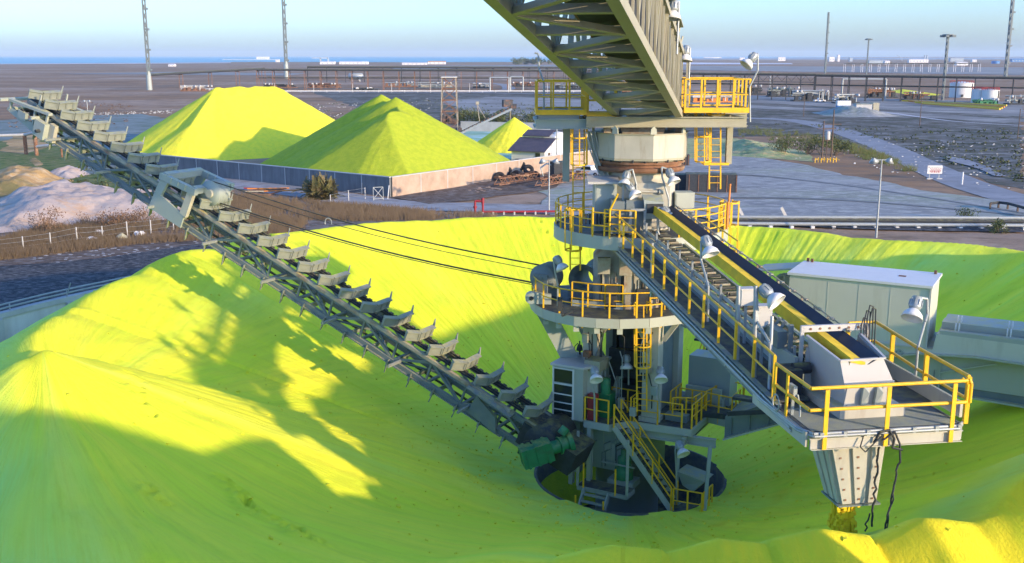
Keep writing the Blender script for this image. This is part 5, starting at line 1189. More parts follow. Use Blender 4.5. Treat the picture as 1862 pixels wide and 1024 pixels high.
for l_ in (.62, 1.44):
    MB().beam(S(.2, l_, -.10), S(L1 - 1.6, l_, -.10), .22, .10, nd).build('chain_guide', 'dark', rb)
    m_ = MB(); m_.beam(S(.2, l_, -.02), S(L1 - 1.6, l_, -.02), .10, .08, nd); m_.beam(S(.2, l_, -1.72), S(L1 - 1.6, l_, -1.72), .10, .08, nd); s = .2
    while s < L1 - 1.8: m_.obox(S(s, l_, .0), sd * .09, ld * .085, nd * .065); s += .34
    m_.build('drag_chain', 'dark', rb)
MB().beam(S(1, .1, -.18), S(L1 - 2, .1, -.18), .16, .16, nd).build('cable_duct', 'rusty_steel', rb)
def blade_mb(s, n):
    b = MB(); h = .36; th = .05
    def seg(sa, la, sb_, lb, hb=1.0, ribs=()):
        p, q = S(s + sa, la, n), S(s + sb_, lb, n); d_ = (q - p); o_ = d_.cross(nd).normalized() * th; ou = o_.normalized(); du = d_.normalized()
        b.prism([p - nd * .04, q - nd * .04, q + nd * h * hb, p + nd * h], o_)
        b.obox((p + q) / 2 + nd * (h + .012), d_ / 2, ou * .13, nd * .03)
        b.obox((p + q) / 2 - nd * .05, d_ / 2, ou * .09, nd * .024)
        for f in ribs: c_ = p.lerp(q, f) + nd * h * .46; b.obox(c_, du * .028, ou * .09, nd * h * .5)
    seg(.36, 0, 0, .60, 1.0, (.04, .96)); seg(0, .60, .02, 1.80, 1.0, (.03, .40, .46, .80, .86))
    p, q = S(s + .02, 1.80, n), S(s + .24, WB, n); d_ = (q - p); o_ = d_.cross(nd).normalized() * th
    b.prism([p - nd * .04, q - nd * .02, q + nd * h * 1.75, p + nd * h * 1.05], o_)
    for l_ in (.62, 1.44): b.obox(S(s + .14, l_, n - .02), sd * .14, ld * .07, nd * .10)
    return b
def flag_mb(s):                                   # return run: only the outer wing shows below the chord
    b = MB()
    for l_, w_ in ((-.02, .30), (1.75, .30)):
        b.prism([S(s, l_, -1.40), S(s + .08, l_ + w_, -1.40), S(s + .10, l_ + w_ * .9, -2.02), S(s + .04, l_ + w_ * .25, -2.12), S(s, l_, -1.9)], sd * .05 + ld * .01)
    b.obox(S(s + .1, 1.0, -1.66), sd * .03, ld * .95, nd * .13)
    return b
first = None
for i in range(26):
    s = PITCHB * i
    if first is None:
        first = blade_mb(s, .10).build('scraper_blade', 'blade', rb); o = first
    else:
        o = first.copy(); COL.objects.link(o); o.parent = rb; o.location = sd * s
firstl = None
for i in range(25):
    s = PITCHB * i + .75
    if firstl is None: firstl = flag_mb(s).build('scraper_blade', 'blade', rb)
    else:
        o = firstl.copy(); COL.objects.link(o); o.parent = rb; o.location = sd * PITCHB * i
# head of the boom: tail sprocket frame
m_ = MB()
for l_ in (-.15, 2.15):
    m_.prism([S(33.2, l_, -1.62), S(31.9, l_, -1.62), S(31.9, l_, -1.05), S(33.4, l_, -1.15), S(35.5, l_, -.98), S(35.7, l_, -1.28)], ld * .09)
    m_.beam(S(32.2, l_, -.02), S(35.6, l_, -.62), .26, .14, nd); m_.beam(S(35.4, l_, -1.1), S(35.4, l_, -.6), .12, .12, sd); m_.beam(S(33.4, l_, -1.2), S(33.4, l_, -.2), .12, .10, sd); m_.beam(S(32.4, l_, -1.2), S(32.4, l_, -.05), .12, .12, sd)
m_.beam(S(35.6, -.75, -.62), S(35.6, 2.2, -.62), .16, .14, nd); m_.beam(S(35.5, -.2, -1.15), S(35.5, 2.2, -1.15), .14, .14, nd); m_.beam(S(33.0, -.7, -.55), S(33.0, .3, -.55), .12, .14, nd); m_.beam(S(33.6, .2, -.3), S(33.6, .2, .5), .09, .09, sd); m_.beam(S(33.6, 1.9, -.3), S(33.6, 1.9, .5), .09, .09, sd)
m_.build('tail_frame', 'panel', rb)
for l_ in (.62, 1.44): MB().lathe([(.15, -.07), (.62, -.07), (.68, 0), (.62, .07), (.15, .07)], S(34.3, l_, -.62), 24, axis=ld).build('tail_sprocket', 'dark', rb)
MB().tube(S(34.3, -.3, -.72), S(34.3, 2.3, -.72), .11, 12).build('tail_shaft', 'dark', rb)
MB().obox(S(32.5, -.34, -1.02), sd * .42, ld * .16, nd * .46).build('bearing_housing', 'panel', rb); MB().obox(S(34.2, -.25, -.95), sd * .32, ld * .10, nd * .22).build('bearing_housing', 'girder', rb)
MB().obox(S(31.9, -.05, -1.0), sd * .22, ld * .12, nd * .5).build('bearing_housing', 'steel', rb)
MB().tube(S(32.4, -.75, -1.06), S(32.4, -.5, -1.06), .09, 12).build('shaft_end', 'dark', rb)
# suspension frame and sheave
def sfp(pts, l_, th=.10): return MB().prism([S(s_, l_, n_) for s_, n_ in pts], ld * th)
for l_ in (-.32, 2.25):
    sfp([(23.75, -1.42), (21.35, -1.40), (21.30, -.66), (23.55, -.36)], l_).build('side_plate', 'girder', rb)
    sfp([(23.55, -.38), (23.1, -.44), (22.85, .42), (23.38, .36)], l_ - .02, .16).build('frame_leg', 'girder', rb)
    sfp([(21.62, -.66), (21.18, -.72), (21.05, .72), (21.45, .70)], l_ - .02, .22).build('frame_leg', 'steel', rb)
    MB().beam(S(23.45, l_ + .06, .56), S(20.95, l_ + .06, .84), .26, .34, nd).build('frame_beam', 'girder', rb)
    for s_ in (22.6, 22.1, 21.6): MB().obox(S(s_, l_ - .09, .64 + (23.45 - s_) * .1), sd * .02, ld * .03, nd * .15).build('stiffener', 'panel', rb)
for s_ in (23.2, 21.15): MB().beam(S(s_, -.25, .86 if s_ < 22 else .66), S(s_, 2.3, .86 if s_ < 22 else .66), .30, .34, nd).build('frame_beam', 'girder', rb)
sf0 = 21.2
SB = D(392, 350, 53.6); AXW = ld
m_ = MB(); fe = S(21.3, .75, .86)
for l_ in (-.42, .42): m_.beam(fe + ld * l_, SB + ld * l_, .10, .24, nd); m_.tube(SB + ld * (l_ - .08), SB + ld * (l_ + .08), .22, 14)
m_.build('sheave_arm', 'steel', rb)
m_ = MB()
for t_ in (-.30, -.1, .1, .30): m_.lathe([(.14, -.08), (.66, -.08), (.66, -.06), (.55, -.02), (.55, .02), (.66, .06), (.66, .08), (.14, .08)], SB + AXW * t_, 28, axis=AXW)
m_.build('rope_sheave', 'girder', rb)
# base of the boom
m_ = MB(); m_.hull8([S(1.2, -.05, -1.5), S(2.9, .05, -1.4), S(2.9, .2, -1.4), S(1.2, .1, -1.5), S(1.5, -.05, -.8), S(2.8, .05, -.42), S(2.8, .2, -.42), S(1.5, .1, -.75)])
m_.hull8([S(.8, -.22, -.35), S(3.3, -.2, -.25), S(3.3, .3, -.12), S(.8, .3, -.3), S(.8, -.22, -.25), S(3.3, -.2, -.2), S(3.3, .3, -.05), S(.8, .3, -.2)]); m_.build('base_guard', 'boom_steel', rb)
m_ = MB(); m_.obox(S(-1.2, 1.0, -.75), sd * 1.4, ld * 1.0, nd * .55); m_.lathe([(.2, -1.1), (.8, -1.1), (.8, 1.1), (.2, 1.1)], S(-.9, 1.0, -.7), 20, axis=ld); m_.build('drive_sprocket', 'dark', rb)
m_ = MB(); rr = random.Random(9)
for k in range(5):
    c_ = S(-.6 - .12 * k, -.7, -.9); pts = [c_ + sd * (.3 * math.cos(R(a)) + .1 * k) + nd * (.55 * math.sin(R(a)) - .1) for a in range(-30, 211, 30)]; m_.poly(pts, .022, 6)
m_.build('hose', 'dark', rb)
m_ = MB()
for t_, dz, w_ in ((-.30, .64, .028), (.1, .50, .028), (-.1, -.44, .028), (.30, -.60, .028), (.32, .14, .016), (-.2, -.53, .02)):
    p, q = SB + AXW * t_ + UP * dz, SH + ew * t_ + UP * dz * .86; sag = [p.lerp(q, k / 10) - UP * .35 * math.sin(math.pi * k / 10) for k in range(11)]
    m_ = MB(); m_.poly(sag, w_, 6); m_.build('hoist_rope', 'dark', rb)
m_ = MB(); c_ = D(597, 405, 49.5); m_.poly([c_ + V((.16 * math.cos(R(k)), 0, .22 * math.sin(R(k)))) for k in range(-20, 201, 22)], .02, 5); m_.build('rope_clip', 'galv', rb)
# ============================================================ surroundings
def along(p, q, t): return p.lerp(q, t)
def wall_run(p, q, h, th, m, pil, parent):
    d = (q - p); L = d.length; d.normalize(); n = V((-d.y, d.x, 0))
    MB().obox((p + q) / 2 + UP * h / 2, d * L / 2, n * th / 2, UP * h / 2).build('wall_panel', m, parent)
    b = MB(); k = int(L / pil)
    for i in range(1, k): c = p + d * (L * i / k); b.obox(c + UP * h / 2 * 1.0 , d * .07, n * (th / 2 + .03), UP * (h / 2 - .01))
    b.build('pier', 'concrete', parent)
    MB().obox((p + q) / 2 + UP * (h + .06), d * (L / 2 + .05), n * (th / 2 + .07), UP * .06).build('coping', 'concrete', parent)
cA, cB, cC = G(190, 300), G(710, 358), G(1085, 300)
w_ = thing('boundary_wall', along(cA, cB, .5), 'long shaded grey block wall along the road left of the brick corner, in front of the heaps', 'wall')
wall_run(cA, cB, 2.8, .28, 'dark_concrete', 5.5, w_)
w_ = thing('boundary_wall', along(cB, cC, .5), 'sunlit pinkish brick wall right of the corner with scrap leaning near it', 'wall')
wall_run(cB + V((.2, .2, 0)), cC, 2.8, .26, 'brick', 6, w_)
wA, wB = G(838, 239), G(1000, 243)
w_ = thing('boundary_wall', along(wA, wB, .5), 'far low grey wall behind the small pointed sulphur heap', 'wall'); wall_run(wA, wB, 2.6, .25, 'concrete', 7, w_)
# house
def house():
    p = G(930, 296); q = G(990, 299); d = (q - p); d.z = 0; L = d.length; d.normalize(); n = V((-d.y, d.x, 0)); Wd = 8.5; h = 2.5
    t = thing('white_house', p, 'white walled house with dark stepped pitched roof behind the brick wall', 'house')
    P = lambda s, r, z: p + d * s + n * r + UP * z
    MB().prism([P(0, 0, 0), P(0, 0, h), P(0, Wd * .55, h + 1.9), P(0, Wd * .55, h + 2.3), P(0, Wd * .78, h + 3.1), P(0, Wd, h + 2.2), P(0, Wd, 0)], d * L).build('wall', 'white', t)
    b = MB(); b.prism([P(-.5, -.6, h - .25), P(-.5, Wd * .56, h + 1.98), P(-.5, Wd * .56, h + 2.1), P(-.5, -.6, h - .10)], d * (L + .8)); b.prism([P(.2, Wd * .5, h + 2.32), P(.2, Wd * .8, h + 3.3), P(.2, Wd * .8, h + 3.42), P(.2, Wd * .5, h + 2.46)], d * (L - 1.2)); b.prism([P(.2, Wd * .79, h + 3.3), P(.2, Wd * 1.06, h + 2.2), P(.2, Wd * 1.06, h + 2.32), P(.2, Wd * .79, h + 3.42)], d * (L - 1.2)); b.build('roof', 'roof', t)
    w = MB().obox(P(L * .8, -.03, 1.5), d * .5, n * .04, UP * .55).build('window', 'glass', t)
    MB().obox(P(L * .32, -.5, .8), d * 1.0, n * .4, UP * .05).build('bench', 'dark', t)
    b = MB(); b.obox(P(L + .03, 2.0, 1.0), n * .45, d * .03, UP * 1.0); b.build('door', 'wood', t)
    b = MB(); b.lathe([(1.2, 0), (1.2, .8), (.9, 1.15), (0, 1.3)], P(L - .3, Wd * .8, h + 1.9), 18); b.build('water_tank', 'white', t)
house()
# scrap by the wall
def scrap_truss(px0, px1, label):
    p, q = G(*px0) + UP * .5, G(*px1) + UP * .5; d = (q - p).normalized(); n = V((-d.y, d.x, 0)); L = (q - p).length; b = MB()
    for a in (-.55, .55):
        for z in (0, 1.0): b.beam(p + n * a + UP * z, q + n * a + UP * z, .14)
    k = int(L / 1.1)
    for i in range(k):
        for a in (-.55, .55):
            b.beam(p + d * (L * i / k) + n * a + UP * (i % 2), p + d * (L * (i + 1) / k) + n * a + UP * ((i + 1) % 2), .09)
        b.beam(p + d * (L * i / k) - n * .55 + UP, p + d * (L * i / k) + n * .55 + UP, .08)
    for i in range(0, k, 2): b.tube(p + d * (L * i / k) - n * .5 + UP * 1.2, p + d * (L * i / k) + n * .5 + UP * 1.2, .12, 8)
    tag(b.build('scrap_truss', 'rust', None, p), label, 'scrap conveyor', 'scrapped conveyor frames'); 
scrap_truss((903, 342), (974, 331), 'rusty scrapped conveyor frame lying left, nearest the tyres by the brick wall')
scrap_truss((978, 344), (1066, 328), 'rusty scrapped conveyor frame lying right, in front of the wrecked truck cab')
rr = random.Random(12)
ty = None
for i, (x, y, up_, lb) in enumerate([(908, 330, 0, 'leftmost'), (921, 325, 1, 'second from left'), (938, 327, 0, 'third from left'), (946, 321, 2, 'topmost'), (961, 322, 1, 'second from right'), (972, 328, 0, 'rightmost')]):
    b = MB(); b.lathe([(.35, -.22), (.8, -.25), (.92, -.15), (.92, .15), (.8, .25), (.35, .22), (.35, -.22)], (0, 0, 0), 22, axis=(rr.uniform(-.6, .6), -.8, rr.uniform(.2, .8)))
    o = b.build('old_tyre', 'tyre', None, (0, 0, 0)); o.location = G(x, y) + UP * (.7 + .55 * up_); tag(o, 'dark worn lorry tyre dumped on the scrap pile, %s of its row' % lb, 'tyre', 'old tyres on the scrap pile')
def wreck():
    p = G(1008, 331); t = thing('wrecked_cab', p, 'wrecked dark grey truck cab with bare frame standing among the scrap', 'truck cab')
    b = MB(); b.box(p + V((.8, 1, 2.0)), (2.6, 2.6, 2.4), .3); b.box(p + V((.8, 1, .6)), (3.2, 2.2, .5), .3); b.build('body', 'dark', t)
    b = MB(); b.poly([p + V((-1.6, .2, .3)), p + V((-2.2, .2, 2.2)), p + V((-1.2, .2, 2.9)), p + V((-.5, .2, 2.7))], .1, 6); b.poly([p + V((-1.6, 1.4, .3)), p + V((-2.2, 1.4, 2.2)), p + V((-1.2, 1.4, 2.9)), p + V((-.5, 1.4, 2.7))], .1, 6); b.build('boom_frame', 'galv', t)
    for x in (-.4, 1.9): MB().lathe([(.2, -.18), (.62, -.18), (.62, .18), (.2, .18)], p + V((x, -.3, .6)), 18, axis=(0, 1, 0)).build('wheel', 'tyre', t)
    b = MB(); b.box(p + V((.6, -.33, 2.4)), (1.5, .06, .8), .3); b.build('window', 'glass', t)
wreck()
def car(p, rz, label, cat, body, name='pickup_truck', bus=False):
    t = thing(name, p, label, cat); c, s = math.cos(rz), math.sin(rz); X = V((c, s, 0)); Yv = V((-s, c, 0)); F = lambda a, b_, z: p + X * a + Yv * b_ + UP * z
    b = MB(); b.prism([F(-2.5, -.85, .45), F(2.5, -.85, .45), F(2.55, -.85, .95), F(1.5, -.85, 1.1), F(.9, -.85, 1.75), F(-.6, -.85, 1.75), F(-.8, -.85, 1.1), F(-2.5, -.85, 1.1)], Yv * 1.7); b.build('body', body, t)
    MB().prism([F(1.35, -.88, 1.12), F(.85, -.88, 1.65), F(-.5, -.88, 1.65), F(-.65, -.88, 1.12)], Yv * 1.76).build('window', 'glass', t)
    for a in (-1.5, 1.55):
        for bb in (-.86, .86): MB().lathe([(.15, -.1), (.36, -.1), (.36, .1), (.15, .1)], F(a, bb, .37), 16, axis=Yv).build('wheel', 'tyre', t)
car(G(1072, 320), 2.6, 'white pickup truck parked beside the scrap behind the tower', 'pickup truck', 'white')
car(G(1490, 186), .1, 'white pickup truck parked in front of the dark pump plant', 'pickup truck', 'white')
for x, y, sz, lb in ((1252, 345, (6.5, 2.6, 2.4), 'black open skip container, left of the pair on the grey yard'), (1292, 348, (7.5, 2.8, 2.7), 'larger black skip container, right of the pair behind the yellow ladder'), (1238, 300, (3.0, 2.0, 2.0), 'small black box standing on the yard beside the tub')):
    p = G(x, y); t = thing('skip_container', p, lb, 'skip', 'black skips on the grey yard'); b = MB(); b.box(p + UP * sz[2] / 2, sz, -.12)
    b.build('body', 'dark', t); b = MB()
    for k in range(6): b.box(p + V((-sz[0] / 2 + .3 + k * (sz[0] - .6) / 5, -sz[1] / 2 - .05 + .12 * (sz[0] / 2 - k * (sz[0] - .6) / 5) , sz[2] / 2)), (.12, .12, sz[2] * .95), -.12)
    b.build('rib', 'rust', t)
# small yard things
p0, p1 = G(864, 391), G(878, 391)
t = thing('fire_hydrant', p0, 'red hydrant riser with a long red pipe behind the big heap crest', 'hydrant')
b = MB(); b.poly([p0, p0 + UP * 1.8, p1 + UP * 1.8, p1 + UP * .4], .14, 8); b.tube(p0 + UP * .9, p0 + UP * 1.15, .25, 10); b.tube(p1 + UP * 1.5, p1 + UP * 2.2, .2, 10); b.build('riser', 'red', t)
MB().poly([p1 + UP * .4, G(1012, 390) + UP * .4], .14, 8).build('supply_pipe', 'red', t)
b = MB()
for k in range(8): q = p1.lerp(G(1012, 390), k / 7); b.box(q + UP * .2, (.2, .3, .4))
b.build('pipe_support', 'concrete', t)
def lamp_post(base, ytop, label, heads=((-.9, 0), (.9, 0)), r=.10):
    h = H(base, ytop); t = thing('lamp_post', base, label, 'lamp post')
    MB().tube(base, base + UP * h, r * 1.3, 10, r * .75).build('pole', 'galv', t); b = MB(); b.beam(base + UP * (h - .05) - V((1, 0, 0)), base + UP * (h - .05) + V((1, 0, 0)), .08); b.build('bracket', 'galv', t)
    for x, y in heads: MB().lathe([(.12, .25), (.2, .1), (.55, -.25), (.5, -.27), (0, -.1)], base + V((x, y, h - .05)), 14, axis=(.3 * (1 if x > 0 else -1), -.3, 1)).build('lamp_head', 'galv', t)
    return t
lamp_post(G(1593, 432), 290, 'tall grey lamp post with two tilted lamps, rising behind the right heap crest')
lamp_post(G(998, 387), 291, 'grey lamp post between the sunlit brick wall and the machine tower')
lamp_post(G(160, 210), 183, 'short lamp post far left behind the tip of the reclaimer boom', r=.14)
lamp_post(G(1012, 297), 205, 'thin lamp pole in front of the white house and the small pointed heap', heads=(), r=.12)
lamp_post(G(1399, 172), 136, 'thin far lamp pole in front of the right hand pipe rack', heads=((.5, 0),), r=.2)
def sign():
    p = G(1690, 326); q = G(1707, 326); c = (p + q) / 2; h0, h1 = H(c, 316), H(c, 301); wd = (G(1713, 326) - G(1686, 326)).length
    t = thing('notice_board', c, 'white notice board with lines of red writing on two legs beside the road', 'notice board')
    for a in (p, q): MB().box(a + UP * h1 / 2 + V((0, .08, 0)), (.12, .08, h1)).build('leg', 'galv', t); MB().box(a + UP * .1, (.9, .6, .2)).build('footing', 'concrete', t)
    o = MB().box(c + UP * (h0 + h1) / 2, (wd, .06, h1 - h0)).build('board', 'white', t)
    rnd = random.Random(3)
    b = MB(); z = h1 - .28; b.box(c + V((-wd / 2 + .22, -.036, z)), (.16, .01, .16)); x = -wd / 2 + .45
    while x < wd / 2 - .3: L = rnd.uniform(.12, .3); b.box(c + V((x + L / 2, -.036, z)), (L, .01, .07)); x += L + .07
    b.build('heading', 'dark', o); b = MB()
    for j in range(4):
        z = h1 - .55 - j * (h1 - h0 - .75) / 3.4; x = -wd / 2 + .35 + .2 * (j % 2)
        while x < wd / 2 - .4: L = rnd.uniform(.12, .34); b.box(c + V((x + L / 2, -.036, z)), (L, .01, .10 if j < 2 else .15)); x += L + .09
    b.build('writing', 'red', o)
sign()
def post(base, ytop, label, cat='post', m='offwhite', w=.12, name='post', group=None):
    return tag(MB().tube(base, base + UP * H(base, ytop), w, 8).build(name, m, None, base), label, cat, group)
post(G(1749, 336), 313, 'slim white post beside the road right of the notice board', 'post', 'white', .14)
# guard rail at the right
t = thing('guard_rail', G(1820, 385), 'curved dark guard rail on short posts at the right edge of the yard', 'guard rail')
gp = [G(x, y) for x, y in ((1800, 381), (1815, 379), (1832, 381), (1850, 386), (1870, 392), (1900, 400))]
b = MB()
for a, c in zip(gp[:-1], gp[1:]): b.beam(a + UP * .8, c + UP * .8, .12, .35)
b.build('rail', 'dark', t); b = MB()
for a in gp: b.beam(a, a + UP * .9, .2, .2)
b.build('post', 'wood', t)
# pipelines at ground level behind the right heap
for k, (y0, y1, m_, lb) in enumerate(((402, 404, 'galv', 'long pale ground pipeline behind the right heap, farthest of the three'), (408, 411, 'dark', 'long dark ground pipeline behind the right heap, middle of the three'), (414, 418, 'galv', 'long grey ground pipeline nearest the right heap crest'))):
    p, q = G(1325, y0), G(1900, y1); t = thing('pipeline', p, lb, 'pipeline', 'ground pipelines behind the right heap'); MB().tube(p + UP * .5, q + UP * .5, .22, 8).build('pipe', m_, t)
    for i in range(16): c = p.lerp(q, i / 15); MB().box(c + UP * .15, (.4, .7, .3)).build('sleeper', 'concrete_pale', t)
for x, y in ((1355, 401), (1432, 400)):
    p = G(x, y); b = MB(); b.beam(p, p + V((-.9, 0, 1.6)), .35); b.box(p + V((.4, 0, .3)), (1.2, .6, .3)); tag(b.build('pipe_vent', 'offwhite', None, p), 'slanted white vent standing on the pipeline, %s of two' % ('left' if x < 1400 else 'right'), 'vent', 'pipeline vents')
# fences
def wire_fence(pxs, label, h=None, m='offwhite', wires=3, r=.07):
    bs = [G(x, yb) for x, yt, yb in pxs]; t = thing('wire_fence', bs[0], label, 'fence'); tops = [H(b_, yt) for b_, (x, yt, yb) in zip(bs, pxs)]
    for b_, hh in zip(bs, tops): MB().tube(b_, b_ + UP * hh, r, 7).build('fence_post', m, t)
    w = MB()
    for (a, ha), (c, hc) in zip(zip(bs[:-1], tops[:-1]), zip(bs[1:], tops[1:])):
        for k in range(wires): f = .35 + .6 * k / max(1, wires - 1); w.tube(a + UP * ha * f, c + UP * hc * f, .012, 4)
    w.build('wire', 'galv', t)
    return t
wf = wire_fence([(-8, 436, 462), (43, 430, 457), (93, 423, 452), (141, 413, 445), (187, 411, 437), (232, 403, 432), (275, 400, 427), (316, 394, 420)], 'row of weathered wooden fence posts with slack wires in the dry brush at left')
a = G(141, 445); b = MB(); hh = H(a, 416)
for dx in (-1.0, 1.1): b.tube(a + V((dx, -.2, 0)), a + UP * hh * .92, .05, 6)
b.build('brace', 'wood', wf)
wire_fence([(601, 354, 371), (634, 346, 366), (664, 341, 363)], 'short line of white fence posts between palm bush and gate below the grey wall')
t = thing('mesh_gate', G(688, 366), 'white framed mesh gate at the foot of the brick wall corner', 'gate')
a, c = G(679, 366), G(697, 365); hh = H(a, 341); b = MB()
for p, q in ((a, a + UP * hh), (c, c + UP * hh), (a + UP * hh, c + UP * hh), (a + UP * .3, c + UP * .3), (a + UP * .3, c + UP * hh), (a + UP * hh, c + UP * .3)): b.tube(p, q, .05, 6)
b.build('frame', 'galv', t); MB().tube(G(705, 363), G(708, 363) + UP * hh * 1.05, .07, 6).build('leaning_post', 'white', t)
# pipe on posts at far left
t = thing('pipe_on_posts', G(48, 281), 'pale pipe carried on two rusty posts beyond the boom tip at far left', 'pipe')
pa, pb_ = G(48, 282), G(67, 284); b = MB()
za, zb2 = H(pa, 247), H(pb_, 243)
for q, z in ((pa, za), (pb_, zb2)): MB().tube(q, q + UP * z, .38, 10).build('pipe_post', 'rust', t)
MB().poly([pa + V((-16, 1, za - .3)), pa + UP * (za + .2), pb_ + UP * (zb2 + .2)], .30, 8).build('pipe', 'offwhite', t)
pc = G(113, 287); MB().poly([pb_ + UP * (H(pb_, 267)), pc + UP * H(pc, 262)], .28, 8).build('pipe', 'offwhite', t); MB().tube(pc, pc + UP * H(pc, 262), .2, 8).build('pipe_post', 'rust', t)

# ------------------------------------------------------------ pipe racks
def rack(p, q, z, n, label, wd=4.0, pipes=5, tiers=1, m='rust', z2=None, brace=False, big=.45):
    t = thing('pipe_rack', p, label, 'pipe rack'); d = (q - p); L = d.length; d.normalize(); nn = V((-d.y, d.x, 0)); rnd = random.Random(int(p.x))
    zz = lambda f: z if z2 is None else z + (z2 - z) * f
    for i in range(n + 1):
        f = i / n; c = p + d * L * f; b = MB()
        for sg in (-1, 1): b.beam(c + nn * sg * wd / 2, c + nn * sg * wd / 2 + UP * zz(f), .32, .32)
        for k in range(tiers): b.beam(c - nn * wd / 2 + UP * (zz(f) - k * zz(f) * .4), c + nn * wd / 2 + UP * (zz(f) - k * zz(f) * .4), .3, .4)
        b.build('trestle', m, t)
    for k in range(pipes):
        a = -wd / 2 + wd * (k + .5) / pipes; r = big if k in (0, 2) else big * .55; f = k % max(1, tiers) if tiers > 1 and k > pipes // 2 else 0
        MB().tube(p + nn * a + UP * (zz(0) * (1 - .4 * f) + r + .2), q + nn * a + UP * (zz(1) * (1 - .4 * f) + r + .2), r, 8).build('pipe', ('dark', 'rust', 'boom_steel', 'dark', 'rusty_steel')[k % 5], t)
    if brace:
        b = MB(); k = n * 3
        for s_ in (-wd / 2,):
            b.beam(p + nn * s_ + UP * (zz(0) - 2.6), q + nn * s_ + UP * (zz(1) - 2.6), .22, .3)
            for i in range(k):
                a, c = p + d * L * i / k, p + d * L * (i + 1) / k; b.beam(a + nn * s_ + UP * (z - 2.6 if i % 2 else z - .2), c + nn * s_ + UP * (z - .2 if i % 2 else z - 2.6), .16)
        b.build('lattice', m, t)
    return t
p, q = G(274, 163), G(480, 156); rack(p, q, H(p, 139), 4, 'rising dark pipe line on sparse posts between the two tall left masts', wd=3, pipes=3, z2=H(q, 127.5), big=.7)
p, q = G(470, 164), G(1090, 163); rack(p, q, H(p, 129.5), 22, 'long rusty pipe rack crossing the plain behind the sulphur heaps', wd=7, pipes=7, tiers=2, z2=H(q, 131), big=.6)
p, q = G(560, 150), G(1090, 148); rack(p, q, H(p, 124.5), 16, 'second farther pipe rack just above the long rusty rack', wd=8, pipes=5, z2=H(q, 125.5), m='dark', big=.8)
p, q = G(1180, 179), G(1480, 182); rack(p, q, H(p, 136), 12, 'lattice braced pipe rack right of the bridge, behind the yellow platform', wd=5, pipes=6, tiers=2, z2=H(q, 139), brace=True, m='dark', big=.55)
p, q = G(1480, 182), G(1910, 189); rack(p, q, H(p, 140), 13, 'long dark pipe rack in front of the white storage tanks', wd=5, pipes=6, tiers=2, z2=H(q, 146), m='dark', big=.55)
p, q = G(1535, 132), G(1780, 131); t = rack(p, q, H(p, 117), 16, 'row of pale concrete columns with a thin beam far behind the right pipe rack', wd=4, pipes=1, m='far_pale', big=.5)
p, q = G(270, 171), G(1100, 170)
t = thing('rail_fence', p, 'long low white rail fence on the plain behind the sulphur heaps', 'fence'); b = MB(); b.beam(G(500, 168.5) + UP * .9, G(1090, 168.5) + UP * .9, .3, .5); b.build('rail', 'white', t); b = MB()
for k in range(26): c = G(500, 168.5).lerp(G(1090, 168.5), k / 25); b.beam(c, c + UP * (1.3 if k % 3 else 5), .25)
b.build('fence_post', 'offwhite', t)
# portal frames of grey pipe
for x0, x1, yb, yt, lb in ((891, 925, 166, 141, 'grey square pipe portal, left of the pair beside the far road'), (928, 951, 165, 140, 'pale square pipe portal, right of the pair beside the far road'), (1530, 1609, 181, 144, 'wide pale pipe portal standing before the right rack')):
    a, c = G(x0, yb), G(x1, yb); h = H(a, yt); b = MB(); b.poly([a, a + UP * h, c + UP * h, c], .45, 8); tag(b.build('pipe_portal', 'galv', None, a), lb, 'pipe loop', 'pipe portals')
# low plant clutter under the racks, a recognisable skid each
rnd = random.Random(21)
def pump_skid(px, py, w, h, label, m1='dark', m2='galv', sd=0):
    p = G(px, py); k = (G(px + w, py) - p).x; hh = H(p, py - h); t = thing('pump_skid', p, label, 'pump plant', 'pump skids under the pipe racks'); r_ = random.Random(sd)
    b = MB(); b.box(p + V((k / 2, 0, .3)), (k, 6, .5))
    for i in range(8): b.box(p + V((r_.uniform(.05, .95) * k, r_.uniform(-2, 2), hh * .25)), (r_.uniform(.05, .14) * k, 1.6, hh * r_.uniform(.3, .9)))
    b.build('base_frame', m1, t); b = MB()
    for i in range(9): x = r_.uniform(.05, .95) * k; y = r_.uniform(-2, 2); b.tube(p + V((x, y, 0)), p + V((x, y, hh * r_.uniform(.5, 1))), .25, 8)
    for i in range(5): z = hh * r_.uniform(.3, .9); b.tube(p + V((0, r_.uniform(-2, 2), z)), p + V((k * r_.uniform(.6, 1), r_.uniform(-2, 2), z)), .3, 8)
    b.build('pipework', m2, t); b = MB()
    for i in range(5): x = r_.uniform(.05, .95) * k; MB().lathe([(0, 1.0), (.5, .8), (.6, .3), (.6, 0)], p + V((x, r_.uniform(-2.5, 0), hh * .75)), 12).build('valve_hood', 'offwhite', t)
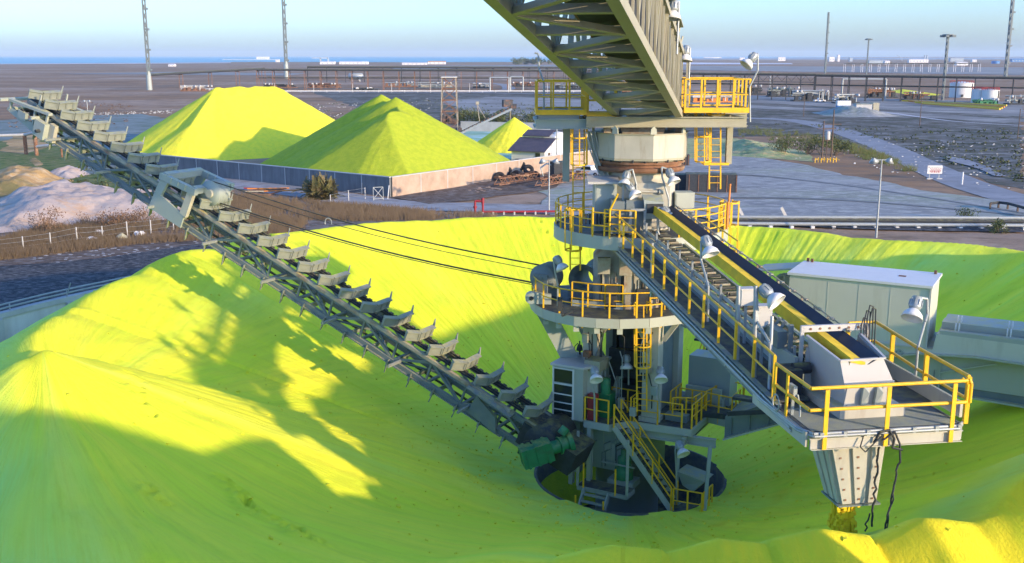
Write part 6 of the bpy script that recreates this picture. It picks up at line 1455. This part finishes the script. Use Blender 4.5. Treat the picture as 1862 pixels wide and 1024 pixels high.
for a in ((1395, 176, 60, 20, 'dark pump plant left of the white pickup, under the right rack', 'dark', 'boom_steel', 1), (1440, 184, 70, 22, 'dark pump plant with white hoods behind the white pickup', 'dark', 'galv', 2), (1515, 188, 45, 18, 'dark pump plant right of the pickup beside the small guard hut', 'dark', 'galv', 3), (1770, 191, 42, 12, 'green pump plant in front of the two smaller storage tanks', 'green_paint', 'green_paint', 4),
          (700, 158, 60, 10, 'dark pipework skid under the long rack behind the small peaks', 'rust', 'galv', 5), (760, 160, 70, 11, 'grey pipework skid left of the lattice tower, under the long rack', 'rusty_steel', 'galv', 6), (560, 160, 60, 9, 'rusty pipework skid under the long rack left of the horizontal vessel', 'rust', 'rust', 7), (860, 160, 32, 9, 'small pipework skid between lattice tower and grey portals', 'dark', 'galv', 8), (330, 166, 60, 11, 'pipework skid with white posts just left of the tall flat heap', 'rust', 'offwhite', 9), (1010, 162, 60, 12, 'dark pipework skid under the left side of the feed bridge', 'dark', 'galv', 10), (1575, 178, 55, 20, 'dark pipework cluster between the wide portal and the tall light mast', 'dark', 'rust', 11), (1130, 178, 60, 14, 'dark pipework skid under the bridge end behind the left yellow platform', 'dark', 'rust', 13), (1640, 182, 60, 16, 'dark pipework skid right of the tall light mast foot', 'dark', 'rust', 14), (1830, 190, 50, 18, 'dark pipework skid right of the storage tanks at the picture edge', 'dark', 'galv', 15), (480, 160, 60, 8, 'rusty pipework skid behind the ragged end of the tall heap', 'rust', 'dark', 16), (640, 166, 50, 6, 'low dark pipework behind the left small peak', 'dark', 'dark', 17), (930, 158, 50, 9, 'dark pipework skid behind the square grey portals', 'dark', 'rust', 18), (1340, 172, 50, 20, 'dark pipework skid between lamp pole and right yellow platform', 'dark', 'dark', 19), (1258, 186, 90, 16, 'orange and white pipework behind the right yellow platform', 'orange', 'offwhite', 12)): pump_skid(*a)
t = thing('pipe_bundle', G(1740, 198), 'yellow and orange bundle of low pipes in front of the storage tanks', 'pipes'); 
for k, (ya, yb, m_) in enumerate(((189, 196, 'yellow'), (190, 199, 'orange'), (192, 201, 'belt_yellow'), (194, 203, 'yellow'), (191, 198, 'green_paint'))):
    a, c = G(1640 + 12 * k, ya - 2), G(1830 - 4 * k, yb); MB().tube(a + UP * .9, c + UP * .9, .35, 8).build('pipe', m_, t)
o = mound('sulphur_bank', 'sulphur_old', [(1612, 166), (1640, 162), (1712, 172), (1708, 176), (1650, 172)], 2.2, 30, res=16); tag(o, 'low yellow sulphur bank seen under the right pipe rack', 'sulphur bank'); del o['kind']
# storage tanks
def tank(x0, x1, yb, yt, label):
    p = G((x0 + x1) / 2, yb); r = (G(x1, yb) - G(x0, yb)).length / 2; p = p + V((0, r, 0)); h = H(G((x0 + x1) / 2, yb), yt); t = thing('storage_tank', p, label, 'storage tank', 'white storage tanks')
    MB().lathe([(r, 0), (r, h)], p, 40).build('shell', 'white', t); MB().lathe([(r + .1, h), (r + .1, h + .2), (r * .5, h + r * .10), (0, h + r * .16)], p, 40).build('roof', 'white', t)
    b = MB()
    for k in range(24): a = R(k * 15); q = p + V((r * .98 * math.cos(a), r * .98 * math.sin(a), h)); b.beam(q, q + UP * 1.2, .15)
    b.lathe([(r * .98, h + 1.1), (r * .98, h + 1.25)], p, 40); b.build('railing', 'red', t)
    b = MB(); b.box(p + V((-.3 * r, -r * .97, 1)), (1, .6, 1.2)); b.beam(p + V((r * .6, -r * .82, 0)), p + V((r * .6, -r * .82, h)), .5, .3); b.build('manhole', 'dark', t)
tank(1735, 1776, 178, 152, 'largest white storage tank, left of the three at the right rack'); tank(1772, 1799, 188, 164, 'middle white storage tank, half hidden behind its neighbour'); tank(1791, 1821, 189, 165, 'rightmost white storage tank, behind the green pump plant')
p, q = G(636, 148), G(659, 148); t = thing('pressure_vessel', p, 'grey horizontal pressure vessel on saddles under the pipe racks', 'vessel'); h = H(p, 139); c = (p + q) / 2; L = (q - p).length
MB().lathe([(0, -L / 2 - 1), (1.6, -L / 2 - .7), (2.6, -L / 2), (2.6, L / 2), (1.6, L / 2 + .7), (0, L / 2 + 1)], c + UP * (h), 20, axis=(1, .2, 0)).build('shell', 'galv', t)
for k in (-1, 1): MB().box(c + V((k * L * .3, 0, h / 2 - 1)), (1, 4, h)).build('saddle', 'concrete', t)
# guard hut
p = G(1576, 202); t = thing('guard_hut', p, 'small grey hut with a cream end wall beside the far road', 'hut'); k = (G(1597, 202) - G(1555, 202)).length; hh = H(p, 187)
MB().box(p + V((-k * .12, 1.5, hh / 2 - .2)), (k * .7, 3.5, hh * .8)).build('wall', 'concrete', t); MB().box(p + V((k * .38, 1.5, hh / 2)), (k * .26, 4, hh)).build('end_room', 'tan', t); MB().box(p + V((-k * .12, 1.5, hh * .86)), (k * .74, 4, .25)).build('roof', 'boom_steel', t)
p = G(1533, 197); t = thing('cabin_hut', p, 'white site cabin with blue base left of the guard hut', 'hut'); MB().box(p + UP * 2.0, (5.2, 2.4, 1.8)).build('wall', 'white', t); MB().box(p + UP * .6, (5, 2.4, 1)).build('base', 'blue', t)
# ------------------------------------------------------------ masts and poles
def mast(base, ytop, r, label, thick=None, rings=True, top=None, lean=0):
    h = H(base, ytop); t = thing('tall_mast', base, label, 'mast', 'tall masts on the plain')
    if thick: MB().lathe([(r * 1.7, 0), (r * 1.5, thick), (r * .9, thick + r * 3)], base, 16).build('plinth', 'girder', t)
    b = MB()
    for k in range(3):
        a = R(120 * k + 20); o = V((r * math.cos(a), r * math.sin(a), 0)); b.beam(base + o, base + o + UP * h, r * .75, r * .75)
    n = int(h / (r * 5))
    for i in range(n):
        for k in range(3):
            a, c = R(120 * k + 20), R(120 * k + 140); b.beam(base + V((r * math.cos(a), r * math.sin(a), h * i / n)), base + V((r * math.cos(c), r * math.sin(c), h * (i + 1) / n)), r * .4)
    b.build('lattice', 'boom_steel', t)
    if rings:
        b = MB()
        for i in range(1, 6): b.box(base + V((r * 1.1, 0, h * i / 6)), (r * 2.4, r * 2, r * 1.2))
        b.build('rest_platform', 'boom_steel', t)
    if top:
        b = MB(); b.lathe([(r * 1.2, 0), (r * 5, .4), (r * 5, .9), (r * 1.2, 1)], base + UP * (h - 1), 14)
        for k in range(6): a = R(60 * k); b.box(base + V((r * 5.5 * math.cos(a), r * 5.5 * math.sin(a), h - .9)), (r * 2.6, r * 2.6, r * 2))
        b.build('lamp_ring', 'boom_steel', t)
mast(G(272, 164), -60, .95, 'tallest looking grey mast on a thick base at far left', 8.5)
mast(G(521, 143), -60, 1.3, 'grey mast on a thick base rising behind the ragged end of the tall heap', 12)
mast(G(1500, 134), 22, .9, 'slim mast whose top stands inside the picture, right of the bridge')
mast(G(1828, 144), -40, 1.2, 'mast near the right edge rising out of the picture')
mast(G(1575, 141), 70, .5, 'short floodlight mast with a small flat head behind the right rack', rings=False, top=1)
mast(G(1714, 183), 62, .5, 'dark floodlight mast with a ring of lamps, left of the storage tanks', rings=False, top=1)
mast(G(1829, 110), 82, 2.2, 'faint distant mast just left of the right edge mast', rings=False)
def pole(base, ytop, label, arms=True, r=.13):
    h = H(base, ytop); t = thing('utility_pole', base, label, 'utility pole', 'poles on the plain'); MB().tube(base, base + UP * h, r, 8, r * .75).build('pole', 'wood', t)
    if arms: MB().beam(base + V((-1, 0, h - .6)), base + V((1, 0, h - .6)), .12, .14).build('cross_arm', 'wood', t)
pole(G(1461, 212), 168, 'thin wooden pole left of the transformer poles, on the far flats', False); pole(G(1672, 229), 181, 'thin wooden pole beside the white kerb line', False); pole(G(1850, 253), 198, 'pale pole at the right edge of the flats', False, .12)
p, q = G(1494, 293), G(1511, 291); t = thing('transformer_poles', p, 'pair of wooden poles carrying a white transformer, with yellow barrier around', 'transformer')
for c, yt in ((p, 220), (q, 199)): MB().tube(c, c + UP * H(c, yt), .17, 8, .12).build('pole', 'wood', t)
z = H(p, 235); b = MB(); b.beam(p + UP * z, q + UP * z, .15, .2); b.beam(q + V((-1.6, 0, H(q, 226))), q + V((1.6, 0, H(q, 226))), .14); b.beam(p + V((-1.2, 0, H(p, 234))), p + V((2.4, 0, H(p, 234))), .12); b.build('cross_arm', 'wood', t)
c = (p + q) / 2; b = MB(); b.lathe([(.4, 0), (.45, .1), (.45, 1.4), (.3, 1.6), (0, 1.7)], c + UP * H(c, 254), 16); b.build('transformer', 'offwhite', t); MB().box(c + UP * (H(c, 254) - .1), (1.4, .8, .12)).build('platform', 'wood', t); MB().tube(c + V((.2, 1, 0)), c + V((.2, 1, H(c, 256))), .1, 8).build('pole', 'wood', t)
b = MB()
for k in range(8): a = G(1482 + k * 5.5, 296 - (k % 2)); b.beam(a, a + UP * .9, .12); b.beam(a + UP * .7, G(1482 + k * 5.5 + 5, 296) + UP * (.7 - .2 * (k % 2)), .12)
b.build('barrier', 'yellow', t)
# lattice tower and inclined conveyor behind the small heap
b0_ = G(818, 243); t = thing('lattice_tower', b0_, 'rusty open lattice tower standing behind the olive heap', 'lattice tower'); h = H(b0_, 141); wB_, wT = 2.2, 1.75
for k in range(4):
    a = R(45 + 90 * k); MB().beam(b0_ + V((wB_ * 1.41 * math.cos(a), wB_ * 1.41 * math.sin(a), 0)), b0_ + V((wT * 1.41 * math.cos(a), wT * 1.41 * math.sin(a), h)), .22).build('leg', 'rusty_steel', t)
b = MB()
for i in range(5):
    z0, z1 = h * i / 5, h * (i + 1) / 5
    for k in range(4):
        a, c = R(45 + 90 * k), R(135 + 90 * k); w0 = (wB_ + (wT - wB_) * i / 5) * 1.41; w1 = (wB_ + (wT - wB_) * (i + 1) / 5) * 1.41
        A_, C_ = V((math.cos(a), math.sin(a), 0)), V((math.cos(c), math.sin(c), 0)); b.beam(b0_ + A_ * w0 + UP * z0, b0_ + C_ * w1 + UP * z1, .12); b.beam(b0_ + C_ * w0 + UP * z0, b0_ + A_ * w1 + UP * z1, .12); b.beam(b0_ + A_ * w1 + UP * z1, b0_ + C_ * w1 + UP * z1, .16)
b.build('bracing', 'rust', t); MB().box(b0_ + UP * (h + .1), (4, 4, .3)).build('top_frame', 'offwhite', t)
b = MB()
for k in range(7): b.box(b0_ + V((rnd.uniform(-3, 3), rnd.uniform(-1, 3), rnd.uniform(.5, 4))), (1.5, 1, 1.6), rnd.uniform(0, 1))
b.build('machinery', 'debris', t)
a, c = G(838, 246), None; dist = a.y; c = C0 + ray(931, 198) * (dist / ray(931, 198).y); t = thing('inclined_conveyor', a, 'long inclined loading conveyor rising left of the small pointed heap', 'conveyor')
d = (c - a); b = MB()
for n_ in (-.7, .7): b.beam(a + V((0, n_, .5)), c + V((0, n_, 0)), .25, .5)
b.build('frame', 'galv', t); MB().beam(a + UP * 1.0, c + UP * .6, 1.2, .15).build('belt', 'dark', t)
for k in range(14): q = a.lerp(c, k / 13); MB().box(q + UP * .5, (.25, 1.5, .7)).build('idler', 'rust', t)
b = MB(); b.box(c + V((-1.2, 0, 1.4)), (2.4, 1.6, 1.8), .3); b.box(c + V((.4, 0, .6)), (1.6, 1.4, 1.2)); b.build('drive_head', 'debris', t)
q = a.lerp(c, .38); b = MB(); b.beam(q, q + V((-.7, 0, 5.2)), .18); b.beam(q + V((-.7, 0, 5.2)), q + V((1.6, 0, 1.3)), .12); b.box(q + V((-.7, 0, 5.6)), (.8, .6, .8)); b.build('winch_frame', 'rusty_steel', t)
q = a.lerp(c, .97); b = MB(); b.beam(V((q.x, q.y, 0)), q, .2); b.build('support_leg', 'rusty_steel', t)

# ------------------------------------------------------------ along the horizon
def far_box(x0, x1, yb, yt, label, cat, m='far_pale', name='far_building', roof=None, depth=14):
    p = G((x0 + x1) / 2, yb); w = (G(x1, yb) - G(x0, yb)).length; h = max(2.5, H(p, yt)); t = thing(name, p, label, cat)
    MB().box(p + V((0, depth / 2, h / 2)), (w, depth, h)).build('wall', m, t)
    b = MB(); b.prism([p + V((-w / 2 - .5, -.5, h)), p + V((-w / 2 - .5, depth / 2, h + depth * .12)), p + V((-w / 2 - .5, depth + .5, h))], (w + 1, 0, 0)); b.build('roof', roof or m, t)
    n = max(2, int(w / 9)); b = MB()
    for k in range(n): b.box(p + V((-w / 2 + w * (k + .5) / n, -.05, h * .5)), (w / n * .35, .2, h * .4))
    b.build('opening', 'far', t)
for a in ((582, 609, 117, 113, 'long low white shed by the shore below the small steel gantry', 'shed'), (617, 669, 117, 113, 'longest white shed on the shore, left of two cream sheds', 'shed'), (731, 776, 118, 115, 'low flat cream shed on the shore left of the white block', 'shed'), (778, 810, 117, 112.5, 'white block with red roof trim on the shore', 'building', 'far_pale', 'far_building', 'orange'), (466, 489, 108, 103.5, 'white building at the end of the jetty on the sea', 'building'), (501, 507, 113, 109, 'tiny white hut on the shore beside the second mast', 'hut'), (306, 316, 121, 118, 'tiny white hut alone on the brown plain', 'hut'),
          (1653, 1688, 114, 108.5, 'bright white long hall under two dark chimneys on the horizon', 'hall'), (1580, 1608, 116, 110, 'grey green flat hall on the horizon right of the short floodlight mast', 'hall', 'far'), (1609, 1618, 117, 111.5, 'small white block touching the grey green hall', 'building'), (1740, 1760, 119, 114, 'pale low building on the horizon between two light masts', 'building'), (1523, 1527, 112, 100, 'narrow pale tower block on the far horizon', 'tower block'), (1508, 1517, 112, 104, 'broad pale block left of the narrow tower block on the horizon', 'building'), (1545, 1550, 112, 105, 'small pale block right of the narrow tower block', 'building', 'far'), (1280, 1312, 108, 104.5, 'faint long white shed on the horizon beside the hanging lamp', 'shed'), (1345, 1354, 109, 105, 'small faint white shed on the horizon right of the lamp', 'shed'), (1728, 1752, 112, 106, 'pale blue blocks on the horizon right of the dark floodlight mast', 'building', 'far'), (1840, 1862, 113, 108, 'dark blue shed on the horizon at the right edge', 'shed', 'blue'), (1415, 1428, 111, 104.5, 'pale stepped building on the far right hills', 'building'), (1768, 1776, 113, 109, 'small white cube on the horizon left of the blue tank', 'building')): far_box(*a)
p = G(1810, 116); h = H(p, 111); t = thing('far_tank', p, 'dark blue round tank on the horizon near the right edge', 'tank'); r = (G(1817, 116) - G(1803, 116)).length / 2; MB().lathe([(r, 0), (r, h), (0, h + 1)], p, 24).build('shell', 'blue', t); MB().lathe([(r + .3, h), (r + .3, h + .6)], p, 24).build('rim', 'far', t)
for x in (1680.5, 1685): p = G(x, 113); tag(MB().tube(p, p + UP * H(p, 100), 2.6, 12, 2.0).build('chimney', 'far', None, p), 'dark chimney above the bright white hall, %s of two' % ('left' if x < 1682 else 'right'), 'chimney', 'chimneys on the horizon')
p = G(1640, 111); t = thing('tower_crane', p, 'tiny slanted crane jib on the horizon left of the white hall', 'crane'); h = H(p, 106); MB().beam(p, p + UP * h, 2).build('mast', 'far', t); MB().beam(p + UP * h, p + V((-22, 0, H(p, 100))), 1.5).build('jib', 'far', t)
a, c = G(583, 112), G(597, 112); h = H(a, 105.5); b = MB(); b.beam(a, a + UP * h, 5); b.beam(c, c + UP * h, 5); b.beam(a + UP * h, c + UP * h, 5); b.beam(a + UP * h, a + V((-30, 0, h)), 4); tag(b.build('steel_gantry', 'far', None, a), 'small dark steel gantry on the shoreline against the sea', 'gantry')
a, c = G(405, 109.2), G(500, 109.2); b = MB(); b.beam(a + UP * 2, c + UP * 2, 10, 3)
for k in range(12): q = a.lerp(c, k / 11); b.beam(q - UP * 2, q + UP * 2, 3)
tag(b.build('jetty', 'far', None, a), 'thin dark jetty line reaching into the sea at left', 'jetty')
def ridge():
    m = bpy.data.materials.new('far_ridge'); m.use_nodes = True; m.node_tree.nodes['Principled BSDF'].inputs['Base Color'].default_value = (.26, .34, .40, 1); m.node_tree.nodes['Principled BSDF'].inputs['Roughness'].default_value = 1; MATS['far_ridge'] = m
    vs = []; n = 160
    for i in range(n + 1):
        x = 1235 + (2050 - 1235) * i / n; p = G(x, 108.2); hh = max(1, H(p, 105.6 - 2.2 * max(0, vn(x * .012, 3)) - 1.4 * vn(x * .05, 7))); vs += [(p.x, p.y, -1), (p.x, p.y + 60, hh * 1), (p.x, p.y + 900, -1)]
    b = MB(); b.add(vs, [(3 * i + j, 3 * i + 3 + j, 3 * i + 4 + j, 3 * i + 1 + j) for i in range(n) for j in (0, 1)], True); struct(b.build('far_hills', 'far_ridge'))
ridge()
# ------------------------------------------------------------ plants
def bush(c, r, h, n, label, m='leaf', stem=True, leaf=.12, cat='shrub', group=None, name='shrub', seed=0, flat=.0, trunk=0):
    r_ = random.Random(seed); t = thing(name, c, label, cat, group); b = MB()
    cl = [(V((r_.gauss(0, .42) * r, r_.gauss(0, .42) * r, h * (.25 + .65 * r_.random()) + trunk)), r * r_.uniform(.28, .5)) for _ in range(max(6, n // 60))]
    for i in range(n):
        q, s = r_.choice(cl); d = V((r_.gauss(0, 1), r_.gauss(0, 1), r_.gauss(0, .8))).normalized() * s * r_.random() ** .4; p = c + q + d
        if p.z < .05: p.z = .05 + r_.random() * .2
        a = V((r_.gauss(0, 1), r_.gauss(0, 1), r_.gauss(0, 1))).normalized(); e = a.cross(V((r_.gauss(0, 1), r_.gauss(0, 1), 1))).normalized(); l = leaf * r_.uniform(.6, 1.5)
        b.add([p - a * l, p + e * l * .5, p + a * l, p - e * l * .5], [(0, 1, 2, 3)])
    b.build('crown', m, t)
    b = MB()
    for k in range(7):
        q, s = r_.choice(cl); b.tube(c + V((r_.uniform(-.1, .1) * r, r_.uniform(-.1, .1) * r, 0)), c + q, max(.03, r * .03), 5, .012)
    b.build('trunk' if trunk else 'stem', 'wood', t)
    return t
def palm_bush(c, r, h, label):
    t = thing('palm_bush', c, label, 'palm bush'); r_ = random.Random(5); b = MB()
    for k in range(170):
        az = r_.uniform(0, 6.28); el = R(r_.uniform(8, 88)); L = r * r_.uniform(.75, 1.15); d0 = V((math.cos(az) * math.cos(el), math.sin(az) * math.cos(el), math.sin(el))); pts = []; bs = c + V((r_.gauss(0, .25) * r, r_.gauss(0, .25) * r, r_.uniform(.0, .45) * h)); sdv = V((-math.sin(az), math.cos(az), 0))
        for i in range(7): f = i / 6; pts.append(bs + d0 * L * f - UP * (.45 * L * f * f * math.cos(el)))
        for i in range(6):
            f = i / 6; w = .10 * r * (1 - f) + .03
            for sg in (-1, 1):
                for j in range(2): q = pts[i].lerp(pts[i + 1], j / 2); b.add([q, q + sdv * sg * w * 2.2 + d0 * .10 * r - UP * .06 * r, q + sdv * sg * w * 1.7 + d0 * .16 * r - UP * .05 * r, q + d0 * .05 * r], [(0, 1, 2, 3)])
    b.build('frond', 'palm_leaf', t); MB().lathe([(.35 * r, 0), (.3 * r, .3 * h), (.12 * r, .5 * h)], c, 10).build('trunk', 'wood', t)
palm_bush(G(583, 362), 2.7, 2.9, 'large bushy palm with stiff brown green fronds before the grey wall')
bush(G(80, 428), 2.4, 3.0, 900, 'bare thin branched shrub at far left in front of the pale spoil heap', 'dry', seed=1, leaf=.09)
bush(G(205, 418), 2.2, 2.4, 900, 'dry brown shrub behind the fence, left of a second dry shrub', 'dry', seed=2, leaf=.09); bush(G(258, 412), 2.2, 2.2, 800, 'dry brown shrub behind the fence nearest the boom', 'dry', seed=3, leaf=.09)
for i, (x, y, r, h, lb) in enumerate(((1428, 283, 3.2, 3.6, 'green brown shrub left of the transformer poles, nearest the spill'), (1468, 281, 3.2, 3.8, 'green brown shrub just left of the transformer poles'), (1520, 283, 3.0, 4.2, 'tall thin green shrub right of the transformer poles'))): bush(G(x, y), r, h, 1300, lb, 'leaf', seed=10 + i, leaf=.16)
bush(G(1756, 401), 1.6, 1.2, 700, 'low dark shrub on the yard above the right pipelines', 'leaf', seed=20, leaf=.1); bush(G(1815, 424), 1.6, 1.2, 700, 'low dark shrub among the pipelines near the right edge', 'leaf', seed=21, leaf=.1)
for i, (x, y) in enumerate(((944, 117.5), (955, 117.2), (968, 117), (984, 117.3))): bush(G(x, y), 17, 10, 500, 'dark tree in the far clump left of the bridge, %s' % ('leftmost of four', 'second from left', 'third from left', 'rightmost of four')[i], 'leaf', name='far_tree', cat='tree', seed=30 + i, leaf=1.8, trunk=1.5, group='trees in the far clump')
for i, (x, y, lb) in enumerate(((858, 226, 'green shrub under the inclined conveyor, leftmost of its row'), (880, 228, 'green shrub behind the inclined conveyor, second of its row'), (905, 230, 'green shrub behind the inclined conveyor, middle of its row'), (925, 226, 'green shrub at the conveyor head, fourth of its row'), (968, 232, 'green shrub right of the small pointed heap'), (836, 222, 'green shrub beside the foot of the lattice tower'))): bush(G(x, y), 4, 4, 900, lb, 'leaf', seed=40 + i, leaf=.25, group='shrubs behind the small heap')
# countless small growth and litter
def scatter(name, m, px, n, fn, seed):
    r_ = random.Random(seed); b = MB(); xs = [p[0] for p in px]; ys = [p[1] for p in px]; k = 0
    def ins(x, y):
        c = False
        for (x0, y0), (x1, y1) in zip(px, px[1:] + px[:1]):
            if (y0 > y) != (y1 > y) and x < (x1 - x0) * (y - y0) / (y1 - y0) + x0: c = not c
        return c
    while k < n:
        x, y = r_.uniform(min(xs), max(xs)), r_.uniform(min(ys), max(ys))
        if not ins(x, y): continue
        p = G(x, y)
        if vn(p.x * .09, p.y * .09, seed) < -.08 and r_.random() < .8: k += .2; continue
        fn(b, p, r_); k += 1
    return stuff(b.build(name, m))
def tuft(b, p, r_):
    for _ in range(9):
        a = r_.uniform(0, 6.28); h = r_.uniform(.3, 1.05); o = p + V((r_.gauss(0, .22), r_.gauss(0, .22), 0)); d = V((math.cos(a), math.sin(a), 0)); w = .035
        b.add([o - V((w, 0, 0)), o + V((w, 0, 0)), o + d * h * .4 + UP * h], [(0, 1, 2)])
scatter('dry_grass', 'straw', [(-20, 448), (60, 420), (180, 395), (300, 388), (470, 392), (560, 402), (540, 426), (380, 438), (250, 446), (120, 462), (-20, 478)], 5200, tuft, 3)
scatter('dry_grass', 'straw', [(400, 350), (600, 372), (760, 386), (900, 392), (900, 402), (640, 404), (480, 400), (360, 376)], 3200, tuft, 4)
scatter('dry_grass', 'leaf', [(1340, 228), (1450, 240), (1560, 262), (1680, 312), (1640, 312), (1480, 262), (1340, 250)], 700, tuft, 5)
def low(b, p, r_):
    s = r_.uniform(.25, .8)
    for _ in range(7):
        d = V((r_.gauss(0, .6), r_.gauss(0, .6), abs(r_.gauss(0, .35)))) * s; a = V((r_.gauss(0, 1), r_.gauss(0, 1), r_.gauss(0, 1))).normalized() * s * .4; e = a.cross(V((.3, .2, 1))).normalized() * s * .3
        q = p + d; b.add([q - a, q + e, q + a, q - e], [(0, 1, 2, 3)])
scatter('ground_scrub', 'leaf', [(1330, 224), (1862, 236), (1862, 335), (1700, 290), (1600, 255), (1480, 232)], 420, low, 6)
scatter('ground_scrub', 'leaf', [(560, 190), (860, 178), (1240, 200), (1240, 230), (900, 232), (600, 220)], 700, low, 7)
scatter('ground_scrub', 'leaf', [(20, 318), (150, 300), (300, 318), (280, 340), (60, 345)], 420, low, 17)
scatter('ground_scrub', 'dry', [(20, 180), (240, 190), (230, 236), (20, 236)], 500, low, 8)
def stone(b, p, r_):
    s = r_.uniform(.05, .17) * (p.y / 110) ** .2; b.obox(p + UP * s * .4, V((s, r_.uniform(-.3, .3) * s, 0)), V((r_.uniform(-.3, .3) * s, s * .7, 0)), V((0, .1 * s, s * .5)))
scatter('loose_stones', 'concrete', [(40, 470), (140, 452), (260, 446), (420, 436), (420, 444), (260, 462), (100, 482)], 260, stone, 9)
scatter('loose_stones', 'concrete', [(1400, 246), (1862, 250), (1862, 350), (1700, 330), (1560, 300), (1440, 288)], 240, stone, 10)
scatter('loose_stones', 'concrete', [(160, 206), (320, 200), (320, 206), (160, 212)], 160, stone, 11)
scatter('loose_stones', 'concrete', [(560, 190), (800, 178), (800, 200), (600, 214)], 160, stone, 12)
scatter('loose_stones', 'rust', [(640, 378), (800, 388), (1000, 396), (1000, 402), (760, 398)], 180, stone, 13)
scatter('loose_stones', 'brick', [(850, 345), (900, 338), (910, 346), (860, 352)], 90, stone, 14)
for i, (x, y, lb) in enumerate(((168, 440, 'crumpled white rubbish bag beside the braced fence post'), (182, 428, 'small orange white rubbish bag behind the fence'), (254, 430, 'torn white rubbish bag near the right end of the fence'), (222, 436, 'tan rubbish bag lying between two fence posts'))):
    p = G(x, y); b = MB(); r_ = random.Random(i); n = 9
    prof = [(.02, 0), (.5, .1), (.62, .3), (.45, .5), (.1, .62)]; b.lathe(prof, p, 12, smooth=False); b.v = [(a + .18 * vn(a * 3, c * 3, i + e), c + .18 * vn(c * 4, a * 2, i), e * (1 + .5 * vn(a * 2, c * 2, 4))) for a, c, e in b.v]
    tag(b.build('rubbish_bag', 'white' if i != 3 else 'tan', None, p), lb, 'rubbish bag', 'rubbish bags by the fence')
t = thing('scrap_pipes', G(460, 352), 'jumble of rusty red pipes and frames left of the palm bush', 'scrap'); r_ = random.Random(2)
for k in range(9):
    a = G(424 + r_.uniform(0, 60), 346 + r_.uniform(0, 12)); MB().tube(a + UP * r_.uniform(.1, .8), a + V((r_.uniform(2, 6), r_.uniform(-1.5, 1.5), r_.uniform(.1, .9))), .11, 6).build('pipe', ('rust', 'red', 'orange', 'rusty_steel')[k % 4], t)

# ------------------------------------------------------------ air
def haze():
    m = bpy.data.materials.new('haze'); m.use_nodes = True; n, l = m.node_tree.nodes, m.node_tree.links; n.remove(n['Principled BSDF'])
    v = n.new('ShaderNodeVolumePrincipled'); v.inputs['Color'].default_value = (.70, .86, 1, 1); v.inputs['Density'].default_value = 6.5e-5; v.inputs['Anisotropy'].default_value = 0
    l.new(v.outputs[0], n['Material Output'].inputs['Volume']); MATS['haze'] = m
    o = MB().box((0, 0, 59.5), (52000, 52000, 121)).build('haze', 'haze'); stuff(o)
haze()
